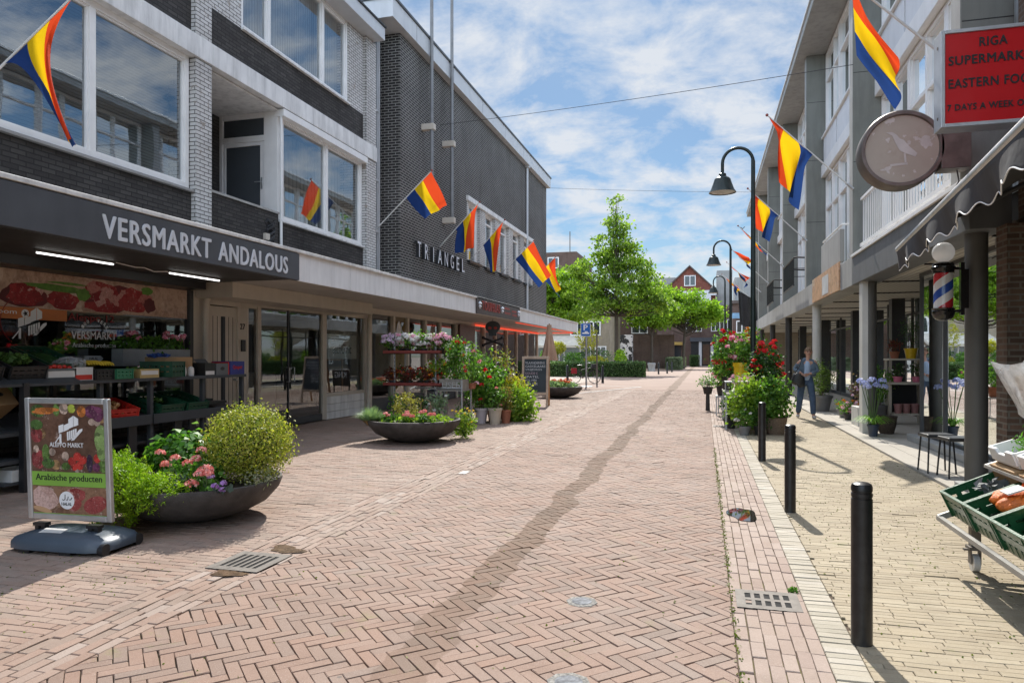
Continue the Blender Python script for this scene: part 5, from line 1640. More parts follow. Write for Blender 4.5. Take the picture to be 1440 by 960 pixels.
for (cx, cy, cz, rx, ry_, rz, n) in ((-5.25, 5.3, .46, .26, .26, .24, 210), (-4.98, 5.22, .50, .30, .28, .22, 240), (-4.72, 5.08, .40, .26, .24, .22, 200), (-4.47, 5.08, .40, .26, .2, .13, 150), (-5.0, 4.95, .28, .3, .14, .2, 120), (-4.68, 4.92, .2, .18, .12, .18, 90), (-5.3, 5.05, .3, .16, .14, .2, 70), (-4.28, 5.12, .42, .22, .2, .13, 130), (-4.45, 4.95, .30, .2, .14, .14, 90)):
    c_, d = blob(n, (cx, cy, cz), (rx, ry_, rz), shell=.8)
    ok = (d[:, 2] > -.5)
    c_, d = c_[ok], d[ok]
    for p, dd in zip(c_, d):
        ax = dd * .7 + np.array([.1, -.45, .12]) + RNG.normal(size=3) * .3
        ax /= np.linalg.norm(ax)
        for k in range(24):
            t_ = k / 24
            side = RNG.normal(size=3) * .026 * (1 - t_ * .7)
            SP.append(p - ax * .05 + ax * .11 * t_ + side); SD.append(ax + side * 9)
SP, SD = np.array(SP), np.array(SD)
SD /= np.linalg.norm(SD, axis=1)[:, None]
leaves("foliage", SP, .030, m_conif, JN, .34, None, .6, .1, SD)
P, d = clumps(130, 24, (-4.9, 5.22, .38), (.46, .26, .18), .03, .3); leaves("inner_twigs", P, .05, m_conifd, JN, .16)
m_ivy = leaf_mat("ivy_leaves", [(.03, .1, .01), (.06, .18, .02), (.11, .28, .03), (.2, .34, .12)], .4, .35)
IV = thing("ivy_plant", "bright green ivy hump at the back of the near bowl", "ivy", (-4.6, 6.15, .38))
P, d = blob(2200, (-4.75, 6.0, .50), (.52, .32, .34), shell=.75); ok = d[:, 2] > -.1; leaves("foliage", P[ok], .075, m_ivy, IV, .85, d[ok] + np.array([0, 0, .5]), .7)
m_coral = petal_mat("coral_petals", [(.75, .17, .15), (.85, .32, .28), (.9, .55, .5)])
def flower_plant(label, base, hs, n_leaf, c, r, lmat, pmat, hr=.05, npet=34, psize=.035, lsize=.06, name="geranium", cat="flowers"):
    r_ = thing(name, label, cat, base)
    P, d = blob(n_leaf, c, r, shell=.25); leaves("foliage", P, lsize, lmat, r_, .8, d + np.array([0, 0, .4]), .9)
    mb = MB()
    for h in hs: mb.tube([base, ((base[0] + h[0]) / 2, (base[1] + h[1]) / 2, (base[2] + h[2]) / 2 + .03), h], [.005, .004, .003], 5)
    mb.build("stem", m_gstem, r_)
    heads("blossoms", hs, hr, npet, psize, pmat, r_)
    return r_
flower_plant("coral geranium between the juniper and the ivy in the near bowl", (-4.45, 5.55, .38), [(-4.62, 5.42, .70), (-4.42, 5.4, .66), (-4.5, 5.36, .60), (-4.36, 5.5, .60)], 260, (-4.45, 5.55, .48), (.2, .15, .14), m_leafm, m_coral)
flower_plant("coral geranium against the ball shrub in the near bowl", (-4.15, 5.5, .38), [(-4.16, 5.45, .74), (-4.2, 5.42, .66), (-4.02, 5.3, .58)], 240, (-4.15, 5.5, .48), (.18, .14, .14), m_leafm, m_coral)
flower_plant("large coral geranium low at the front of the ball shrub", (-3.95, 5.25, .38), [(-3.97, 5.2, .56), (-3.92, 5.22, .60), (-3.89, 5.2, .57), (-4.03, 5.15, .47)], 90, (-3.97, 5.28, .44), (.16, .08, .08), m_leafm, m_coral, .06)
m_viol = petal_mat("violet_petals", [(.35, .14, .45), (.5, .3, .6), (.65, .5, .7)])
flower_plant("small violet petunias at the street rim of the near bowl", (-3.82, 5.35, .38), [(-3.86, 5.2, .54), (-3.8, 5.18, .46), (-3.76, 5.25, .47), (-3.74, 5.22, .42)], 60, (-3.85, 5.3, .42), (.18, .08, .05), leaf_mat("grey_green_leaves", [(.06, .09, .07), (.1, .14, .11)], .2), m_viol, .03, 10, .045)
P, d = blob(420, (-4.22, 5.2, .42), (.2, .1, .12), shell=.3); leafthing("lavender_plant", "low dark blue green herb beside the juniper in the near bowl", "herb", P, .045, leaf_mat("blue_green_leaves", [(.03, .055, .045), (.06, .09, .08)], .2), .3)
P, d = blob(260, (-3.72, 5.75, .44), (.12, .2, .12), shell=.4); leafthing("trailing_plant", "pale trailing plant on the rim below the ball shrub", "plant", P, .035, leaf_mat("white_edged_leaves", [(.2, .24, .1), (.5, .5, .38), (.12, .16, .05)], .3), .5)
regroup(before_bowl, b1, (-4.57, 5.62, 0), .9)

# ================================================================== SECOND BOWL, FLOWER RACKS, POTTED PLANTS (LEFT)
m_fesc = leaf_mat("blue_grass_blades", [(.14, .22, .14), (.22, .32, .2), (.3, .4, .26), (.2, .3, .12)], .35)
m_straw = leaf_mat("straw_blades", [(.35, .22, .1), (.45, .3, .15)], .3)


def tuft(name, label, base, r, n, h, mat, mat2, cat="grass", droop=.55):
    t_ = thing(name, label, cat, base)
    V, V2 = [], []
    for i in range(n):
        a = rnd.uniform(0, 6.283); out = rnd.uniform(.1, 1) ** .7
        d = Vector((math.cos(a), math.sin(a), 0)); sd = Vector((-d.y, d.x, 0)) * rnd.uniform(.007, .011)
        hh = h * rnd.uniform(.75, 1.1)
        p0 = Vector(base) + d * rnd.uniform(0, .06)
        pts = [p0 + d * r * out * k + Vector((0, 0, hh * (k * 1.15 - droop * out * k * k))) for k in (0, .35, .7, 1.0)]
        for k in range(3):
            w0, w1 = 1 - k * .3, 1 - (k + 1) * .3
            q_ = [pts[k] - sd * w0, pts[k] + sd * w0, pts[k + 1] + sd * max(w1, .1), pts[k + 1] - sd * max(w1, .1)]
            (V2 if (k == 0 and out > .5) else V).append([tuple(x) for x in q_])
    quads_mesh("blades", np.array(V), mat, t_)
    if V2: quads_mesh("dry_blades", np.array(V2), mat2, t_)
    return t_


before_bowl = {o.name for o in C.objects}
bowl("dark round bowl planter with a grass tuft, before the flower racks", (-4.78, 11.65, 0), .84)
tuft("grass_tuft", "blue green fescue tuft with straw coloured base spilling over the second bowl", (-5.46, 11.30, .30), .34, 800, .34, m_fesc, m_straw, droop=.62)
B2 = (-4.78, 11.65)
m_orangep = petal_mat("orange_petals", [(.7, .2, .02), (.8, .35, .03), (.75, .1, .03)])
m_yelp = petal_mat("yellow_petals", [(.75, .5, .03), (.85, .65, .08)])
m_lime = leaf_mat("lime_leaves", [(.1, .2, .02), (.2, .32, .03), (.3, .4, .06)], .45)
P, d = blob(900, (-4.7, 11.5, .40), (.72, .5, .12), shell=.2); leafthing("bedding_plant", "low lime green carpet of leaves filling the second bowl", "plants", P[P[:, 2] > .37], .06, m_lime)
gp = thing("spirea_shrub", "airy yellow bronze shrub in the middle of the second bowl", "shrub", (-4.95, 11.7, .38))
P, d = clumps(60, 18, (-4.95, 11.75, .62), (.26, .24, .22), .035); leaves("foliage", P, .035, leaf_mat("bronze_leaves", [(.2, .22, .04), (.3, .24, .06), (.38, .36, .08), (.16, .12, .04)], .4), gp, .5)
mb = MB(); stems(mb, (-4.95, 11.75, .38), [(-4.95 + .2 * math.cos(a), 11.75 + .2 * math.sin(a), .75) for a in range(7)]); mb.build("stem", m_stem, gp)
for lab, hx in (("coral geranium at the left of the second bowl beside the grass tuft", [(-5.13, 11.2, .52), (-5.1, 11.25, .48)]), ("coral geranium in the middle front of the second bowl", [(-4.72, 11.2, .55), (-4.66, 11.1, .52), (-4.6, 11.15, .49), (-4.75, 11.15, .5)]), ("coral geranium at the right of the second bowl", [(-4.45, 11.2, .56), (-4.38, 11.15, .58), (-4.3, 11.2, .52), (-4.24, 11.22, .53)])):
    c_ = (hx[0][0], hx[0][1] + .1, .38)
    flower_plant(lab, c_, hx, 160, (c_[0], c_[1], .43), (.16, .14, .09), m_leafm, m_coral, .045)
flower_plant("yellow and orange bloom bush standing at the street end of the second bowl", (-4.05, 12.3, .02), [(-4.05 + rnd.uniform(-.2, .2), 12.25 + rnd.uniform(-.2, .2), .42 + rnd.uniform(-.15, .14)) for _ in range(22)], 700, (-4.05, 12.3, .26), (.25, .24, .26), m_lime, m_yelp, .02, 10, .03, .05, "lantana_bush", "flowers")
regroup(before_bowl, (-4.78, 11.65, 0), (-4.92, 11.62, 0), .97)
# third bowl
bowl("dark round bowl planter far along the pavement behind the chalk board", (-5.0, 25.0, 0), .84)
P, d = blob(700, (-5.0, 24.9, .46), (.7, .6, .16), shell=.3); leafthing("bedding_plant", "low grey green leaves in the far bowl behind the chalk board", "plants", P[P[:, 2] > .38], .09, m_fesc)
cc = [(-5.0 + rnd.uniform(-.5, .5), 24.7 + rnd.uniform(-.3, .3), .6 + rnd.uniform(-.04, .06)) for _ in range(24)]
flower_plant("orange red geraniums in the far bowl behind the chalk board", (-5.0, 24.8, .4), cc, 300, (-5.0, 24.8, .48), (.6, .4, .1), m_leafm, petal_mat("vermilion_petals", [(.75, .1, .03), (.85, .25, .1)]), .05, 14, .05)

# flower racks
m_rackmetal = plain("zinc_rack", (.4, .4, .4), .45, .7, var=.2)
m_tray = plain("oxblood_plastic_tray", (.2, .035, .025), .5, var=.2)
RK = thing("plant_rack", "metal nursery rack with two dark red trays of geraniums before the shop windows", "rack", (-5.9, 14.2, 0))
mb = MB()
for x in (-6.35, -5.42):
    for y in (13.95, 14.5):
        mb.box(x - .013, x + .013, y - .013, y + .013, 0, 2.0)
        RKh = None
mb.build("upright", m_rackmetal, RK)
for x in (-6.35, -5.42):
    mb = MB()
    for k in range(22): mb.box(x - .006, x + .006, 13.934, 13.938, .08 + k * .085, .115 + k * .085)
    mb.build("slot", m_black, RK)
for z in (.86, 1.54):
    mb = MB(); mb.box(-6.6, -5.3, 13.9, 14.55, z, z + .015); mb.box(-6.6, -5.3, 13.9, 13.915, z, z + .07); mb.box(-6.6, -5.3, 14.535, 14.55, z, z + .07); mb.box(-6.6, -6.585, 13.915, 14.535, z, z + .07); mb.box(-5.315, -5.3, 13.915, 14.535, z, z + .07); mb.build("tray", m_tray, RK)
mb = MB(); mb.box(-6.5, -5.35, 13.95, 14.5, .18, .2); mb.build("shelf", m_rackmetal, RK)
m_pot_t = plain("terracotta", (.3, .11, .06), .8, var=.2, vs=8)
m_pot_b = plain("black_nursery_pot", (.02, .02, .021), .5)
m_pot_w = plain("pale_glazed_pot", (.55, .48, .48), .35, var=.08)
m_pot_c = plain("cream_pot", (.5, .42, .32), .45, var=.1)
m_pot_y = plain("yellow_glazed_pot", (.72, .48, .015), .3, var=.06)
m_pot_g = plain("grey_zinc_pot", (.2, .2, .2), .5, .3, var=.2)
m_pot_r = plain("red_glazed_pot", (.4, .03, .03), .35)
m_pot_p = plain("pink_glazed_pot", (.6, .16, .25), .4)


def pot(loc, r, h, mat, parent=None, name="pot", taper=.72):
    mb = MB(); mb.lathe([(r * taper, 0), (r * (taper + 1) / 2, h * .5), (r * .97, h * .86), (r * 1.06, h * .86), (r * 1.06, h), (r * .96, h), (r * .93, h * .88)], loc, 24, cap=False)
    mb.lathe([(.001, h * .88), (r * .94, h * .88)], loc, 24, cap=False)
    mb.lathe([(.001, .004), (r * taper, .004)], loc, 16, cap=False)
    return mb.build(name, mat, parent, smooth=True, ang=40)


def potted(label, loc, r, h, pmat, lmat, n, ch, cr, lsize, hs=0, pet=None, hr=.05, name="potted_plant", cat="potted plant", shell=.3, aspect=.6, npet=22, psize=.04, stem=True, zoff=0):
    t_ = thing(name, label, cat, loc)
    pot(loc, r, h, pmat, t_)
    c_ = (loc[0], loc[1], loc[2] + h + ch * .5 + zoff)
    P, d = clumps(max(6, n // 14), 14, c_, (cr, cr, ch * .5), lsize * .9, shell)
    P[:, 2] = np.maximum(P[:, 2], loc[2] + h * .8)
    leaves("foliage", P, lsize, lmat, t_, aspect)
    if stem:
        mb = MB(); stems(mb, (loc[0], loc[1], loc[2] + h * .85), [(loc[0] + cr * .7 * math.cos(a * 1.3), loc[1] + cr * .7 * math.sin(a * 1.3), loc[2] + h + ch * (.5 + .45 * ((a * 37) % 5) / 5)) for a in range(8)], .006); mb.build("stem", m_stem, t_)
    if hs:
        cc, d = blob(hs, c_, (cr * 1.02, cr * 1.02, ch * .52), shell=.85)
        cc[:, 2] += .02
        heads("blossoms", cc, hr, npet, psize, pet, t_)
    return t_


m_lilac = petal_mat("lilac_petals", [(.5, .3, .5), (.7, .5, .62), (.8, .72, .78)])
m_lpink = petal_mat("light_pink_petals", [(.75, .3, .42), (.85, .5, .58), (.85, .65, .7)])
m_whitep = petal_mat("white_petals", [(.75, .72, .72), (.8, .78, .72)])
m_redp = petal_mat("red_petals", [(.55, .01, .02), (.7, .02, .03), (.75, .08, .05)])
m_magp = petal_mat("magenta_petals", [(.6, .02, .15), (.75, .08, .3), (.8, .25, .4)])
m_dred2 = leaf_mat("dark_red_leaves", [(.12, .02, .02), (.18, .04, .03), (.07, .06, .02)], .3)
m_mix = leaf_mat("mid_green_leaves", [(.035, .1, .012), (.07, .18, .02), (.13, .27, .04), (.2, .34, .06)], .42)
m_deep = leaf_mat("deep_green_leaves", [(.015, .05, .01), (.03, .09, .015), (.06, .14, .02)], .3)
tops = [("lilac", m_lilac), ("light pink", m_lpink), ("white and lilac", m_whitep), ("light pink", m_lpink), ("white", m_whitep), ("pink", m_pinkp), ("light pink", m_lpink)]
for i, (cn, pm) in enumerate(tops):
    x = -6.48 + i * .19
    potted("%s geranium in a pot on the upper rack tray, %s" % (cn, ("at its window end", "beside the window end", "third along", "in the middle", "just past the middle", "next to the street end", "at its street end")[i]),
           (x, 14.05 + .12 * (i % 2), 1.555), .075, .1, m_pot_b, m_mix, 300, .22, .17, .06, 22, pm, .065, "geranium", "potted plant", npet=30, psize=.06, zoff=.04)
for i in range(6):
    x = -6.45 + i * .2
    potted("%s begonia in a small pot on the lower rack tray, %s" % ("red" if i % 2 else "orange", ("at its window end", "next to the window end", "third along", "fourth along", "next to the street end", "at its street end")[i]),
           (x, 14.05 + .12 * (i % 2), .875), .075, .1, m_pot_b, m_deep if i % 2 else m_dred2, 320, .24, .15, .055, 9 if i > 2 else 6, m_redp if i % 2 else m_orangep, .04, "begonia", "potted plant", npet=14, psize=.04)
TB = thing("plant_table", "grey tube framed plant table with a weathered crate, beside the nursery rack", "table", (-5.1, 14.3, 0))
mb = MB()
for x in (-5.42, -4.86):
    mb.tube([(x, 14.0, 0), (x, 14.0, .98)], .022, 10); mb.tube([(x, 14.6, 0), (x, 14.6, .78)], .022, 10)
mb.tube([(-5.9, 14.0, .82), (-4.86, 14.0, .82)], .018, 8); mb.tube([(-5.42, 14.0, .98), (-5.5, 14.0, 1.02)], .022, 8)
mb.build("tube_frame", m_rackmetal, TB, smooth=True)
mb = MB(); mb.box(-5.45, -4.84, 13.98, 14.62, .76, .785); mb.build("table_top", plain("weathered_grey_wood", (.25, .23, .2), .8, var=.25, vs=7), TB)
CRW = thing("wooden_crate", "weathered grey wooden crate with worn pale letters on the tube framed table", "crate", (-5.1, 14.2, .79))
mb = MB()
for z in (.79, .87, .945): mb.box(-5.36, -4.85, 14.0, 14.02, z, z + .068)
mb.box(-5.36, -4.85, 14.4, 14.42, .79, 1.0); mb.box(-5.36, -5.34, 14.02, 14.4, .79, 1.0); mb.box(-4.87, -4.85, 14.02, 14.4, .79, 1.0); mb.box(-5.34, -4.87, 14.02, 14.4, .79, .8)
mb.build("board", bpy.data.materials["weathered_grey_wood"], CRW)
m_concl0 = plain("worn_grey_letter", (.36, .35, .33), .8)
text_mb("USEB", (-5.3, 13.998, .83), XP, ZP, .4, .12, .002, .01).build("lettering", m_concl0, CRW)
potted("tall climbing mandevilla with red trumpet flowers in the weathered crate", (-5.05, 14.2, .80), .12, .14, m_pot_t, m_mix, 1100, .95, .24, .07, 12, m_redp, .04, "mandevilla", zoff=-.03, npet=9, psize=.06)
potted("orange and yellow lantana in the weathered crate, over the lower tray's end", (-5.42, 14.1, .99), .09, .1, m_pot_t, m_lime, 420, .34, .2, .055, 14, m_orangep, .03, "lantana", npet=12, psize=.035)
potted("pink hibiscus standing behind the climbing mandevilla", (-4.82, 14.55, .79), .1, .12, m_pot_t, m_mix, 420, .75, .2, .06, 7, m_pinkp, .05, "hibiscus", npet=8, psize=.07)
for j in range(3):
    arc = [(-5.95 + .22 * j + .11 * (1 - math.cos(t_)), 13.35, .5 + .12 * math.sin(t_)) for t_ in np.linspace(0, math.pi, 9)]
    mb = MB(); mb.tube([(arc[0][0], 13.35, .05)] + arc + [(arc[-1][0], 13.35, .05)], .008, 6)
    tag(mb.build("hoop_edging", plain("tan_wicker", (.3, .2, .1), .7) if j == 0 else bpy.data.materials["tan_wicker"], None), "tan hoop of wicker edging before the rack, %s" % ("nearest the clinic", "middle of the three", "nearest the plant table")[j], "hoop edging")
# big foliage group beside the racks
def bush(name, label, base, c, r, n, lsize, lmat, pet=None, hs=0, shell=.45, aspect=.6, cat="shrub", hr=.04, sr=None, npet=12, psize=.05):
    t_ = thing(name, label, cat, base)
    P, d = clumps(max(8, n // 16), 16, c, r, sr or lsize * 1.1, shell)
    P[:, 2] = np.maximum(P[:, 2], base[2] + .03)
    leaves("foliage", P, lsize, lmat, t_, aspect)
    mb = MB(); stems(mb, base, [(c[0] + r[0] * .7 * math.cos(a), c[1] + r[1] * .7 * math.sin(a), c[2] + r[2] * .6 * math.sin(a * 2.3)) for a in range(8)], .01); mb.build("stem", m_stem, t_)
    if hs:
        cc, d = blob(hs, c, (r[0] * 1.03, r[1] * 1.03, r[2] * 1.03), shell=.85); heads("blossoms", cc, hr, npet, psize, pet, t_)
    return t_


potted("leafy green plant with red blooms in a lilac white pot on the pavement", (-4.77, 15.05, 0), .15, .34, m_pot_w, m_mix, 900, .95, .30, .085, 4, m_redp, .05, "hibiscus", npet=8, psize=.08)
potted("bushy plant with a cream pot standing next to the lilac white pot", (-4.42, 14.95, 0), .15, .36, m_pot_c, m_mix, 420, .5, .24, .06, 3, m_coral, .03)
potted("small bronze leaved plant in a terracotta pot at the end of the pot row", (-4.26, 15.25, 0), .12, .30, m_pot_t, leaf_mat("bronze_green", [(.1, .12, .03), (.2, .2, .05), (.26, .16, .06)], .4), 420, .55, .18, .06)
potted("trailing plant in a black pot under the tube framed table", (-5.02, 14.75, 0), .13, .2, m_pot_b, m_deep, 260, .3, .17, .05)
potted("young plant in a terracotta pot behind the lilac white pot", (-4.62, 15.45, 0), .13, .28, m_pot_t, m_mix, 500, .9, .2, .08)
bush("laurel_shrub", "tall light green leafy shrub behind the row of pots", (-4.95, 15.8, 0), (-4.95, 15.75, .85), (.42, .4, .60), 1500, .10, m_mix, m_redp, 3, cat="shrub")
bush("bamboo_plant", "upright thin stemmed plant with reddish tips beside the light green shrub", (-4.66, 16.2, 0), (-4.66, 16.2, 1.0), (.30, .3, .6), 700, .10, leaf_mat("reddish_tips", [(.12, .2, .03), (.22, .28, .05), (.3, .16, .06)], .45), aspect=.3)
bush("golden_shrub", "golden yellow rounded shrub at the end of the plant group", (-4.42, 16.5, 0), (-4.42, 16.5, .74), (.33, .32, .24), 1300, .06, leaf_mat("golden_leaves", [(.3, .3, .02), (.42, .38, .03), (.5, .44, .06), (.22, .26, .02)], .45))
bush("hydrangea_bush", "broad bright green leafy bush reaching the ground at the end of the plant group", (-4.15, 15.95, 0), (-4.15, 15.95, .36), (.36, .36, .36), 1700, .085, m_lime, None, 0, .6, .8)
for i, (x, y, z, h) in enumerate(((-6.2, 13.7, 0, .5), (-5.75, 13.8, 0, .45), (-5.3, 13.75, 0, .55))):
    potted("green plant in a black pot on the ground under the racks, %s" % ("below the window end", "below the middle", "by the tube table")[i], (x, y, z), .14, .2, m_pot_b, (m_mix, m_deep, m_fesc)[i], 330, h, .2, .06, 5 if i == 2 else 0, m_whitep, .03)

# A-board with chalk writing
AB = thing("chalk_board", "wooden A-frame chalk board with rows of chalk writing on the pavement edge", "sign", (-4.85, 20.6, 0))
rx_ = Vector((.955, .12, 0)).normalized(); nx_ = Vector((rx_.y, -rx_.x, 0))
m_slate = plain("chalk_slate", (.035, .045, .05), .8, var=.3, vs=3)
m_pine = plain("orange_pine", (.42, .22, .10), .5, var=.2, vs=6)
m_bleach = plain("bleached_pine", (.42, .31, .22), .6, var=.2, vs=6)
b0 = Vector((-5.23, 20.42, 0)); up_ = Vector((nx_.x * -.16, nx_.y * -.16, 1)).normalized()
def bp_(x, z, n=0): return b0 + rx_ * x + up_ * z + nx_ * n
mb = MB()
for a, b, c_, d in ((0, .07, 0, 1.5), (.73, .80, 0, 1.5), (.07, .73, 1.42, 1.5), (.07, .73, .34, .42)): mb.obox(bp_((a + b) / 2, (c_ + d) / 2), rx_ * (b - a) / 2, up_ * (d - c_) / 2, nx_ * .018)
mb.build("board_frame", m_bleach, AB, bevel=.004)
mb = MB(); mb.obox(bp_(.4, .92), rx_ * .33, up_ * .5, nx_ * .008); sl_ = mb.build("slate", m_slate, AB)
mb = MB()
for a in (.02, .78): mb.bar(bp_(a, 1.47, -.03), b0 + rx_ * a - nx_ * .55, .05, .035)
mb.build("rear_leg", m_pine, AB)
m_chalk = plain("white_chalk", (.5, .5, .5), .9, bump=0, var=.3, vs=20)
m_chalkp = plain("rose_chalk", (.42, .3, .33), .9, bump=0)
for i, (tx, wd, mt) in enumerate((("VLAANDERENS", .58, m_chalk), ("GASKELAARS", .60, m_chalk), ("VRIJDAGS", .5, m_chalk), ("GOUDE C", .38, m_chalkp), ("SPATEL", .42, m_chalk), ("VOL MIN", .34, m_chalk), ("VAN TIER", .38, m_chalk))):
    text_mb(tx, bp_(.1, 1.27 - i * .105, .0095), rx_, up_, wd, .068, .001, -.006).build("lettering", mt, sl_)

# ================================================================== FLAGS
m_fr, m_fy, m_fb = None, None, None
def flag_cloth(name, col):
    t = NT(name)
    co = t.n("TexCoord").outputs["Object"]
    c = t.mix(t.math("MULTIPLY", t.noise(co, 3.0, 4), .3), col, tuple(x * .7 for x in srgb(col)) if isinstance(col, str) else tuple(x * .7 for x in col))
    b = t.bsdf(c, .75, 0, .15)
    tl = t.n("BsdfTranslucent"); t.l(c, tl.inputs[0])
    m = t.n("MixShader"); m.inputs[0].default_value = .5
    t.l(b.outputs[0], m.inputs[1]); t.l(tl.outputs[0], m.inputs[2])
    t.bump(t.noise(co, 7, 4, .6), .5, .05, b)
    return t.done(m.outputs[0])
m_fr = flag_cloth("orange_red_cloth", (.72, .075, .02))
m_fy = flag_cloth("yellow_cloth", (.85, .55, .01))
m_fb = flag_cloth("navy_blue_cloth", (.02, .055, .20))
m_pole = plain("white_pole", (.62, .61, .58), .45, var=.1)
m_knob = plain("red_pole_knob", (.25, .05, .04), .5)


def flag(label, base, tip, group, e0, e1, hoist=1.15, along=.04, fold=.05, seed=0, gather=None, flip=False, waves=1.0, corner=None):
    """flag on a slanted wall pole: the hoist runs down the pole from its tip; e0 and e1 are where the two free
    corners hang, as (across, up) from the tip; gather pulls the cloth together below a point of the pole"""
    r = thing("flag", label, "flag", base, group)
    base, tip = Vector(base), Vector(tip)
    mb = MB(); mb.cyl(base, tip, .017, .013, 10); mb.build("pole", m_pole, r, smooth=True)
    mb = MB(); mb.ball(tip, .032, 10); mb.build("knob", m_knob, r, smooth=True)
    d = (base - tip).normalized()
    mb = MB(); mb.cyl(base, base + (tip - base).normalized() * .16, .028, n=10); mb.build("socket", m_galv, r, smooth=True)
    h0 = tip + d * along; h1 = tip + d * (along + hoist)
    rr = random.Random(seed); ph = [rr.uniform(0, 6.28) for _ in range(6)]
    side = d.cross(Vector((0, 0, 1))).normalized()
    ac = Vector((.966, .26, 0))
    if corner: h1 = tip + ac * corner[0] + Vector((0, 0, corner[1]))
    f0 = tip + ac * e0[0] + Vector((0, 0, e0[1])); f1 = tip + ac * e1[0] + Vector((0, 0, e1[1]))
    def pt(u, v):
        uu = 1 - u if flip else u
        h = h0.lerp(h1, uu); f = f0.lerp(f1, uu)
        if gather:
            g = h0.lerp(h1, gather[0]) + Vector((0, 0, -gather[1])); g = g + (h - g) * gather[2]
            p = h * (1 - v) ** 2 + g * 2 * v * (1 - v) + f * v * v
        else:
            p = h.lerp(f, v)
        k = min(1, v * 2.5) * waves
        w_ = math.sin(uu * 8.5 + v * 2.0 + ph[0]) * .7 + math.sin(uu * 14 - v * 2.5 + ph[1]) * .35 + math.sin(v * 4 + uu * 2 + ph[2]) * .5
        p = p + side * fold * w_ * k + ac * fold * .7 * math.sin(uu * 10 + v * 3.5 + ph[3]) * k
        p.z -= fold * .4 * math.sin(v * math.pi) * (1 + math.sin(uu * 7 + ph[4]))
        return p
    nu, nv = 36, 30
    for k, (nm, mt) in enumerate((("red_stripe", m_fr), ("yellow_stripe", m_fy), ("blue_stripe", m_fb))):
        mb = MB(); mb.grid(nu // 3, nv, lambda u, v: pt((k + u) / 3, v)); mb.build(nm, mt, r, smooth=True, fix=False, ang=80)
    return r


GL, GR = "flags on slanted poles along the left facades", "flags on slanted poles along the right facade"
flag("limp flag twisted round its pole before the big window above the vegetable shop", (-8.5, 5.9, 3.75), (-6.86, 6.5, 5.62), GL, (-.10, -1.66), (-.03, -1.76), 1.15, .02, .05, 3, (.66, .12, .06), waves=.9)
flag("spread orange, yellow and blue flag on the white brick pier at the balcony house", (-8.42, 17.25, 4.82), (-6.83, 17.3, 6.31), GL, (.39, -.90), (-.19, -1.26), .95, .03, .035, 5)
flag("folded flag hanging above the raised letters, nearest the tall masts", (-8.1, 21.19, 4.95), (-6.77, 21.19, 6.3), GL, (-.22, -1.45), (-.72, -1.62), 1.1, .05, .08, 8, (.5, .3, .6))
flag("narrow limp flag hanging before the second and third white framed windows", (-8.1, 24.3, 4.95), (-6.8, 24.2, 6.3), GL, (-.30, -1.80), (-.48, -1.86), 1.15, .05, .06, 9, (.62, .25, .5))
flag("wide open flag before the last white framed window by the rain pipe", (-8.1, 28.4, 4.95), (-6.7, 28.2, 6.18), GL, (.71, -1.40), (.22, -1.90), 1.05, .03, .04, 11)
flag("half folded dark flag at the far corner of the anthracite building", (-8.1, 33.0, 4.95), (-6.72, 32.8, 6.15), GL, (.15, -1.3), (.10, -1.90), 1.15, .03, .10, 12, (.5, .1, .7))

# ================================================================== RIGHT SIDE
m_conc = plain("grey_green_concrete", (.21, .215, .19), .75, var=.12, vs=1.5, dirt=.35, bump=.25, bs=40)
m_concl = plain("pale_concrete", (.33, .33, .315), .7, var=.12, vs=1.5, dirt=.4, bump=.2, bs=40)
m_dfas = plain("dark_grey_fascia", (.12, .125, .13), .6, var=.15, dirt=.3, bump=.1)
m_pillar = plain("dark_painted_pillar", (.10, .095, .085), .55, var=.15, vs=3, dirt=.25, bump=.2, bs=120)
m_pillarw = plain("pale_painted_pillar", (.55, .54, .50), .55, var=.1, dirt=.2)
m_wpanel = plain("white_facade_panel", (.70, .71, .72), .45, var=.05, dirt=.12, bump=.03)

Rb = thing("concrete_building", "long concrete building with grey fins, white window bays and an arcade of round pillars", "building", (6, 25, 0))
fins = [9.4, 15.65, 22.4, 28.75, 35.2, 41.2, 46.8]
XR = 2.9
mb = MB(); mb.box(3.75, 13, 9.2, 47.2, 3.0, 10.3); mb.build("rear_wall", m_inside, Rb)
for f_ in fins:
    mb = MB(); mb.box(XR, 3.45, f_, f_ + .34, 3.5, 10.28)
    mb.build("fin", m_conc, Rb, bevel=.012)
    mb = MB(); mb.box(XR - .004, XR, f_ + .01, f_ + .33, 3.52, 10.26); mb.build("fin_front", m_concl, Rb)  # paler sheet: sunlight on the fin's street face put into its colour
    for z in (5.4, 7.2, 8.9):
        mb = MB(); mb.box(XR + .01, 3.44, f_ - .0015, f_, z, z + .012); mb.build("joint", m_black, Rb)
mb = MB(); mb.box(2.62, 13, 9.1, 47.4, 10.28, 10.50); mb.build("roof", m_concl, Rb, bevel=.01)
mb = MB(); mb.box(2.58, 13, 9.05, 47.45, 10.50, 10.58); mb.build("roof_edge", m_alu, Rb, bevel=.006)
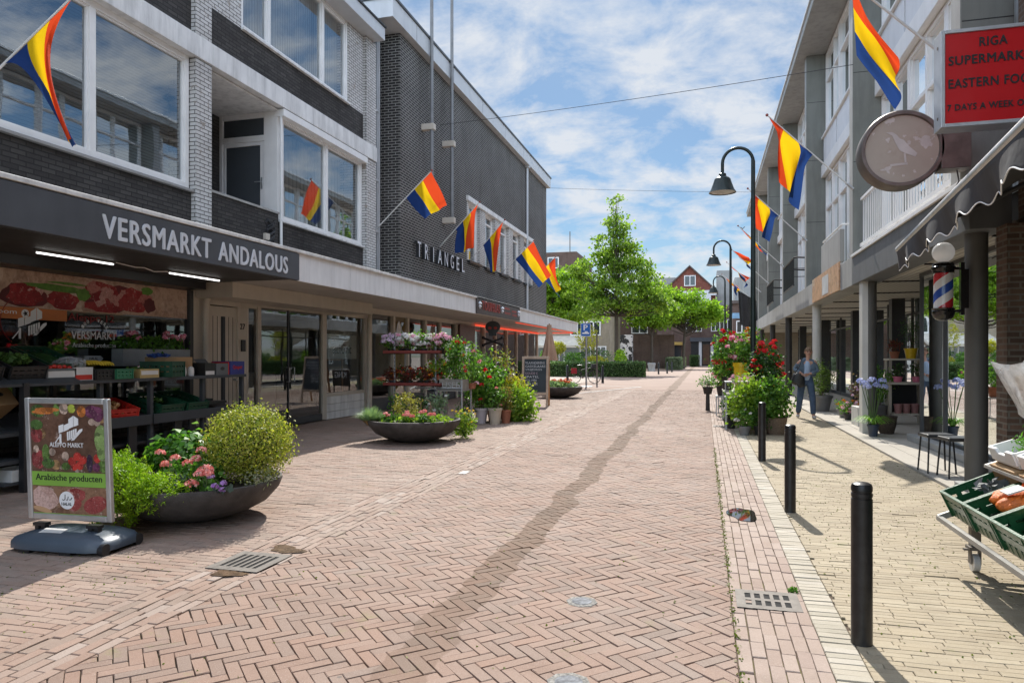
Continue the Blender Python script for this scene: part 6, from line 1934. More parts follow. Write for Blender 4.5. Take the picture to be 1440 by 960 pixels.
# fascia band of the first floor
mb = MB(); mb.box(XR - .02, 3.3, 9.05, 15.62, 2.92, 3.47); mb.build("dark_fascia", m_dfas, Rb, bevel=.008)
mb = MB(); mb.box(XR - .05, 3.3, 9.05, 15.62, 3.47, 3.525); mb.build("white_edge", m_white, Rb, bevel=.005)
for a, b in ((15.64, 16.9), (16.92, 20.95), (20.97, 22.4), (22.42, 28.7), (28.72, 35.6), (35.62, 47.2)):
    mb = MB(); mb.box(XR - .01, 3.3, a, b, 2.92, 3.50); mb.build("fascia", m_concl, Rb, bevel=.008)
mb = MB(); mb.box(3.3, 7.8, 9.05, 47.2, 2.93, 3.0); mb.build("soffit", stripe_mat("lamella_ceiling", (.3, .28, .25), (.5, .48, .43), .11, 0), Rb)
for k in range(12):
    mb = MB(); mb.box(3.3, 7.6, 9.6 + k * 2.7, 9.64 + k * 2.7, 2.905, 2.935); mb.build("ceiling_beam", m_black, Rb)
# window bays
for bi, (a, b) in enumerate(zip(fins[:-1], fins[1:])):
    y0, y1 = a + .34, b
    n = 3
    wd = (y1 - y0) / n
    for i in range(n):
        p, q_ = y0 + i * wd, y0 + (i + 1) * wd
        window(Rb, 3.42, -1, p + .01, q_ - .01, 3.52, 6.66, ((p + q_) / 2,), (5.75,), .075, .12, m_ochre if (bi, i) in ((1, 0), (2, 1)) else (m_net if (bi + i) % 2 else m_vblind))
        window(Rb, 3.42, -1, p + .01, q_ - .01, 7.85, 10.26, ((p + q_) / 2 - .25,), (9.45,), .075, .12, m_net if (bi + i) % 2 else m_vblind)
        mb = MB(); mb.box(3.36, 3.5, p + .05, q_ - .05, 7.06, 7.80); mb.build("white_panel", m_wpanel, Rb, bevel=.006)
    mb = MB(); mb.box(3.30, 3.5, y0, y1, 6.68, 7.02); mb.build("spandrel", m_white, Rb, bevel=.006)
    mb = MB(); mb.box(3.30, 3.5, y0, y1, 7.80, 7.845); mb.build("sill", m_white, Rb)
mb = MB(); mb.box(2.92, 3.4, 47.2, 47.3, 2.9, 10.28); mb.box(3.4, 13, 47.2, 47.3, 0.0, 10.28); mb.build("end_wall", m_ybrick, Rb)
# pillars
m_pillard = plain("black_brown_pillar", (.035, .033, .03), .5, var=.2, dirt=.2)
for i, (y, mt) in enumerate(((9.4, m_pillar), (15.0, m_pillar), (21.5, m_pillarw), (28.4, m_pillard), (34.8, m_pillard), (41.2, m_pillard), (46.9, m_pillard))):
    mb = MB(); mb.cyl((3.06, y, 0.018), (3.06, y, 2.925), .118 if i != 1 else .14, n=28); mb.build("pillar", mt, Rb, smooth=True)
mb = MB(); mb.box(2.92, 3.02, 14.86, 15.14, .02, 2.925); mb.build("pillar_edge", m_pillarw, Rb)
# glazed shop fronts inside the arcade
mb = MB()
gx = 5.0
ys = [14.2, 16.6, 19.6, 22.0, 24.4, 26.8, 29.2, 31.6, 34.0, 36.4, 38.8, 41.6]
for y in ys: mb.box(gx - .03, gx + .05, y, y + .07, .02, 2.93)
mb.box(gx - .02, gx + .04, 14.2, 41.6, .02, .14); mb.box(gx - .02, gx + .04, 14.2, 41.6, 2.5, 2.56)
for y in (9.9, 11.2, 12.5, 13.75): mb.box(3.62, 3.68, y, y + .05, .16, 2.93)
mb.box(3.62, 3.68, 9.3, 13.8, .12, .18); mb.box(3.62, 3.68, 9.3, 13.8, 2.86, 2.93)
sf = mb.build("shop_window_frame", m_dgrey, Rb, bevel=.004)
m_mirror = glass_mat("dark_mirror_pane", (.5, .53, .52), .06, 1.45)
for a, b in zip(ys[:-1], ys[1:]): pane_box(sf, gx, -1, a + .07, b, .14, 2.93, m_mirror)
for a, b in ((9.3, 9.9), (9.95, 11.2), (11.25, 12.5), (12.55, 13.75)): pane_box(sf, 3.65, -1, a, b, .18, 2.86, m_mirror)
mb = MB(); mb.add([(3.65, 13.8, .15), (5.0, 14.2, .15), (5.0, 14.2, 2.93), (3.65, 13.8, 2.93)], [(0, 1, 2, 3)]); mb.build("pane", m_mirror, sf, fix=False)
mb = MB(); mb.box(3.45, 3.75, 9.25, 13.9, .02, .13); mb.build("plinth", m_concl, Rb, bevel=.01)
mb = MB(); mb.box(7.6, 7.75, 9.2, 42.2, .02, 2.95); mb.box(3.8, 7.6, 9.15, 9.2, .02, 2.95); mb.build("shop_back_wall", m_inside, Rb)
for y in (19.7, 24.6, 30.8, 37.4):
    mb = MB(); mb.box(4.55, 4.85, y, y + .32, .02, 2.93); mb.build("inner_pillar", m_black, Rb, bevel=.006)
mb = MB(); mb.box(4.4, 4.95, 16.55, 16.75, .02, 2.9); mb.build("inner_pillar", m_dgrey, Rb)
# orange picture panel on the fascia
OP = thing("fascia_sign", "faded orange picture panel on the concrete fascia between two pillars", "sign", (XR, 19, 3.2))
mb = MB(); mb.box(XR - .045, XR - .012, 16.95, 20.9, 2.94, 3.56); mb.build("panel", blotch_mat("faded_orange_picture", [(0, (.6, .42, .26)), (.5, (.62, .36, .2)), (1, (.55, .46, .34))], 1.1, dist=.6), OP)
mb = MB(); mb.box(XR - .05, XR - .046, 18.3, 19.2, 3.0, 3.45); mb.build("pale_patch", plain("pale_print", (.55, .56, .55), .6), OP)
# balconies
m_rail = plain("black_railing", (.015, .015, .016), .45, .3)
BC = thing("balcony", "concrete balcony front with a white metal hand rail over the orange panel", "balcony", (3.0, 18.5, 3.5))
mb = MB(); mb.box(2.92, 3.02, 17.2, 19.8, 3.60, 4.32); mb.build("front_slab", m_concl, BC, bevel=.01)
mb = MB(); mb.tube([(3.4, 17.2, 4.42), (2.97, 17.2, 4.42), (2.97, 19.8, 4.42)], .022, 8)
for y in (17.4, 18.5, 19.6): mb.cyl((2.97, y, 4.3), (2.97, y, 4.42), .015)
for y in (17.35, 18.5, 19.65): mb.cyl((2.97, y, 3.5), (2.97, y, 3.6), .02)
mb.build("hand_rail", m_white, BC, smooth=True)
for (a, b, lab) in ((23.2, 26.3, "black barred balcony with a curved rail, nearer of the two"), (29.9, 33.0, "black barred balcony on the far bay of the concrete building")):
    r = thing("balcony", lab, "balcony", (2.9, (a + b) / 2, 3.5), "black barred balconies")
    mb = MB(); mb.tube([(3.4, a, 4.45), (2.75, a, 4.5), (2.66, a + .1, 4.5), (2.66, b, 4.5), (3.4, b, 4.45)], .025, 8); mb.tube([(2.66, a + .1, 3.66), (2.66, b, 3.66)], .02, 8); mb.build("hand_rail", m_rail, r, smooth=True)
    mb = MB(); y = a + .1
    while y < b: mb.box(2.652, 2.668, y, y + .014, 3.66, 4.5); y += .10
    for z in (3.9, 4.15): mb.box(2.66, 3.4, a, a + .014, z, z + .02)
    mb.build("railing_bars", m_rail, r)
WR = thing("balcony", "pale upright bars of a rail over the dark fascia, behind the awning", "balcony", (2.95, 12.5, 3.5))
mb = MB(); y = 9.9
while y < 15.2: mb.box(2.992, 3.008, y, y + .022, 3.68, 4.55); y += .15
mb.build("railing_bars", m_white, WR)
mb = MB(); mb.box(2.96, 3.04, 9.8, 15.3, 3.64, 3.70); mb.box(2.97, 3.03, 9.8, 15.3, 4.55, 4.60)
for y in (10.2, 12.6, 15.0): mb.box(2.98, 3.02, y, y + .04, 3.5, 3.64)
mb.build("hand_rail", m_white, WR)

# flags on the right
for (yk, lab, e0, e1, ho, al, fo, sd, ga, fp) in (
    (9.4, "big flag hanging next to the red box sign", (1.06, -1.34), (1.09, -1.94), 1.15, .66, .06, 21, None, False),
    (15.6, "folded flag on the concrete fin behind the nearest street lamp's head", (.30, -1.30), (.60, -1.95), 1.2, .05, .12, 22, (.5, .2, .85), False),
    (22.3, "folded flag on the third fin, partly behind the nearest lamp post", (.30, -1.15), (.58, -1.58), 1.2, .05, .11, 23, (.45, .2, .8), False),
    (28.6, "limp flag on the fourth fin beyond the nearest lamp post", (.85, -.95), (1.15, -1.15), 1.2, .05, .04, 24, (.7, .1, .25), False),
    (35.0, "half open flag on the fifth fin beside the second street lamp", (.90, -.35), (.82, -.95), 1.15, .05, .12, 25, None, False),
    (39.6, "half open flag hanging just above the second street lamp's shade", (1.15, -.8), (1.0, -1.4), 1.2, .05, .12, 26, None, False),
    (45.4, "small yellow looking flag at the far end of the concrete building", (1.1, -.75), (.8, -1.4), 1.2, .05, .12, 27, None, False)):
    flag(lab, (2.9, yk, 4.85), (1.26 - max(0, yk - 35) * .02, yk, 6.48), GR, e0, e1, ho, al, fo, sd, ga, fp, corner=(.57, -1.29) if yk < 10 else None)
fl_black = thing("banner", "black banner hanging from a short pole at the far end of the arcade", "banner", (2.6, 43, 4))
mb = MB(); mb.cyl((2.9, 43, 4.6), (1.8, 43, 5.3), .03); mb.build("pole", m_rail, fl_black)
mb = MB(); mb.grid(8, 10, lambda u, v: (1.9 + u * 1.0 + .1 * v, 43 + .08 * math.sin(u * 9), 5.2 - .6 * u - v * (1.9 - .2 * u))); mb.build("cloth", m_black, fl_black, fix=False, smooth=True)

# brick building with the awning, nearest on the right
RB = thing("brick_building", "brown brick building at the near end of the arcade, carrying awning and box sign", "building", (5, 2, 0))
mb = MB(); mb.box(3.3, 10, 6.9, 8.9, 0.0, 11); mb.box(3.3, 10, -8, 6.9, 2.9, 11); mb.box(3.6, 10, -8, 6.9, 0, 2.9)
mb.box(3.09, 3.302, 8.62, 8.9, 0.0, 2.9); mb.build("wall", m_bbrick, RB)
for (a, b) in ((-6, -3.5), (-2, .5), (2, 4.5)):
    for z in (4.4, 7.6): window(RB, 3.29, -1, a, b, z, z + 2.0, ((a + b) / 2,), (z + 1.4,), .08, .06, None)
mb = MB(); mb.box(3.31, 3.33, -6, 6.4, .4, 2.6); mb.build("shop_window", m_black, RB)
mb = MB(); mb.cyl((3.32, 8.85, 3.6), (3.32, 8.85, 10), .02); mb.build("cable", m_black, RB)

# box sign
RS = thing("box_sign", "red light box sign with black lettering in a silver frame", "sign", (2.6, 7.6, 4.1))
x0, x1, z0, z1 = 2.15, 3.02, 3.64, 4.55
mb = MB()
f_ = .035
mb.box(x0, x0 + f_, 7.5, 7.72, z0, z1); mb.box(x1 - f_, x1, 7.5, 7.72, z0, z1); mb.box(x0 + f_, x1 - f_, 7.5, 7.72, z0, z0 + f_); mb.box(x0 + f_, x1 - f_, 7.5, 7.72, z1 - f_, z1)
mb.build("frame", m_silver, RS, bevel=.004)
mb = MB(); mb.box(x0 + f_, x1 - f_, 7.515, 7.70, z0 + f_, z1 - f_); mb.build("panel", plain("glossy_red_acrylic", (.52, .010, .014), .16, 0, .6, var=.06, bump=0), RS)
for tx, xc_, wd, z in (("RIGA", 2.585, .23, 4.37), ("SUPERMARKET", 2.585, .74, 4.215), ("EASTERN FOOD", 2.585, .74, 4.00), ("7 DAYS A WEEK OPEN", 2.585, .76, 3.79)):
    hh = .088 if tx[0] in "RSE" else .062
    text_mb(tx, (xc_ - wd / 2, 7.513, z), XP, ZP, wd, hh, .003, .028, 1.1).build("lettering", m_ink, RS)
for z in (3.75, 4.42):
    mb = MB(); mb.cyl((x0 - .004, 7.6, z), (x0, 7.6, z), .016, n=8); mb.build("bolt", m_iron, RS)
mb = MB(); mb.box(x1, 3.3, 7.58, 7.64, 3.8, 3.86); mb.box(x1, 3.3, 7.58, 7.64, 4.3, 4.36); mb.build("bracket", m_iron, RS)

# weathered round sign
QS = thing("round_sign", "weathered round light sign with flaking paint and a worn bird figure", "sign", (2.2, 9.25, 3.88))
m_ringm = plain("worn_bronze_metal", (.16, .14, .125), .5, .4, var=.3, vs=6, dirt=.3)
cx_, cy_, cz_ = 2.2, 9.2, 3.88
mb = MB()
prof = [(.44, .13), (.445, -.13), (.43, -.15), (.395, -.15), (.385, -.12)]
def ringf(u, v):
    a = u * 2 * math.pi; i = min(4, int(v * 4 + .5)); r_, y_ = prof[i]
    return (cx_ + r_ * math.cos(a), cy_ + y_, cz_ + r_ * math.sin(a))
mb.grid(56, 4, ringf); mb.build("rim", m_ringm, QS, smooth=True, ang=40)
t = NT("flaked_cream_face")
co = t.n("TexCoord").outputs["Object"]
c = t.mix(t.noise(co, 4, 5), (.35, .31, .25), (.45, .41, .34))
fk = t.ramp(t.noise(co, 5.5, 6, .6), [(.58, 0.0), (.60, 1.0)])
c = t.mix(fk, c, (.55, .53, .5)); 
dk = t.ramp(t.noise(co, 2.5, 5, .6), [(.55, 0.0), (.75, .6)]); c = t.mix(dk, c, (.26, .21, .15))
m_face = t.done(t.bsdf(c, .5).outputs[0])
mb = MB(); mb.cyl((cx_, cy_ - .12, cz_), (cx_, cy_ + .12, cz_), .392, n=56); mb.build("face", m_face, QS)
m_flake = plain("bare_white_flake", (.50, .48, .45), .6, bump=0)
def sgn(pts): 
    mb = MB(); mb.prism([(cx_ + x, cy_ - .121, cz_ + z) for x, z in pts], (0, 0, 0), (0, -.003, 0)); return mb.build("bird_figure", m_flake, QS)
sgn([(-.06, .06), (-.02, .12), (.02, .10), (.08, .02), (.16, -.06), (.14, -.10), (.05, -.06), (-.02, -.02)])
sgn([(-.06, .06), (-.10, .16), (-.17, .20), (-.10, .20), (-.06, .17), (-.02, .12)])
sgn([(.02, -.05), (.04, -.05), (.05, -.17), (.03, -.17)]); sgn([(-.12, -.17), (.06, -.16), (.06, -.185), (-.12, -.195)])
mb = MB(); mb.box(2.6, 2.9, 9.05, 9.32, 3.62, 4.12); mb.build("bracket_box", m_ringm, QS, bevel=.006)
mb = MB(); mb.tube([(2.8, 9.2, 3.62), (2.82, 9.2, 3.5), (2.78, 9.2, 3.42), (2.76, 9.2, 3.36)], .008, 6); mb.build("cable", m_black, QS)

# awning
AW = thing("awning", "dark grey awning with a wavy white hem and silver front bar", "awning", (2.6, 6.5, 2.9))
pa, pb = Vector((2.23, 9.35, 2.76)), Vector((1.60, 3.6, 2.76))
t = NT("charcoal_awning_cloth")
co = t.n("TexCoord").outputs["Object"]
c = t.mix(t.noise(co, 1.5, 5), (.045, .045, .048), (.085, .085, .09))
b = t.bsdf(c, .8, 0, .2); t.bump(t.noise(co, 3, 3), .4, .05, b)
m_awn = t.done(b.outputs[0])
def awf(u, v):
    p = pa.lerp(pb, u); q_ = Vector((3.28, p.y, 3.42))
    r_ = p.lerp(q_, v); r_.z -= .05 * math.sin(math.pi * v)
    return r_
mb = MB(); mb.grid(20, 8, awf); mb.build("cloth", m_awn, AW, smooth=True, fix=False, solid=.004)
def valf(u, v):
    p = pa.lerp(pb, u)
    L = u * 5.8
    dz = .20 + .024 * math.cos(L * 2 * math.pi / .33)
    return p + Vector((-.02 + .05 * v * math.sin(L * 5.0) + .03 * v, 0, -.03 - v * dz))
mb = MB(); mb.grid(170, 8, valf); mb.build("valance", m_awn, AW, smooth=True, fix=False, solid=.003)
mb = MB(); mb.tube([valf(i / 280, 1.0) + Vector((-.003, 0, .004)) for i in range(281)], .005, 6); mb.build("white_hem", m_whiteink, AW, smooth=True)
mb = MB(); mb.tube([pa, pb], .038, 12); mb.build("front_bar", m_silver, AW, smooth=True)
for u in (.25, .8):
    p = pa.lerp(pb, u); mb = MB(); mb.tube([p, p + Vector((.5, .35, .2)), Vector((3.28, p.y + .1, 3.3))], .025, 8); mb.build("arm", m_dgrey, AW, smooth=True)

# barber pole
BP = thing("barber_pole", "barber pole with red, white and blue stripes and a white globe, bracketed to the pillar", "barber pole", (2.69, 9.35, 1.9))
bx_, by_ = 2.69, 9.3
t = NT("barber_stripes")
co = t.n("TexCoord").outputs["Object"]; sx = t.n("SeparateXYZ"); t.l(co, sx.inputs[0])
at = t.math("ARCTAN2", t.math("ADD", sx.outputs[1], .05), sx.outputs[0])
ph = t.math("FRACT", t.math("ADD", t.math("ADD", t.math("MULTIPLY", sx.outputs[2], 2.35), t.math("MULTIPLY", at, -1 / (2 * math.pi))), .25))
n_ = t.n("ValToRGB"); n_.color_ramp.interpolation = "CONSTANT"
els = n_.color_ramp.elements; els[0].position = 0; els[0].color = (.75, .74, .74, 1); els[1].position = .25; els[1].color = (.03, .09, .42, 1)
e = els.new(.5); e.color = (.75, .74, .74, 1); e = els.new(.75); e.color = (.55, .03, .04, 1)
t.l(ph, n_.inputs[0])
m_barber = t.done(t.bsdf(n_.outputs[0], .18, 0, .6).outputs[0])
mb = MB(); mb.lathe([(.10, 2.05), (.10, 2.46)], (bx_, by_, 0), 32, cap=False); mb.build("striped_cylinder", m_barber, BP, smooth=True)
m_gblack = plain("glossy_black", (.012, .012, .013), .15, 0, .6, var=.1, bump=0)
mb = MB(); mb.lathe([(.001, 1.90), (.06, 1.91), (.10, 1.94), (.115, 1.98), (.12, 2.02), (.112, 2.03), (.125, 2.05), (.10, 2.056)], (bx_, by_, 0), 32, cap=False); mb.build("lower_cap", m_gblack, BP, smooth=True)
mb = MB(); mb.lathe([(.10, 2.455), (.112, 2.46), (.112, 2.48), (.125, 2.50), (.125, 2.53), (.113, 2.54), (.11, 2.57), (.08, 2.585), (.03, 2.59)], (bx_, by_, 0), 32, cap=False); mb.build("upper_cap", m_gblack, BP, smooth=True)
t = NT("opal_globe"); b = t.bsdf((.82, .82, .83), .2, 0, .5); tl = t.n("BsdfTranslucent"); tl.inputs[0].default_value = (.9, .9, .9, 1); mx_ = t.n("MixShader"); mx_.inputs[0].default_value = .45; t.l(b.outputs[0], mx_.inputs[1]); t.l(tl.outputs[0], mx_.inputs[2]); m_opal = t.done(mx_.outputs[0])
mb = MB(); mb.ball((bx_, by_, 2.70), .118, 28); mb.build("globe", m_opal, BP, smooth=True)
mb = MB(); mb.box(2.865, 2.905, 9.28, 9.34, 1.97, 2.58); mb.cyl((2.78, 9.3, 2.51), (2.88, 9.31, 2.51), .016); mb.cyl((2.78, 9.3, 2.02), (2.88, 9.31, 2.02), .016); mb.box(2.9, 2.95, 9.29, 9.33, 2.05, 2.5)
mb.build("bracket", m_gblack, BP)
sb = thing("sensor_box", "small grey sensor box under the dark fascia beside the nearest pillar", "sensor", (3.3, 9.2, 2.75))
mb = MB(); mb.box(3.18, 3.27, 9.1, 9.2, 2.72, 2.83); mb.build("box", m_concl, sb, bevel=.008)
mb = MB(); mb.tube([(3.27, 9.15, 2.74), (3.25, 9.15, 2.66), (3.15, 9.2, 2.6)], .006, 5); mb.build("cable", m_black, sb)
fx_ = thing("pillar_foot", "flat concrete block on the paving at the foot of the nearest pillar", "block", (2.85, 9.0, 0))
mb = MB(); mb.box(2.74, 3.05, 8.75, 9.1, 0.0, .085); mb.build("block", m_concl, fx_, bevel=.01)

# street stools
def stool(label, x, y, rz):
    r = thing("stool", label, "stool", (0, 0, 0), "black stools under the barber pole")
    mb = MB(); mb.box(-.17, .17, -.15, .15, .445, .49); mb.build("seat", plain("black_leatherette", (.03, .032, .035), .35, var=.2) if "black_leatherette" not in bpy.data.materials else bpy.data.materials["black_leatherette"], r, bevel=.015)
    for sx in (-1, 1):
        for sy in (-1, 1):
            mb = MB(); mb.tube([(sx * .14, sy * .12, .445), (sx * .165, sy * .15, 0)], .011, 8); mb.build("leg", m_rail, r, smooth=True)
    r.location = (x, y, .022); r.rotation_euler = (0, 0, rz)
    return r
stool("black stool with thin legs standing next to the nearest pillar", 2.98, 9.78, .15)
stool("black stool with thin legs, farther of the two under the barber pole", 2.86, 10.15, .12)

# street lamps and bollards
m_lampg = plain("dark_green_lamp_paint", (.012, .022, .018), .35, .2, var=.2, bump=0)
m_lampin = plain("lamp_glass_white", (.5, .5, .48), .4, bump=0)
def lamp(label, x, y, H=5.9):
    r = thing("street_lamp", label, "street lamp", (0, 0, 0), "green bow street lamps")
    mb = MB()
    rr = .31
    arc = [(-rr + rr * math.cos(a), 0, H - rr + rr * math.sin(a)) for a in np.linspace(0, math.pi, 15)]
    mb.tube([(0, 0, 0), (0, 0, .9), (0, 0, .92), (0, 0, H - rr)] + arc[1:] + [(-2 * rr, 0, H - rr - .22)], [.085, .085, .06, .042] + [.034] * 14 + [.034], 14)
    mb.build("post", m_lampg, r, smooth=True)
    mb = MB(); c0 = (-2 * rr, 0, H - rr - .22)
    mb.lathe([(.04, .02), (.075, 0), (.08, -.05), (.13, -.08), (.165, -.11), (.20, -.22), (.245, -.34), (.285, -.40), (.27, -.40), (.23, -.33)], c0, 28, cap=False); mb.build("lamp_shade", m_lampg, r, smooth=True, ang=30)
    mb = MB(); mb.lathe([(.001, -.43), (.15, -.41), (.262, -.385)], c0, 24, cap=False); mb.build("lens", m_lampin, r, smooth=True)
    r.location = (x, y, 0)
    return r
L0 = lamp("dark green bow street lamp standing among the flowers, nearest of the three", 1.0, 15.8)
dup(L0, (0.98, 28.4, 0), 0, "dark green bow street lamp, middle one of the row, half behind the nearest post")
dup(L0, (1.12, 41.0, 0), 0, "dark green bow street lamp, farthest of the row before the distant houses")
m_boll = plain("black_bollard_paint", (.018, .017, .017), .34, .1, .45, var=.5, vs=14, bump=.12, bs=40)
def bollard(label, x, y):
    r = thing("bollard", label, "bollard", (0, 0, 0), "black round bollards along the yellow pavement")
    mb = MB(); R0 = .052
    mb.lathe([(R0 * 1.02, 0), (R0, .01), (R0, .755), (R0 * .93, .757), (R0 * .93, .765), (R0, .767), (R0, .785), (R0 * .93, .787), (R0 * .93, .795), (R0, .797), (R0, .818), (R0 * .9, .832), (R0 * .6, .84), (.001, .842)], (0, 0, 0), 28, cap=False); mb.build("post", m_boll, r, smooth=True, ang=40)
    r.location = (x, y, 0)
    return r
BO = bollard("black bollard closest to the camera, standing alone on the yellow bricks", .795, 4.06)
for (x, y, lab) in ((.80, 7.30, "black bollard second from the camera beside the puddle"), (.80, 10.73, "black bollard third from the camera in front of the lamp's flower group"), (.60, 17.6, "black bollard just beyond the flower group on its street side"), (.62, 20.9, "black bollard fifth in the row, seen past the yellow pot"), (.66, 24.2, "black bollard sixth in the row beyond the yellow pot"), (.68, 27.6, "black bollard seventh in the row beyond the yellow pot"), (.70, 31.0, "black bollard last in the row toward the square")):
    dup(BO, (x, y, 0), 0, lab)

# overhead wires
for (p, q_, sag, lab) in (((-8.0, 21.0, 8.75), (2.9, 15.6, 7.35), .06, "thin span wire across the street nearer the camera"), ((-8.1, 36, 10.2), (2.9, 35.5, 9.2), .05, "thin span wire across the street beyond the nearest lamp")):
    p, q_ = Vector(p), Vector(q_)
    mb = MB(); mb.tube([p.lerp(q_, k / 12) - Vector((0, 0, sag * 4 * (k / 12) * (1 - k / 12))) for k in range(13)], .007, 5)
    tag(mb.build("span_wire", m_black), lab, "wire")

# ------------------------------------------------------------------ fruit trolley
FT = thing("fruit_trolley", "metal market trolley with sloping tiers on castor wheels", "trolley", (2.4, 4.3, 0))
m_trol = plain("grey_trolley_steel", (.33, .32, .30), .5, .5, var=.2)
mb = MB()
mb.box(1.76, 1.80, 2.2, 5.72, .33, .37); mb.box(2.95, 2.99, 2.2, 5.72, .33, .37); mb.box(1.80, 2.95, 5.68, 5.72, .33, .37); mb.box(1.80, 2.95, 2.2, 2.24, .33, .37)
mb.bar((1.62, 5.70, .345), (2.3, 5.70, .655), .03, .04); mb.bar((1.62, 2.3, .345), (2.3, 2.3, .655), .03, .04)
for x, z in ((1.62, .345), (2.25, .64)): mb.bar((x, 2.3, z), (x, 5.70, z), .035, .03)
mb.build("chassis", m_trol, FT)
mb = MB()
for y in (5.71, 4.0, 2.3):
    mb.bar((1.98, y, .37), (2.42, y, 1.45), .035, .018); mb.bar((1.92, y, .72), (2.5, y, .93), .03, .03); mb.bar((2.2, y, 1.03), (2.7, y, 1.2), .03, .03)
for x, z in ((1.92, .725), (2.48, .925), (2.2, 1.035), (2.68, 1.195)): mb.bar((x, 2.3, z), (x, 5.71, z), .03, .02)
mb.build("upright", m_trol, FT)
for (x, y) in ((1.82, 5.62), (1.82, 2.4), (2.93, 5.62), (2.93, 2.4)):
    mb = MB(); mb.box(x - .03, x + .03, y - .03, y + .03, .17, .33); mb.box(x - .045, x + .045, y - .045, y + .045, .155, .175)
    for sx in (-.032, .026): mb.box(x + sx, x + sx + .006, y - .03, y + .03, .055, .16)
    mb.box(x - .07, x + .05, y - .015, y + .015, .145, .158)
    cw_ = mb.build("castor", m_iron, FT)
    mb = MB(); mb.cyl((x - .02, y, .062), (x + .02, y, .062), .06, n=24); wh = mb.build("wheel", plain("white_nylon", (.55, .54, .52), .4) if "white_nylon" not in bpy.data.materials else bpy.data.materials["white_nylon"], cw_, smooth=True)
T25 = rad(-24.5)
m_gc2 = plain("leaf_green_crate_plastic", (.010, .075, .026), .35, var=.2)
yc = [5.43, 4.98, 4.53, 4.08, 3.63]
labs = ["green crate at the far end of the fruit trolley, with dark goods", "green crate holding orange net bags on the fruit trolley", "green crate holding yellow roots on the fruit trolley", "green crate fourth along the fruit trolley", "green crate fifth along the fruit trolley"]
for y, lb in zip(yc, labs):
    crate(lb, (1.97, y, .50), .58, .40, .19, m_gc2, (0, T25, 0), "green crates on the fruit trolley")
m_netbag = plain("orange_net_bag", (.62, .14, .015), .55, var=.35, vs=30, bump=.6, bs=90)
def netbag(label, x, y, z, s, seed):
    r_ = random.Random(seed)
    ph = [r_.uniform(0, 6) for _ in range(3)]
    mb = MB()
    def f(u, v):
        a, b_ = u * 2 * math.pi, v * math.pi
        k = 1 + .10 * math.sin(5 * a + ph[0]) * math.sin(b_ * 3 + ph[1]) + .06 * math.sin(9 * a + ph[2])
        return (x + s * 1.3 * k * math.sin(b_) * math.cos(a), y + s * .8 * k * math.sin(b_) * math.sin(a), z + s * .55 * k * math.cos(b_) + .12 * math.cos(a) * math.sin(b_) * s)
    mb.grid(30, 16, f); return tag(mb.build("net_bag", m_netbag, None, smooth=True, fix=False, ang=80), label, "net bag", "orange net bags in a green crate")
for i, (dx_, dy_) in enumerate(((-.13, -.08), (-.10, .09), (.05, -.08), (.08, .09), (.2, 0))):
    netbag("bulging orange net bag lying in the green trolley crate", 1.97 + dx_, 4.98 + dy_, .665 + dx_ * .45, .105, i)
mb = MB(); mb.obox((1.80, 4.93, .69), (.05, 0, .02), (0, .06, 0), (-.002, 0, .004)); tag(mb.build("price_card", m_wcard), "white paper label lying on the orange net bags", "label")
m_root = plain("yellow_root_skin", (.5, .33, .1), .6, var=.3)
mb = MB(); mb.ball((0, 0, 0), .045, 12, sc=(1.5, .9, .8)); rt0 = mb.build("potato", m_root, None, smooth=True); tag(rt0, "yellow potato heaped in the third green trolley crate", "potato", "potatoes in the third green crate")
k = 0
for i in range(4):
    for j in range(4):
        p = (1.80 + i * .11, 4.42 + j * .075, .57 + i * .05 + rnd.uniform(0, .02))
        o = rt0 if k == 0 else rt0.copy()
        if k: C.objects.link(o)
        o.location = p; o.rotation_euler = (0, T25, rnd.uniform(0, 3)); k += 1
for k_, y in enumerate((5.43, 4.08, 3.63)):
    P, d = blob(160, (1.98, y, .62), (.22, .15, .05)); leafthing("dark_vegetables", "dark goods filling the %s green trolley crate" % ("far end", "fourth", "fifth")[k_], "vegetables", P, .06, m_deep if k_ else m_gcard)
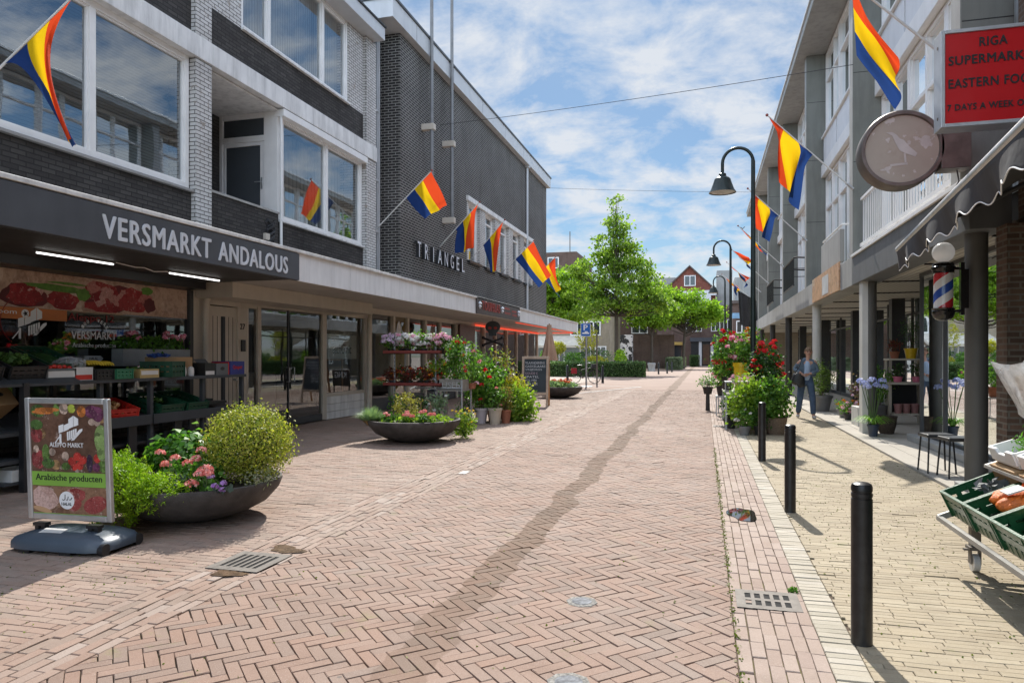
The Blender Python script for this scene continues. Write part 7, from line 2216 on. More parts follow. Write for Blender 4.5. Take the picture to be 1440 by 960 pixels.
# upper tier: white foam crates with herbs
m_foam = plain("white_foam", (.72, .72, .70), .8, var=.05, bump=.2)
for i, y in enumerate((5.42, 4.95, 4.45)):
    r = thing("foam_crate", ("white foam crate of feathery herbs at the far end of the trolley's upper tier", "white foam crate of green herbs, second on the trolley's upper tier", "white foam crate of herbs, third on the trolley's upper tier")[i], "crate", (0, 0, 0))
    mb = MB(); w2, d2, h2 = .27, .2, .11
    mb.box(-w2, w2, -d2, d2, 0, .02)
    for sy in (-1, 1): mb.prism([(-w2, sy * d2 - .012, .02), (w2, sy * d2 - .012, .02), (w2, sy * d2 - .012, h2), (.12, sy * d2 - .012, h2), (.09, sy * d2 - .012, h2 - .03), (-.09, sy * d2 - .012, h2 - .03), (-.12, sy * d2 - .012, h2), (-w2, sy * d2 - .012, h2)], (0, 0, 0), (0, .024, 0))
    for sx in (-1, 1): mb.prism([(sx * w2 - .012, -d2, .02), (sx * w2 - .012, d2, .02), (sx * w2 - .012, d2, h2), (sx * w2 - .012, .08, h2), (sx * w2 - .012, .06, h2 - .03), (sx * w2 - .012, -.06, h2 - .03), (sx * w2 - .012, -.08, h2), (sx * w2 - .012, -d2, h2)], (0, 0, 0), (.024, 0, 0))
    mb.build("body", m_foam, r, bevel=.005)
    r.location = (2.2, y, .865); r.rotation_euler = (0, rad(-20), 0)
    P, d = clumps(60, 22, (2.2, y, .98), (.22, .16, .05), .03)
    P[:, 2] += (P[:, 0] - 2.2) * .36
    leafthing("herb_bunch", ("feathery green herbs heaped in the far white foam crate", "green herbs heaped in the second white foam crate", "green herbs heaped in the third white foam crate")[i], "herbs", P, .035, leaf_mat("fresh_herbs", [(.06, .18, .02), (.12, .3, .03), (.2, .42, .06)], .35) if i == 0 else bpy.data.materials["fresh_herbs"], .35)
    mb = MB(); c_ = Vector((2.21, y, .80)); mb.obox(c_, Vector((.28, 0, .102)), (0, .2, 0), (-.02, 0, .055)); tag(mb.build("wooden_tray", m_card), ("shallow cardboard tray under the far white foam crate", "shallow cardboard tray under the second white foam crate", "shallow cardboard tray under the third white foam crate")[i], "tray")
cbx = carton("open brown cardboard box wrapped in a clear bag on the trolley's top tier", (2.30, 5.28, 1.14), .42, .40, .30, m_card, (0, rad(-18), 0), flaps=False)
mb = MB()
def wrap(u, v):
    a = u * 2 * math.pi; ca, sa = math.cos(a), math.sin(a)
    k = (abs(ca) ** 3 + abs(sa) ** 3) ** (-1 / 3)
    n_ = .012 * math.sin(9 * a + 5 * v) + .007 * math.sin(17 * a - 9 * v) + .014 * math.sin(5 * a + 8 * v)
    fl = .26 + .03 * v + n_ + .05 * max(0, v - .75)
    top = .46 if v > .99 else .43 * v
    bot = .9 if v < .15 else 1.0
    return (2.30 + fl * k * ca * bot - (top) * .3, 5.28 + fl * .95 * k * sa * bot, 1.02 + top + .06 * ca * v + n_)
mb.grid(64, 14, wrap); tag(mb.build("plastic_bag", m_film, None, smooth=True, fix=False, ang=180), "crinkled clear plastic bag wrapped round the cardboard box on the trolley", "bag")

# ------------------------------------------------------------------ plants on the right
m_agal = leaf_mat("strap_leaves", [(.08, .2, .02), (.14, .3, .03), (.22, .4, .05)], .4)
AG = thing("agapanthus", "agapanthus with pale blue flower heads in a dark blue pot before the second pillar", "potted plant", (3.0, 14.35, .02))
pot((3.0, 14.35, .02), .10, .22, plain("dark_blue_pot", (.04, .055, .085), .4), AG)
V = []
for i in range(120):
    a = rnd.uniform(0, 6.28); L = rnd.uniform(.25, .52)
    d = Vector((math.cos(a), math.sin(a), 0)); sd = Vector((-d.y, d.x, 0)) * .010
    pts = [Vector((3.0, 14.35, .2)) + d * L * .8 * k + Vector((0, 0, L * (1.35 * k - 1.15 * k * k))) for k in (0, .3, .6, 1)]
    for k in range(3): V.append([tuple(pts[k] - sd * (1 - k * .25)), tuple(pts[k] + sd * (1 - k * .25)), tuple(pts[k + 1] + sd * (.75 - k * .25 + .02)), tuple(pts[k + 1] - sd * (.75 - k * .25 + .02))])
quads_mesh("foliage", np.array(V), m_agal, AG)
hd = [(2.85, 14.3, .98), (2.96, 14.25, 1.05), (3.06, 14.35, .95), (3.14, 14.3, 1.03), (2.92, 14.45, .92), (3.2, 14.45, .92), (2.8, 14.4, 1.02)]
mb = MB()
for h in hd: mb.tube([(3.0, 14.35, .2), ((3.0 + h[0]) / 2, (14.35 + h[1]) / 2, .6), h], [.008, .007, .006], 6)
mb.build("stem", m_gstem, AG)
heads("blossoms", hd, .075, 42, .05, petal_mat("pale_blue_petals", [(.3, .35, .65), (.45, .5, .75), (.6, .62, .8)]), AG)
DS = thing("display_rack", "black display rack of potted plants behind the barber's shop glass", "rack", (4.4, 11.5, .02))
mb = MB()
for y in (10.1, 11.5, 12.9): mb.box(4.2, 4.24, y, y + .04, .02, 2.0); mb.box(4.6, 4.64, y, y + .04, .02, 2.0)
mb.build("upright", m_black, DS)
for z in (.5, 1.0, 1.55):
    mb = MB(); mb.box(4.15, 4.7, 10.0, 13.0, z, z + .03); mb.box(4.12, 4.15, 10.0, 13.0, z - .02, z + .14); mb.build("tray", m_bcrate, DS)
for i in range(10):
    z = (.53, 1.03, 1.58)[i % 3]
    potted("potted plant on the black rack behind the glass, %s board, %s" % (("lowest", "middle", "top")[i % 3], ("near end", "second from the near end", "third from the near end", "far end")[i // 3]), (4.42, 10.3 + .8 * (i // 3) + .1 * (i % 3), z), .12, .15, (m_pot_t, m_pot_b, m_pot_r)[i % 3], (m_mix, m_lime, m_deep)[i % 3], 160, .3, .2, .07, (8, 0, 5)[i % 3], (m_redp, m_lpink, m_yelp)[i % 3], .05)
WP = thing("wicker_basket", "empty dark wicker pot basket behind the agapanthus", "basket", (3.35, 14.9, .02))
mb = MB(); mb.lathe([(.12, 0), (.16, .15), (.18, .3), (.19, .34), (.16, .34), (.14, .1)], (3.35, 14.9, .02), 24, cap=False); mb.build("body", plain("dark_wicker", (.07, .05, .035), .8, var=.4, vs=40, bump=1, bs=60), WP)
SHF = thing("plant_shelf", "cream open shelf unit for pots set back under the arcade", "shelf", (4.2, 17, 0))
m_shelf = plain("cream_shelf_wood", (.45, .41, .34), .55, var=.1)
mb = MB(); mb.box(3.85, 4.55, 16.9, 17.4, .88, .93); mb.box(3.85, 4.55, 16.9, 17.4, 1.40, 1.44); mb.box(3.88, 4.5, 16.95, 17.35, .22, .26); mb.build("shelf_board", m_shelf, SHF)
for x in (3.86, 4.50):
    mb = MB(); mb.box(x, x + .05, 16.95, 17.35, .02, .88); mb.build("side_panel", m_shelf, SHF)
mb = MB(); mb.box(3.86, 3.90, 17.3, 17.35, .93, 1.40); mb.box(4.5, 4.54, 17.3, 17.35, .93, 1.40); mb.build("upright", m_shelf, SHF)
mb = MB(); mb.box(3.9, 4.5, 17.36, 17.38, .26, .88); mb.build("back_panel", m_black, SHF)
potted("small fir in a bright yellow pot on the shelf unit's top board", (4.32, 17.1, 1.44), .13, .22, m_pot_y, m_deep, 700, .75, .17, .05, name="potted_plant", aspect=.25)
potted("small dark plant in a brown pot beside the bright yellow pot", (4.0, 17.1, 1.44), .1, .15, m_pot_t, m_dred2, 200, .3, .12, .05)
for i, x in enumerate((4.05, 4.42)):
    potted("white flowered plant in a magenta pot on the shelf's middle board, %s" % ("street side" if i == 0 else "wall side"), (x, 17.05, .93), .1, .12, m_pot_p, m_deep, 180, .26, .13, .045, 6, m_whitep, .02)
for i, x in enumerate((4.05, 4.22, 4.4)):
    t_ = thing("empty_pot", "empty dusty pink pot in the bottom of the shelf unit, %s" % ("street side", "middle", "wall side")[i], "pot", (x, 17.0 + .06 * i, .26)); pot((x, 17.0 + .06 * i, .26), .09, .2, plain("dusty_pink", (.35, .17, .16), .6) if i == 0 else bpy.data.materials["dusty_pink"], t_, "body")
potted("tall green bush standing in a pot between the second pillar and the shelf unit", (3.7, 17.2, .02), .2, .4, m_pot_g, m_mix, 1000, .95, .3, .06)
potted("feathery green bush in a broad grey pot next to the pale pillar", (3.02, 20.6, .02), .30, .42, m_pot_g, leaf_mat("olive_green_leaves", [(.05, .1, .015), (.1, .17, .03), (.16, .24, .05)], .35), 1500, .95, .36, .07, aspect=.3)
potted("orange flowers in a low grey trough between the pale and the second pillar", (3.32, 18.6, .02), .22, .2, m_pot_g, m_mix, 300, .2, .24, .05, 14, m_orangep, .04)
potted("pink and white geranium in a black pot before the grey trough", (3.25, 17.9, .02), .14, .15, m_pot_b, m_mix, 260, .22, .18, .05, 14, m_lpink, .04)
mb = MB()
wt = thing("white_planter", "square white planter with a wispy plant behind the second pillar", "planter", (3.25, 16.6, .02))
mb.box(3.1, 3.42, 16.2, 16.9, .02, .42); mb.build("box", m_pillarw, wt, bevel=.01)
bush("purple_shrub", "wispy dark leaved shrub growing out of the square white planter", (3.26, 16.6, .42), (3.26, 16.5, .75), (.22, .3, .32), 420, .05, leaf_mat("purple_leaves", [(.08, .03, .05), (.14, .08, .07), (.1, .16, .04)], .35), m_lilac, 10, shell=.2, hr=.02)
# flowers round the street lamp
m_bask = plain("grey_wicker", (.17, .12, .08), .8, var=.4, vs=40, bump=1, bs=60)
LB = thing("wicker_basket", "round wicker basket planter at the foot of the nearest street lamp", "basket", (1.32, 14.45, 0))
mb = MB(); mb.lathe([(.15, 0), (.19, .15), (.22, .32), (.235, .33), (.20, .33), (.18, .25)], (1.32, 14.45, 0), 26, cap=False); mb.build("body", m_bask, LB, smooth=True)
mb = MB(); mb.tube([(1.32 + .22 * math.cos(a), 14.45, .33 + .16 * math.sin(a)) for a in np.linspace(0, math.pi, 12)], .014, 6); mb.build("handle", m_bask, LB)
bush("green_bush", "leafy green bush growing in the wicker basket by the nearest street lamp", (1.3, 14.45, .3), (1.28, 14.4, .66), (.30, .28, .36), 1300, .08, m_mix, aspect=.6)
bush("lime_bush", "bright lime green bush at the street side of the nearest lamp post", (.82, 14.6, 0), (.84, 14.55, .58), (.33, .3, .44), 1900, .085, m_lime, aspect=.65)
potted("small plant with pale blooms in a grey pot, lowest of the lamp's flower group", (.74, 14.12, 0), .11, .17, m_pot_g, m_mix, 330, .32, .17, .055, 6, m_whitep, .02)
potted("plant in a black pot beside the wicker basket and lamp post", (1.02, 14.2, 0), .12, .18, m_pot_b, m_deep, 330, .35, .16, .06)
potted("dark leaved plant hanging over a black pot at the kerb side of the lamp group", (.52, 15.4, 0), .14, .2, m_pot_b, m_deep, 380, .4, .17, .06, 5, m_lilac, .03)
potted("pink and lilac geraniums above the lime green bush", (.72, 15.1, .72), .12, .14, m_pot_b, m_mix, 260, .2, .22, .05, 22, m_lpink, .055, zoff=-.0)
st_ = thing("plant_table", "low grey slatted plant table behind the lime green bush", "table", (.72, 15.9, 0))
mb = MB(); mb.box(.4, 1.08, 15.0, 17.3, .70, .73); mb.build("table_top", bpy.data.materials["weathered_grey_wood"], st_)
for x in (.43, 1.05):
    for y in (15.05, 17.25):
        mb = MB(); mb.box(x - .02, x + .02, y - .02, y + .02, 0, .7); mb.build("leg", m_rackmetal, st_)
mb = MB(); mb.tube([(.4, 15.0, .97), (1.2, 15.0, .97)], .02, 8); mb.tube([(.42, 15.0, .7), (.42, 15.0, .97)], .015, 6); mb.build("rail", m_rackmetal, st_, smooth=True)
potted("tall plant in a big bright yellow pot on the slatted table", (.80, 16.4, .73), .18, .62, m_pot_y, m_mix, 700, .55, .30, .08, 22, m_pinkp, .05, npet=9, psize=.08)
potted("climbing mandevilla full of red trumpet flowers right of the nearest lamp post", (1.22, 15.3, .35), .14, .3, m_pot_r, m_deep, 1500, 1.15, .30, .08, 46, m_redp, .055, "mandevilla", npet=9, psize=.075, zoff=-.05)
potted("mandevilla with red flowers leaning toward the street above the yellow pot", (.52, 16.9, .73), .14, .3, m_pot_b, m_mix, 1100, .95, .32, .085, 34, m_redp, .055, "mandevilla", npet=9, psize=.08)
potted("orange and yellow flowered climber between the yellow pot and the lamp post", (.98, 16.9, .73), .12, .25, m_pot_t, m_mix, 1000, 1.1, .26, .085, 26, m_orangep, .05, "climber", npet=9, psize=.07)
potted("pink flowered plant on the wall side of the nearest lamp post", (1.35, 15.9, .0), .15, .3, m_pot_t, m_mix, 600, .7, .25, .07, 10, m_magp, .04, npet=9, psize=.06)
for i, (x, y) in enumerate(((.45, 18.6), (.52, 19.6), (.62, 20.6))):
    potted("green potted plant on a stand beyond the yellow pot, %s" % ("nearest the lamp", "in the middle", "farthest from the lamp")[i], (x, y, .5), .16, .25, (m_pot_b, m_pot_t, m_pot_g)[i], m_mix, 420, .55, .26, .08, (6, 0, 3)[i], m_magp, .05)
    mb = MB(); mb.box(x - .17, x + .17, y - .17, y + .17, .46, .5)
    for a in (-.15, .15):
        for b_ in (-.15, .15): mb.box(x + a - .012, x + a + .012, y + b_ - .012, y + b_ + .012, 0, .46)
    tag(mb.build("plant_stand", m_rackmetal), "square metal stand under the green potted plant beyond the yellow pot, %s" % ("nearest the lamp", "in the middle", "farthest from the lamp")[i], "stand")
potted("white and green trailing plant at the street edge beyond the bollards", (.1, 20.2, .45), .14, .2, m_pot_b, m_fesc, 300, .3, .22, .06)
mb = MB(); mb.cyl((.1, 20.2, 0), (.1, 20.2, .45), .06, .05); tag(mb.build("plant_pedestal", m_black), "black pedestal under the white and green trailing plant", "pedestal")

# ================================================================== SQUARE, TREES AND HOUSES BEYOND
m_bark = plain("tree_bark", (.07, .055, .04), .9, var=.3, vs=6, bump=1.0, bs=25)
m_lf1 = leaf_mat("linden_leaves", [(.06, .12, .014), (.115, .205, .026), (.20, .305, .04), (.29, .40, .06), (.09, .165, .02)], .55)
m_lf2 = leaf_mat("robinia_leaves", [(.12, .23, .02), (.20, .33, .025), (.28, .41, .04), (.15, .27, .025)], .55)


def tree(label, base, H, trunk_h, crown, lmat, n, lsize, rt=.16, seed=1, nl=16, sr=.28, kind="linden", lean=0.0, per=42):
    """crown: list of (cx, cy, cz, rx, ry, rz, weight) relative to the base"""
    r_ = thing("tree", label, "tree", base)
    rr = random.Random(seed)
    bx, by, bz = base
    mb = MB()
    top = max(c[2] + c[5] * .6 for c in crown)
    tr = [(bx, by, bz - .1), (bx + .03, by, bz + trunk_h * .5), (bx + .02 + lean * .4, by, bz + trunk_h), (bx + lean, by, bz + (trunk_h + top) / 2), (bx + lean * 1.2, by, bz + top)]
    mb.tube(tr, [rt * 1.25, rt, rt * .85, rt * .45, rt * .1], 10)
    mb.build("trunk", m_bark, r_, smooth=True)
    tot = sum(c[6] for c in crown)
    allP = []
    ends = []
    for (cx, cy, cz, rx, ry, rz, wt) in crown:
        nc = max(5, int(n * wt / tot / per))
        cc, d = blob(nc, (bx + cx, by + cy, bz + cz), (rx, ry, rz), shell=.45)
        cc += RNG.normal(size=cc.shape) * .12 * np.array([rx, ry, rz])
        ends += [Vector(c) for c in cc[::max(1, nc // 9)]]
        flat = RNG.normal(size=(nc * per, 3)) * sr * np.array([1.15, 1.15, .62])
        allP.append(np.repeat(cc, per, 0) + flat)
    P = np.concatenate(allP)
    leaves("crown", P, lsize, lmat, r_, .75, np.tile(np.array([[0, -.2, .5]]), (len(P), 1)), 1.0, .2)
    mb = MB()
    for e in ends:
        zz = min(max(trunk_h * 1.02, (e.z - bz) * .72), top * .9)
        s_ = Vector((bx + lean * .6, by, bz + zz))
        mid = (s_ + e) / 2 + Vector((rr.uniform(-.2, .2), rr.uniform(-.2, .2), -.15))
        mb.tube([s_, mid, e], [rt * .32, rt * .2, rt * .06], 6)
    mb.build("branch", m_bark, r_, smooth=True)
    return r_


tree("tall cone shaped young linden tree rising above everything on the square", (-6.9, 58, 0), 14.5, 4.6,
     [(0.1, 0, 13.4, .55, .55, 1.1, .4), (.1, 0, 12.0, 1.05, 1.05, 1.2, 1.1), (-.3, 0, 10.6, 1.6, 1.5, 1.2, 1.8), (.5, 0, 9.6, 1.8, 1.7, 1.2, 1.9), (-1.2, 0, 8.6, 2.2, 1.8, 1.2, 2.4), (1.4, 0, 8.0, 1.9, 1.8, 1.3, 2.2), (-2.3, 0, 7.0, 1.7, 1.6, 1.1, 1.8), (2.6, 0, 7.3, 1.3, 1.5, 1.6, 1.6), (0, 0, 6.6, 2.6, 2.2, 1.2, 2.8), (-1.6, -.4, 5.4, 2.0, 1.6, .8, 1.7), (1.8, 0, 5.6, 2.2, 1.6, .8, 1.8), (3.4, 0, 6.0, .9, 1.0, 1.0, .7), (-3.3, 0, 8.6, .7, .8, .5, .5)], m_lf1, 11000, .25, .16, 3, sr=.25, per=30)
tree("spreading bright green robinia with a thin forked trunk before the distant brick house", (-2.3, 84, 0), 9.5, 3.6,
     [(0, 0, 8.3, 2.0, 1.8, .8, 1.3), (-2.4, 0, 7.3, 1.9, 1.7, .8, 1.3), (2.6, 0, 7.0, 2.0, 1.7, .7, 1.3), (.6, 0, 6.6, 2.4, 2.0, .7, 1.5), (-1.6, 0, 5.9, 2.0, 1.6, .6, 1.1), (3.2, 0, 6.0, 1.4, 1.2, .5, .7), (-3.6, 0, 6.2, 1.3, 1.2, .6, .7), (1.8, 0, 5.3, 1.2, 1.0, .4, .5)], m_lf2, 9500, .30, .16, 5, sr=.36, lean=.3)
tree("bright green tree between the tall linden and the spreading robinia", (-5.6, 80, 0), 10, 3.6,
     [(0, 0, 8.2, 1.8, 1.6, 1.5, 1.5), (-1.4, 0, 6.6, 2.0, 1.6, 1.1, 1.4), (1.3, 0, 6.3, 2.0, 1.6, 1.0, 1.4), (0, 0, 5.4, 2.6, 1.6, .8, 1.3)], m_lf2, 8000, .3, .15, 7, sr=.36)
tree("light green tree at the corner of the anthracite building, behind the last left flag", (-13.2, 62, 0), 10, 3.4,
     [(1.2, 0, 8.0, 1.9, 1.6, 1.1, 1.4), (-1.6, 0, 7.6, 2.0, 1.6, 1.2, 1.4), (2.6, 0, 6.6, 1.9, 1.6, 1.1, 1.3), (-.4, 0, 6.3, 2.5, 2, 1.2, 1.6), (2.2, 0, 5.3, 2.2, 1.8, .9, 1.3), (-2.4, 0, 5.0, 2.0, 1.6, 1.0, 1.2)], m_lf2, 11000, .27, .16, 9, sr=.34)
m_hedge = leaf_mat("hedge_leaves", [(.035, .08, .018), (.06, .13, .03), (.11, .2, .05), (.2, .27, .12)], .3)


def hedge(label, x0, x1, y0, y1, h, n, mat=None, size=.10):
    r_ = thing("hedge", label, "hedge", ((x0 + x1) / 2, (y0 + y1) / 2, 0))
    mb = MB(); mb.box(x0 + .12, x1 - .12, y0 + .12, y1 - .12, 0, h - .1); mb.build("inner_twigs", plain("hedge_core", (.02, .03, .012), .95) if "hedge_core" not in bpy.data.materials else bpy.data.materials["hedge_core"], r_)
    P = RNG.uniform(size=(n, 3)) * np.array([x1 - x0, y1 - y0, h]) + np.array([x0, y0, 0.03])
    f = RNG.integers(0, 4, n)
    P[f == 0, 1] = y0 + RNG.normal(size=(f == 0).sum()) * .05
    P[f == 1, 1] = y0 + np.abs(RNG.normal(size=(f == 1).sum())) * .08
    P[f == 2, 2] = h + RNG.normal(size=(f == 2).sum()) * .05
    P[f == 3, 0] = np.where(RNG.uniform(size=(f == 3).sum()) < .5, x0, x1)
    leaves("foliage", P, size, mat or m_hedge, r_, .7)
    return r_


hedge("long clipped dark hedge in front of the tall linden", -11.6, -4.0, 50, 51.2, 1.02, 9000)
h2 = hedge("clipped grey green hedge leading to the distant brick house", -3.9, -2.3, 76, 98, 1.25, 9000, leaf_mat("grey_hedge", [(.08, .12, .05), (.14, .18, .09), (.22, .25, .15)], .2))
hedge("darker clipped hedge block closest to the far shop doors", -1.9, -.6, 100, 103, 1.5, 2200)
for lab, c, r_, mt in (("round clipped green ball shrub behind the long hedge, by the closed parasol", (-11.6, 53.5, 1.25), (.75, .7, .6), m_mix), ("round clipped green ball shrub behind the long hedge, by the parking sign", (-9.6, 53.5, 1.2), (.75, .7, .6), m_mix), ("low yellow shrub behind the long hedge left of the linden trunk", (-7.9, 53, 1.1), (.8, .5, .4), bpy.data.materials["golden_leaves"]), ("pale yellow green tree shrub behind the parking sign", (-8.8, 55, 2.9), (.95, .8, 1.0), bpy.data.materials["golden_leaves"]), ("dark green broad shrub at the linden trunk behind the hedge", (-8.4, 56, 1.4), (1.6, .8, .7), m_deep), ("low yellow flowering shrub above the hedge next to the parasol", (-10.9, 54, 2.1), (.6, .5, .5), bpy.data.materials["golden_leaves"]), ("pointed dwarf conifer behind the hedge right of the linden trunk", (-6.2, 55, 1.3), (.45, .45, .7), m_conif)):
    P, d = blob(900, c, r_, shell=.6); t_ = thing("shrub", lab, "shrub", (c[0], c[1], 0)); leaves("foliage", P, .13, mt, t_, .7)
    mb = MB(); mb.tube([(c[0], c[1], 0), c], [.06, .03], 6); mb.build("stem", m_bark, t_)

# black posts on the square
PB = thing("square_post", "black post on the square beside the bicycle", "bollard", (0, 0, 0), "black posts on the square")
mb = MB(); mb.lathe([(.07, 0), (.07, .9), (.05, .95), (.001, .96)], (0, 0, 0), 12, cap=False); mb.build("post", m_boll, PB, smooth=True)
PB.location = (-7.72, 41.0, 0)
for (x, y, lb) in ((-3.56, 58.8, "black post left of the grey green hedge, nearest of three"), (-3.0, 61.3, "black post left of the grey green hedge, middle of three"), (-2.85, 66.8, "black post left of the grey green hedge, farthest of three"), (-5.4, 39.2, "black post right of the bicycle's front wheel"), (-5.2, 70, "black post seen between the long hedge and the grey hedge")):
    dup(PB, (x, y, 0), 0, lb)
# parking sign
PG = thing("parking_sign", "blue parking sign with a white letter and car symbol on a grey pole", "sign", (-5.46, 33.85, 0))
rs = Vector((.965, .26, 0)); ns = Vector((.26, -.965, 0))
mb = MB(); mb.cyl((-5.46, 33.9, 0), (-5.46, 33.9, 3.05), .045, n=12); mb.lathe([(.32, 0), (.32, .03), (.06, .06)], (-5.46, 33.9, 0), 16); mb.build("pole", m_galv, PG, smooth=True)
c0 = Vector((-5.48, 33.83, 2.74))
mb = MB(); mb.obox(c0, rs * .235, (0, 0, .315), ns * .012); mb.build("sign_rim", m_whiteink, PG)
mb = MB(); mb.obox(c0 + ns * .013, rs * .215, (0, 0, .295), ns * .004); mb.build("sign_plate", plain("traffic_blue", (.01, .12, .45), .4, bump=0), PG)
text_mb("P", c0 + ns * .018 - rs * .10 + Vector((0, 0, -.02)), rs, ZP, .2, .26, .003, .02).build("lettering", m_whiteink, PG)
mb = MB(); mb.prism([c0 + ns * .018 + rs * x + Vector((0, 0, z)) for x, z in ((-.16, -.2), (-.16, -.13), (-.06, -.12), (-.02, -.07), (.08, -.07), (.12, -.12), (.17, -.14), (.17, -.2))], (0, 0, 0), ns * .003); mb.build("car_symbol", m_whiteink, PG)
P2 = thing("sign_post", "thin second post close behind the parking sign", "post", (-5.2, 36, 0))
mb = MB(); mb.cyl((-5.25, 36, 0), (-5.25, 36, 2.6), .04, n=10); mb.build("post", m_iron, P2)
# bicycle
BK = thing("bicycle", "black city bicycle with a dark front basket and red pannier leaning near the parking sign", "bicycle", (-6.25, 38.2, 0))
o_ = Vector((-6.25, 38.2, 0)); rb = Vector((.963, .27, 0))
def bk(x, z, s_=0): return o_ + rb * x + Vector((0, 0, z)) + Vector((.27, -.963, 0)) * s_
for x in (-.54, .54):
    mb = MB(); pts = [bk(x + .34 * math.cos(a), .36 + .34 * math.sin(a)) for a in np.linspace(0, 2 * math.pi, 33)]
    mb.tube(pts, .02, 8, cap=False); wh = mb.build("wheel", m_black, BK, smooth=True)
    mb = MB()
    for a in np.linspace(0, 2 * math.pi, 15)[:-1]: mb.tube([bk(x, .36), bk(x + .33 * math.cos(a), .36 + .33 * math.sin(a))], .003, 4)
    mb.cyl(bk(x, .36, -.04), bk(x, .36, .04), .03, n=8); mb.build("spokes", m_galv, wh)
    mb = MB(); pts = [bk(x + .385 * math.cos(a), .36 + .385 * math.sin(a)) for a in np.linspace(.2, 2.9, 14)]; mb.tube(pts, .022, 6); mb.build("mudguard", m_black, BK)
mb = MB()
for a, b in (((-.54, .36), (-.1, .33)), ((-.54, .36), (-.2, .85)), ((-.1, .33), (-.24, .95)), ((-.1, .33), (.38, .72)), ((-.2, .72), (.36, .85)), ((.36, .9), (.54, .36)), ((.33, 1.08), (.37, .85))): mb.tube([bk(*a), bk(*b)], .018, 8)
mb.build("frame", m_black, BK, smooth=True)
mb = MB(); mb.tube([bk(.18, 1.1, -.28), bk(.3, 1.12, -.2), bk(.34, 1.1, 0), bk(.3, 1.12, .2), bk(.18, 1.1, .28)], .014, 8); mb.build("handlebar", m_galv, BK, smooth=True)
mb = MB(); mb.obox(bk(-.26, .98), rb * .13, (.27 * .08, -.963 * .08, 0), (0, 0, .03)); mb.build("saddle", m_black, BK, bevel=.02)
mb = MB(); mb.obox(bk(.55, .93), rb * .16, (.27 * .18, -.963 * .18, 0), (0, 0, .12)); mb.build("basket", m_black, BK)
mb = MB(); mb.obox(bk(-.58, .68, .12), rb * .15, (.27 * .06, -.963 * .06, 0), (0, 0, .15)); mb.build("pannier", plain("red_canvas", (.35, .02, .03), .7), BK)
mb = MB(); mb.tube([bk(-.1, .33, .08), bk(-.1, .33, -.08)], .06, 10); mb.build("crank", m_iron, BK)

# ------------------------------------------------------------------ houses behind the square
m_dglass = NT("far_window_glass")
b = m_dglass.bsdf((.03, .035, .04), .08, 0, .8)
m_dglass = m_dglass.done(b.outputs[0])
m_rooft = plain("dark_roof_tile", (.10, .075, .065), .7, var=.2)
m_redgable = brick_mat("red_gable_brick", [(.26, .06, .035), (.32, .08, .045)], (.3, .2, .16), .3, .09, .01)


def fwin(parent, x0, x1, Y, z0, z1, mull=1, fw=.12):
    mb = MB()
    mb.box(x0, x1, Y - .06, Y + .05, z0, z0 + fw); mb.box(x0, x1, Y - .06, Y + .05, z1 - fw, z1)
    mb.box(x0, x0 + fw, Y - .06, Y + .05, z0 + fw, z1 - fw); mb.box(x1 - fw, x1, Y - .06, Y + .05, z0 + fw, z1 - fw)
    for k in range(1, mull + 1):
        xm = x0 + (x1 - x0) * k / (mull + 1); mb.box(xm - fw * .5, xm + fw * .5, Y - .055, Y + .05, z0 + fw, z1 - fw)
    f_ = mb.build("window", m_white, parent)
    mb = MB(); mb.box(x0 + .02, x1 - .02, Y - .02, Y + .03, z0 + .02, z1 - .02); mb.build("pane", m_dglass, f_)


FH = thing("brick_house", "distant brown brick house with a red gable, white windows and dark shop doors", "building", (-2, 115, 0))
YF = 110
mb = MB(); mb.box(-13.5, 11, YF, 124, 0, 9.0); mb.build("wall", m_rbrick, FH)
mb = MB(); mb.prism([(-6.0, YF + .6, 9.0), (1.7, YF + .6, 9.0), (1.7, YF + .6, 11.4), (-2.1, YF + .6, 15.1), (-6.0, YF + .6, 11.4)], (0, 0, 0), (0, 8, 0)); mb.build("gable", m_redgable, FH)
mb = MB()
for sg in (-1, 1):
    x_ = -2.1 + sg * 4.15
    mb.prism([(-2.1, YF + .3, 15.15), (x_, YF + .3, 11.15), (x_, YF + .3, 10.95), (-2.1, YF + .3, 14.9)] if sg < 0 else [(-2.1, YF + .3, 14.9), (x_, YF + .3, 10.95), (x_, YF + .3, 11.15), (-2.1, YF + .3, 15.15)], (0, 0, 0), (0, 9, 0))
mb.build("roof", m_rooft, FH)
mb = MB(); mb.box(-6.1, 1.8, YF - .1, YF + .6, 10.5, 11.2); mb.box(-6.1, -5.6, YF - .1, YF + .6, 9, 10.5); mb.box(-.6, 1.0, YF - .12, YF + .6, 8.5, 11.25); mb.build("white_band", m_wpanel, FH)
mb = MB(); mb.prism([(-6, YF, 9.0), (-9.2, YF, 9.0), (-9.2, YF + 3, 12.2), (-6, YF + 3, 12.2)], (0, 0, 0), (0, .2, 0)); mb.box(-9.2, -4, YF + 3, YF + 9, 9, 13.6); mb.build("upper_storey", m_concl, FH)
mb = MB(); mb.box(1.9, 4.2, YF + 4, YF + 9, 9, 14.6); mb.build("roof_house", m_concl, FH)
fwin(FH, -2.9, -1.2, YF + .55, 12.0, 13.6, 1)
for x in (-5.2, -3.2, -1.2, ): fwin(FH, x, x + 1.3, YF - .02, 9.0, 10.4, 1)
for x0, x1 in ((-11.5, -9.2), (-8.2, -6.4), (-2.6, -.3), (1.0, 2.9), (3.3, 5.2)): fwin(FH, x0, x1, YF - .02, 5.1, 6.9, 2)
mb = MB(); mb.box(-1.9, 2.6, YF - .04, YF + .0, 0, 3.7); mb.build("shop_recess", m_black, FH)
mb = MB(); mb.box(-2.0, 2.7, YF - .5, YF - .04, 3.6, 4.2); mb.build("shop_awning", m_charc, FH)
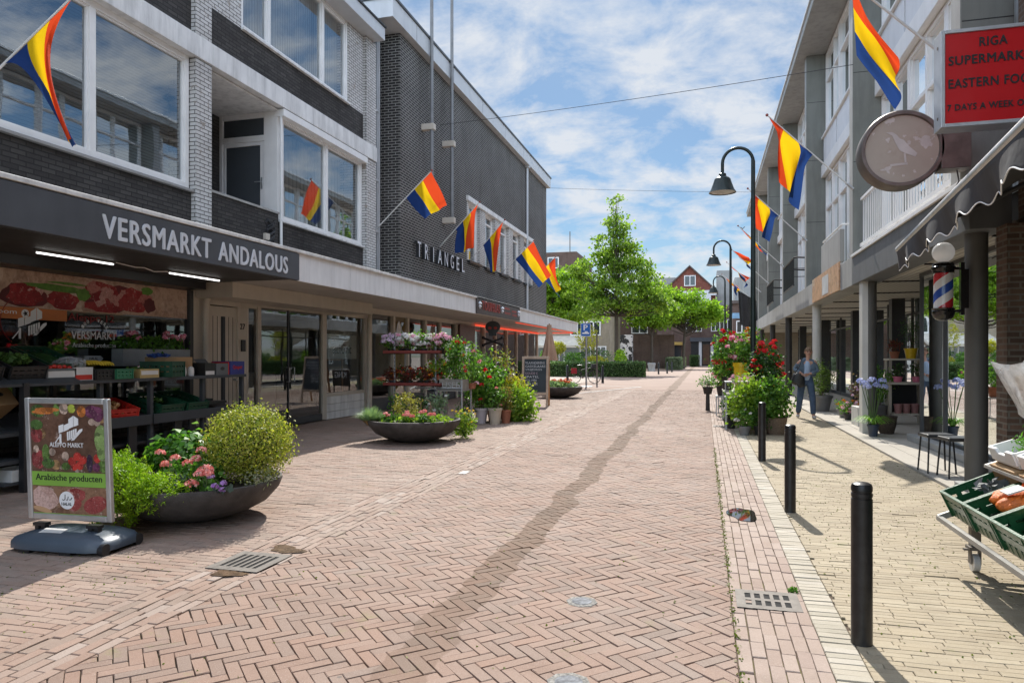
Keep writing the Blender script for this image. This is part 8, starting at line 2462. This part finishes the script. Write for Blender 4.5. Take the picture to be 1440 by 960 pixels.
for x in (-.75, .95):
    mb = MB(); mb.box(x, x + .42, YF - .3, YF - .05, 0, 3.6); mb.build("column", m_wpanel, FH)
mb = MB(); mb.box(-.2, .8, YF - .06, YF - .045, .2, 3.2); mb.build("door", plain("warm_door", (.12, .06, .03), .5), FH)
mb = MB(); mb.box(-6.8, -3.3, YF - .06, YF - .03, .9, 3.0); mb.box(-7.2, -3.0, YF - .7, YF - .05, 3.1, 3.4); mb.build("shop_front", m_dglass, FH)
mb = MB(); mb.box(-7.0, -3.1, YF - .75, YF - .7, 3.1, 3.55); mb.build("shop_pelmet", plain("ochre_pelmet", (.5, .33, .08), .6), FH)
RW = thing("far_row_house", "distant brick row with blue trim to the right of the red gabled house", "building", (9, 100, 0))
mb = MB(); mb.box(3.6, 14, 96, 108, 0, 8.2); mb.build("wall", m_rbrick, RW)
mb = MB(); mb.box(3.4, 14, 95.6, 108, 8.2, 8.6); mb.build("roof", m_rooft, RW)
mb = MB(); mb.box(3.5, 14, 95.9, 96, 6.3, 7.0); mb.build("blue_trim", plain("pale_blue_trim", (.2, .35, .5), .5), RW)
for x in (4.0, 6.2): fwin(RW, x, x + 1.4, 95.98, 4.4, 6.0, 1)
mb = MB(); mb.box(4, 9, 100, 106, 8.6, 12.0); mb.build("upper_storey", m_concl, RW)
BB = thing("brick_house", "purplish brown brick house with broad white windows behind the linden's lower crown", "building", (-9, 92, 0))
mb = MB(); mb.box(-15, -5.5, 88, 100, 0, 7.2); mb.build("wall", m_rbrick, BB)
mb = MB(); mb.box(-15.2, -5.3, 87.8, 100, 7.2, 7.5); mb.build("roof", m_rooft, BB)
fwin(BB, -8.6, -6.6, 87.95, 4.2, 6.0, 1)
CF = thing("cafe_house", "buff cafe house with white framed windows and a beige awning behind the long hedge", "building", (-14, 76, 0))
mb = MB(); mb.box(-22, -9.5, 74, 84, 0, 6.8); mb.build("wall", m_ybrick, CF)
mb = MB(); mb.box(-22, -9.4, 73.8, 84, 6.8, 7.1); mb.build("roof", m_rooft, CF)
for x in (-13.6, -11.9): fwin(CF, x, x + 1.5, 73.95, 3.6, 5.1, 1)
for x in (-15.4, -12.6, -11.0): fwin(CF, x, x + 1.2, 73.95, .6, 2.5, 1)
mb = MB(); mb.prism([(-17.6, 73.9, 3.6), (-17.6, 70.6, 2.55), (-17.6, 70.6, 2.3), (-17.6, 73.9, 3.4)], (0, 0, 0), (5.6, 0, 0)); mb.build("awning", plain("beige_awning", (.55, .5, .42), .8), CF)
mb = MB(); mb.box(-17.6, -12, 73.9, 73.98, .3, 2.4); mb.build("shop_window", m_dglass, CF)
FL = thing("flat_block", "flat roofed block with pale balconies seen past the corner of the anthracite building", "building", (-20, 90, 0))
mb = MB(); mb.box(-30, -15.2, 86, 98, 0, 11.6); mb.build("wall", m_concl, FL)
mb = MB(); mb.box(-30, -15, 85.8, 98, 11.6, 14.2); mb.build("top_storey", m_rbrick, FL)
for z in (3.2, 6.4, 9.4):
    mb = MB(); mb.box(-24, -15.5, 84.4, 86, z, z + .2); mb.box(-24, -15.5, 84.4, 84.5, z + .2, z + 1.2); mb.build("balcony", m_wpanel, FL)
    for x in (-22, -19.4, -17.2): fwin(FL, x, x + 1.5, 85.95, z + .3, z + 2.4, 1)
fwin(FL, -18.6, -17.2, 85.75, 12.2, 13.6, 1)
mb = MB(); mb.cyl((-21, 88, 14.2), (-21, 88, 16.6), .5, .5, 12); mb.lathe([(.5, 0), (.75, .2), (.6, .9), (.1, 1.1)], (-21, 88, 16.6), 12); mb.build("chimney", m_iron, FL)
mb = MB(); mb.cyl((-16.6, 90, 14.2), (-16.6, 90, 17.4), .06); mb.build("antenna", m_iron, FL)
# mural column, cafe parasols, low wall
MU = thing("mural_pillar", "squat pillar painted in black and white swirls beyond the linden trunk", "monument", (-7.6, 72, 0))
mb = MB(); mb.box(-8.1, -6.9, 71.5, 72.4, 0, 3.6); mb.build("pillar", blotch_mat("black_white_swirl", [(0, (.02, .02, .02)), (.45, (.03, .03, .03)), (.5, (.6, .58, .55)), (1, (.55, .53, .5))], 3.0), MU)
for (x, y, lb) in ((-4.6, 92, "closed grey parasol before the distant ochre pelmet shop"),):
    r_ = thing("closed_parasol", lb, "parasol", (x, y, 0)); mb = MB(); mb.lathe([(.05, 0), (.05, .9), (.55, 1.0), (.35, 2.6), (.06, 3.6)], (x, y, 0), 12); mb.build("folded_cloth", m_charc, r_, smooth=True)
r_ = thing("planter_box", "pale square planter beside the mural pillar", "planter", (-4.9, 70, 0)); mb = MB(); mb.lathe([(.3, 0), (.33, .4), (.4, .75), (.36, .8)], (-4.9, 70, 0), 12); mb.build("box", m_concl, r_)
WL = thing("far_wall", "low brown brick garden wall behind the linden trunk", "wall", (-6, 78, 0))
mb = MB(); mb.box(-11, -3.4, 86.5, 86.8, 0, 4.0); mb.build("wall", m_rbrick, WL)
# bird
BD = thing("bird", "tiny dark bird flying in the pale sky above the far street lamps", "bird", (3.0, 60, 11.7))
mb = MB(); mb.tube([(2.98, 60, 11.66), (3.0, 60, 11.7), (3.03, 60, 11.74)], [.02, .05, .02], 6); mb.add([(3.0, 60, 11.72), (3.12, 60.05, 11.86), (3.2, 60.05, 11.84), (3.04, 60, 11.70)], [(0, 1, 2, 3)]); mb.add([(3.0, 60, 11.72), (2.86, 60.05, 11.84), (2.80, 60.05, 11.80), (2.98, 60, 11.69)], [(0, 1, 2, 3)])
mb.build("body", m_black, BD, fix=False)

# ================================================================== WOMAN WALKING UNDER THE ARCADE
def skin_obj(name, V, E, Rr, mat, parent, loc, sub=2, root=0):
    me = bpy.data.meshes.new(name)
    me.from_pydata([tuple(v) for v in V], E, [])
    o = bpy.data.objects.new(name, me)
    C.objects.link(o)
    o.parent = parent
    md = o.modifiers.new("skin", "SKIN"); md.use_smooth_shade = True
    for i, r in enumerate(Rr):
        rr = r if isinstance(r, tuple) else (r, r)
        me.skin_vertices[0].data[i].radius = rr
        me.skin_vertices[0].data[i].use_root = (i == root)
    sd = o.modifiers.new("sub", "SUBSURF"); sd.levels = sub; sd.render_levels = sub
    me.materials.append(mat)
    return o


m_skin = plain("skin_tone", (.48, .27, .19), .55, var=.06, bump=.05)
m_denimj = plain("washed_denim_jacket", (.105, .15, .20), .8, var=.25, vs=9, bump=.5, bs=120)
m_jeans = plain("blue_jeans", (.05, .085, .15), .85, var=.3, vs=7, bump=.5, bs=120)
m_shirt = plain("light_blue_shirt", (.36, .46, .6), .8, var=.12, vs=8, bump=.3, bs=25)
m_hair = plain("short_fair_hair", (.22, .14, .08), .7, var=.35, vs=40, bump=1, bs=90)
m_shoe = plain("grey_trainers", (.42, .42, .42), .6, var=.4, vs=30)
m_leather = plain("black_leather_bag", (.015, .015, .016), .35, var=.3)
WO = thing("person", "woman with short hair in denim jacket and jeans, walking and reaching into her bag", "person", (2.36, 18.3, 0))
# joints: x to the picture's right, y away from the camera
J = {"pelvis": (0, 0, .92), "waist": (.0, 0, 1.06), "chest": (.02, 0, 1.26), "neckb": (.04, 0, 1.42), "neck": (.05, -.01, 1.49), "head": (.055, -.02, 1.575), "crown": (.055, -.01, 1.655),
     "shL": (-.125, 0, 1.385), "elL": (-.25, .06, 1.17), "wrL": (-.12, -.15, 1.08), "shR": (.20, 0, 1.38), "elR": (.255, .02, 1.13), "wrR": (.05, -.16, 1.07),
     "hiL": (-.09, 0, .88), "knL": (-.13, .02, .49), "anL": (-.16, .14, .10), "hiR": (.09, 0, .88), "knR": (.14, -.06, .48), "anR": (.155, -.08, .085)}
def sk(names, edges, radii, nm, mat, extra=None, sub=2):
    idx = {n: i for i, n in enumerate(names)}
    V = [J[n] for n in names]
    return skin_obj(nm, V, [(idx[a], idx[b]) for a, b in edges], radii, mat, WO, None, sub)
J.update({"toL": (-.18, .03, .035), "toR": (.17, -.21, .03), "heL": (-.16, .17, .06)})
body = sk(["pelvis", "waist", "chest", "neckb", "neck", "head", "crown", "shL", "elL", "wrL", "shR", "elR", "wrR", "hiL", "knL", "anL", "hiR", "knR", "anR", "toL", "toR"],
          [("pelvis", "waist"), ("waist", "chest"), ("chest", "neckb"), ("neckb", "neck"), ("neck", "head"), ("head", "crown"), ("chest", "shL"), ("shL", "elL"), ("elL", "wrL"), ("chest", "shR"), ("shR", "elR"), ("elR", "wrR"), ("pelvis", "hiL"), ("hiL", "knL"), ("knL", "anL"), ("pelvis", "hiR"), ("hiR", "knR"), ("knR", "anR"), ("anL", "toL"), ("anR", "toR")],
          [(.13, .09), (.11, .08), (.115, .075), (.055, .05), .048, (.078, .095), (.062, .075), .055, .042, .03, .055, .042, .03, .08, .055, .04, .08, .055, .04, .03, .03], "body", m_skin)
sk(["pelvis", "waist", "hiL", "knL", "anL", "hiR", "knR", "anR"], [("pelvis", "waist"), ("pelvis", "hiL"), ("hiL", "knL"), ("knL", "anL"), ("pelvis", "hiR"), ("hiR", "knR"), ("knR", "anR")],
   [(.15, .115), (.135, .105), .10, .078, .066, .10, .078, .066], "jeans", m_jeans)
J.update({"hem": (.01, 0, .90)})
sk(["waist", "chest", "neckb", "hem"], [("hem", "waist"), ("waist", "chest"), ("chest", "neckb")], [(.125, .11), (.13, .105), (.075, .065), (.13, .11)], "shirt", m_shirt)
# jacket: two fronts, back and sleeves
J.update({"jbL": (-.105, -.01, .98), "jcL": (-.10, -.02, 1.22), "jbR": (.13, -.01, .98), "jcR": (.14, -.02, 1.22), "cfL": (-.155, -.12, 1.10), "cfR": (.09, -.14, 1.085), "bk": (.02, .06, 1.28), "bkl": (.01, .07, 1.0), "colL": (-.02, -.02, 1.425), "colR": (.11, -.02, 1.425)})
sk(["colL", "jcL", "jbL", "shL", "elL", "cfL"], [("colL", "shL"), ("shL", "jcL"), ("jcL", "jbL"), ("shL", "elL"), ("elL", "cfL")], [.052, (.060, .115), (.05, .11), .066, .054, .044], "jacket", m_denimj)
sk(["colR", "jcR", "jbR", "shR", "elR", "cfR"], [("colR", "shR"), ("shR", "jcR"), ("jcR", "jbR"), ("shR", "elR"), ("elR", "cfR")], [.052, (.060, .115), (.05, .11), .066, .054, .044], "jacket", m_denimj)
sk(["colL", "bk", "bkl", "colR"], [("colL", "bk"), ("bk", "bkl"), ("bk", "colR")], [.05, (.16, .06), (.15, .06), .05], "jacket", m_denimj)
for s_, an, to in (("L", "anL", "toL"), ("R", "anR", "toR")):
    J["a" + s_] = tuple(np.array(J[an]) + np.array([0, .02, -.045])); J["b" + s_] = tuple(np.array(J[to]) + np.array([0, -.02, .01]))
    sk(["a" + s_, "b" + s_], [("a" + s_, "b" + s_)], [(.05, .05), (.045, .035)], "shoe", m_shoe)
# hands with fingers
def hand(wr, dirv, side, curl):
    wr, dirv, side = Vector(wr), Vector(dirv).normalized(), Vector(side).normalized()
    pal = wr + dirv * .075
    V = [wr, wr + dirv * .03, pal]; E = [(0, 1), (1, 2)]; Rr = [.026, (.034, .018), (.036, .016)]
    dn = dirv.cross(side).normalized() * curl
    for k, (off, ln) in enumerate(((-.028, .062), (-.010, .074), (.010, .070), (.026, .055))):
        b_ = len(V); p0 = pal + side * off
        V += [p0, p0 + dirv * ln * .45 + dn * .012, p0 + dirv * ln * .75 + dn * .035]; E += [(2, b_), (b_, b_ + 1), (b_ + 1, b_ + 2)]; Rr += [.010, .009, .008]
    b_ = len(V); p0 = wr + dirv * .03 - side * .034
    V += [p0, p0 + dirv * .03 - side * .018, p0 + dirv * .06 - side * .016]; E += [(1, b_), (b_, b_ + 1), (b_ + 1, b_ + 2)]; Rr += [.012, .010, .009]
    return skin_obj("hand", V, E, Rr, m_skin, WO, None, 1)
hand(J["wrL"], (.55, -.45, -.35), (.2, .3, .9), 1)
hand(J["wrR"], (-.75, -.35, -.15), (.1, -.2, .95), -1)
# head details
hc = Vector((2.36, 18.3, 0)) + Vector((.055, -.02, 1.585))
mb = MB(); 
def hairf(u, v):
    a = u * 2 * math.pi; b_ = v * math.pi * .62
    k = 1 + .05 * math.sin(9 * a + 4 * b_) + .03 * math.sin(17 * a)
    x, y, z = .092 * k * math.sin(b_) * math.cos(a), .108 * k * math.sin(b_) * math.sin(a), .118 * k * math.cos(b_)
    if y < -.02 and z < .055: z = .055 + (z - .055) * .1; y *= .93
    return (hc.x + x, hc.y + y + .012, hc.z + z)
mb.grid(32, 12, hairf); mb.build("hair", m_hair, WO, smooth=True, fix=False, ang=80)
mb = MB(); mb.tube([hc + Vector((0, -.088, .015)), hc + Vector((0, -.108, -.018)), hc + Vector((0, -.092, -.03))], [.009, .014, .011], 8); mb.build("nose", m_skin, WO, smooth=True)
for sx in (-.033, .033):
    mb = MB(); mb.ball(hc + Vector((sx, -.086, .012)), .012, 8); mb.build("eye", m_ink, WO)
    mb = MB(); mb.ball(hc + Vector((sx * 2.5, .0, -.005)), .022, 8, sc=(.5, .8, 1.2)); mb.build("ear", m_skin, WO, smooth=True)
mb = MB(); mb.obox(hc + Vector((0, -.09, -.055)), (.024, 0, 0), (0, .005, 0), (0, 0, .005)); mb.build("mouth", plain("lip", (.3, .09, .08), .5), WO)
BG = thing("shoulder_bag", "black leather shoulder bag hanging at the walking woman's hip", "bag", (2.36 - .2, 18.08, .86))
g0 = Vector((2.36 - .22, 18.3 - .19, .93))
mb = MB()
def bagg(u, v):
    a = u * 2 * math.pi; ca, sa = math.cos(a), math.sin(a)
    k = (abs(ca) ** 3 + abs(sa) ** 3) ** (-1 / 3); t_ = v
    wd = (.17 - .05 * t_) * (1 if 0 < v < 1 else .3)
    return g0 + Vector((wd * k * ca + .05 * t_, .07 * k * sa, -.14 + .27 * t_ + .015 * math.sin(5 * a) - .04 * ca))
mb.grid(28, 8, bagg); mb.build("body", m_leather, BG, smooth=True, fix=False, ang=60)
mb = MB(); mb.tube([g0 + Vector((-.06, 0, .12)), g0 + Vector((.06, -.0, .35)), g0 + Vector((.12, .1, .52)), g0 + Vector((.13, .22, .49)), g0 + Vector((.12, .1, .12))], .011, 6); mb.build("strap", m_leather, BG, smooth=True)
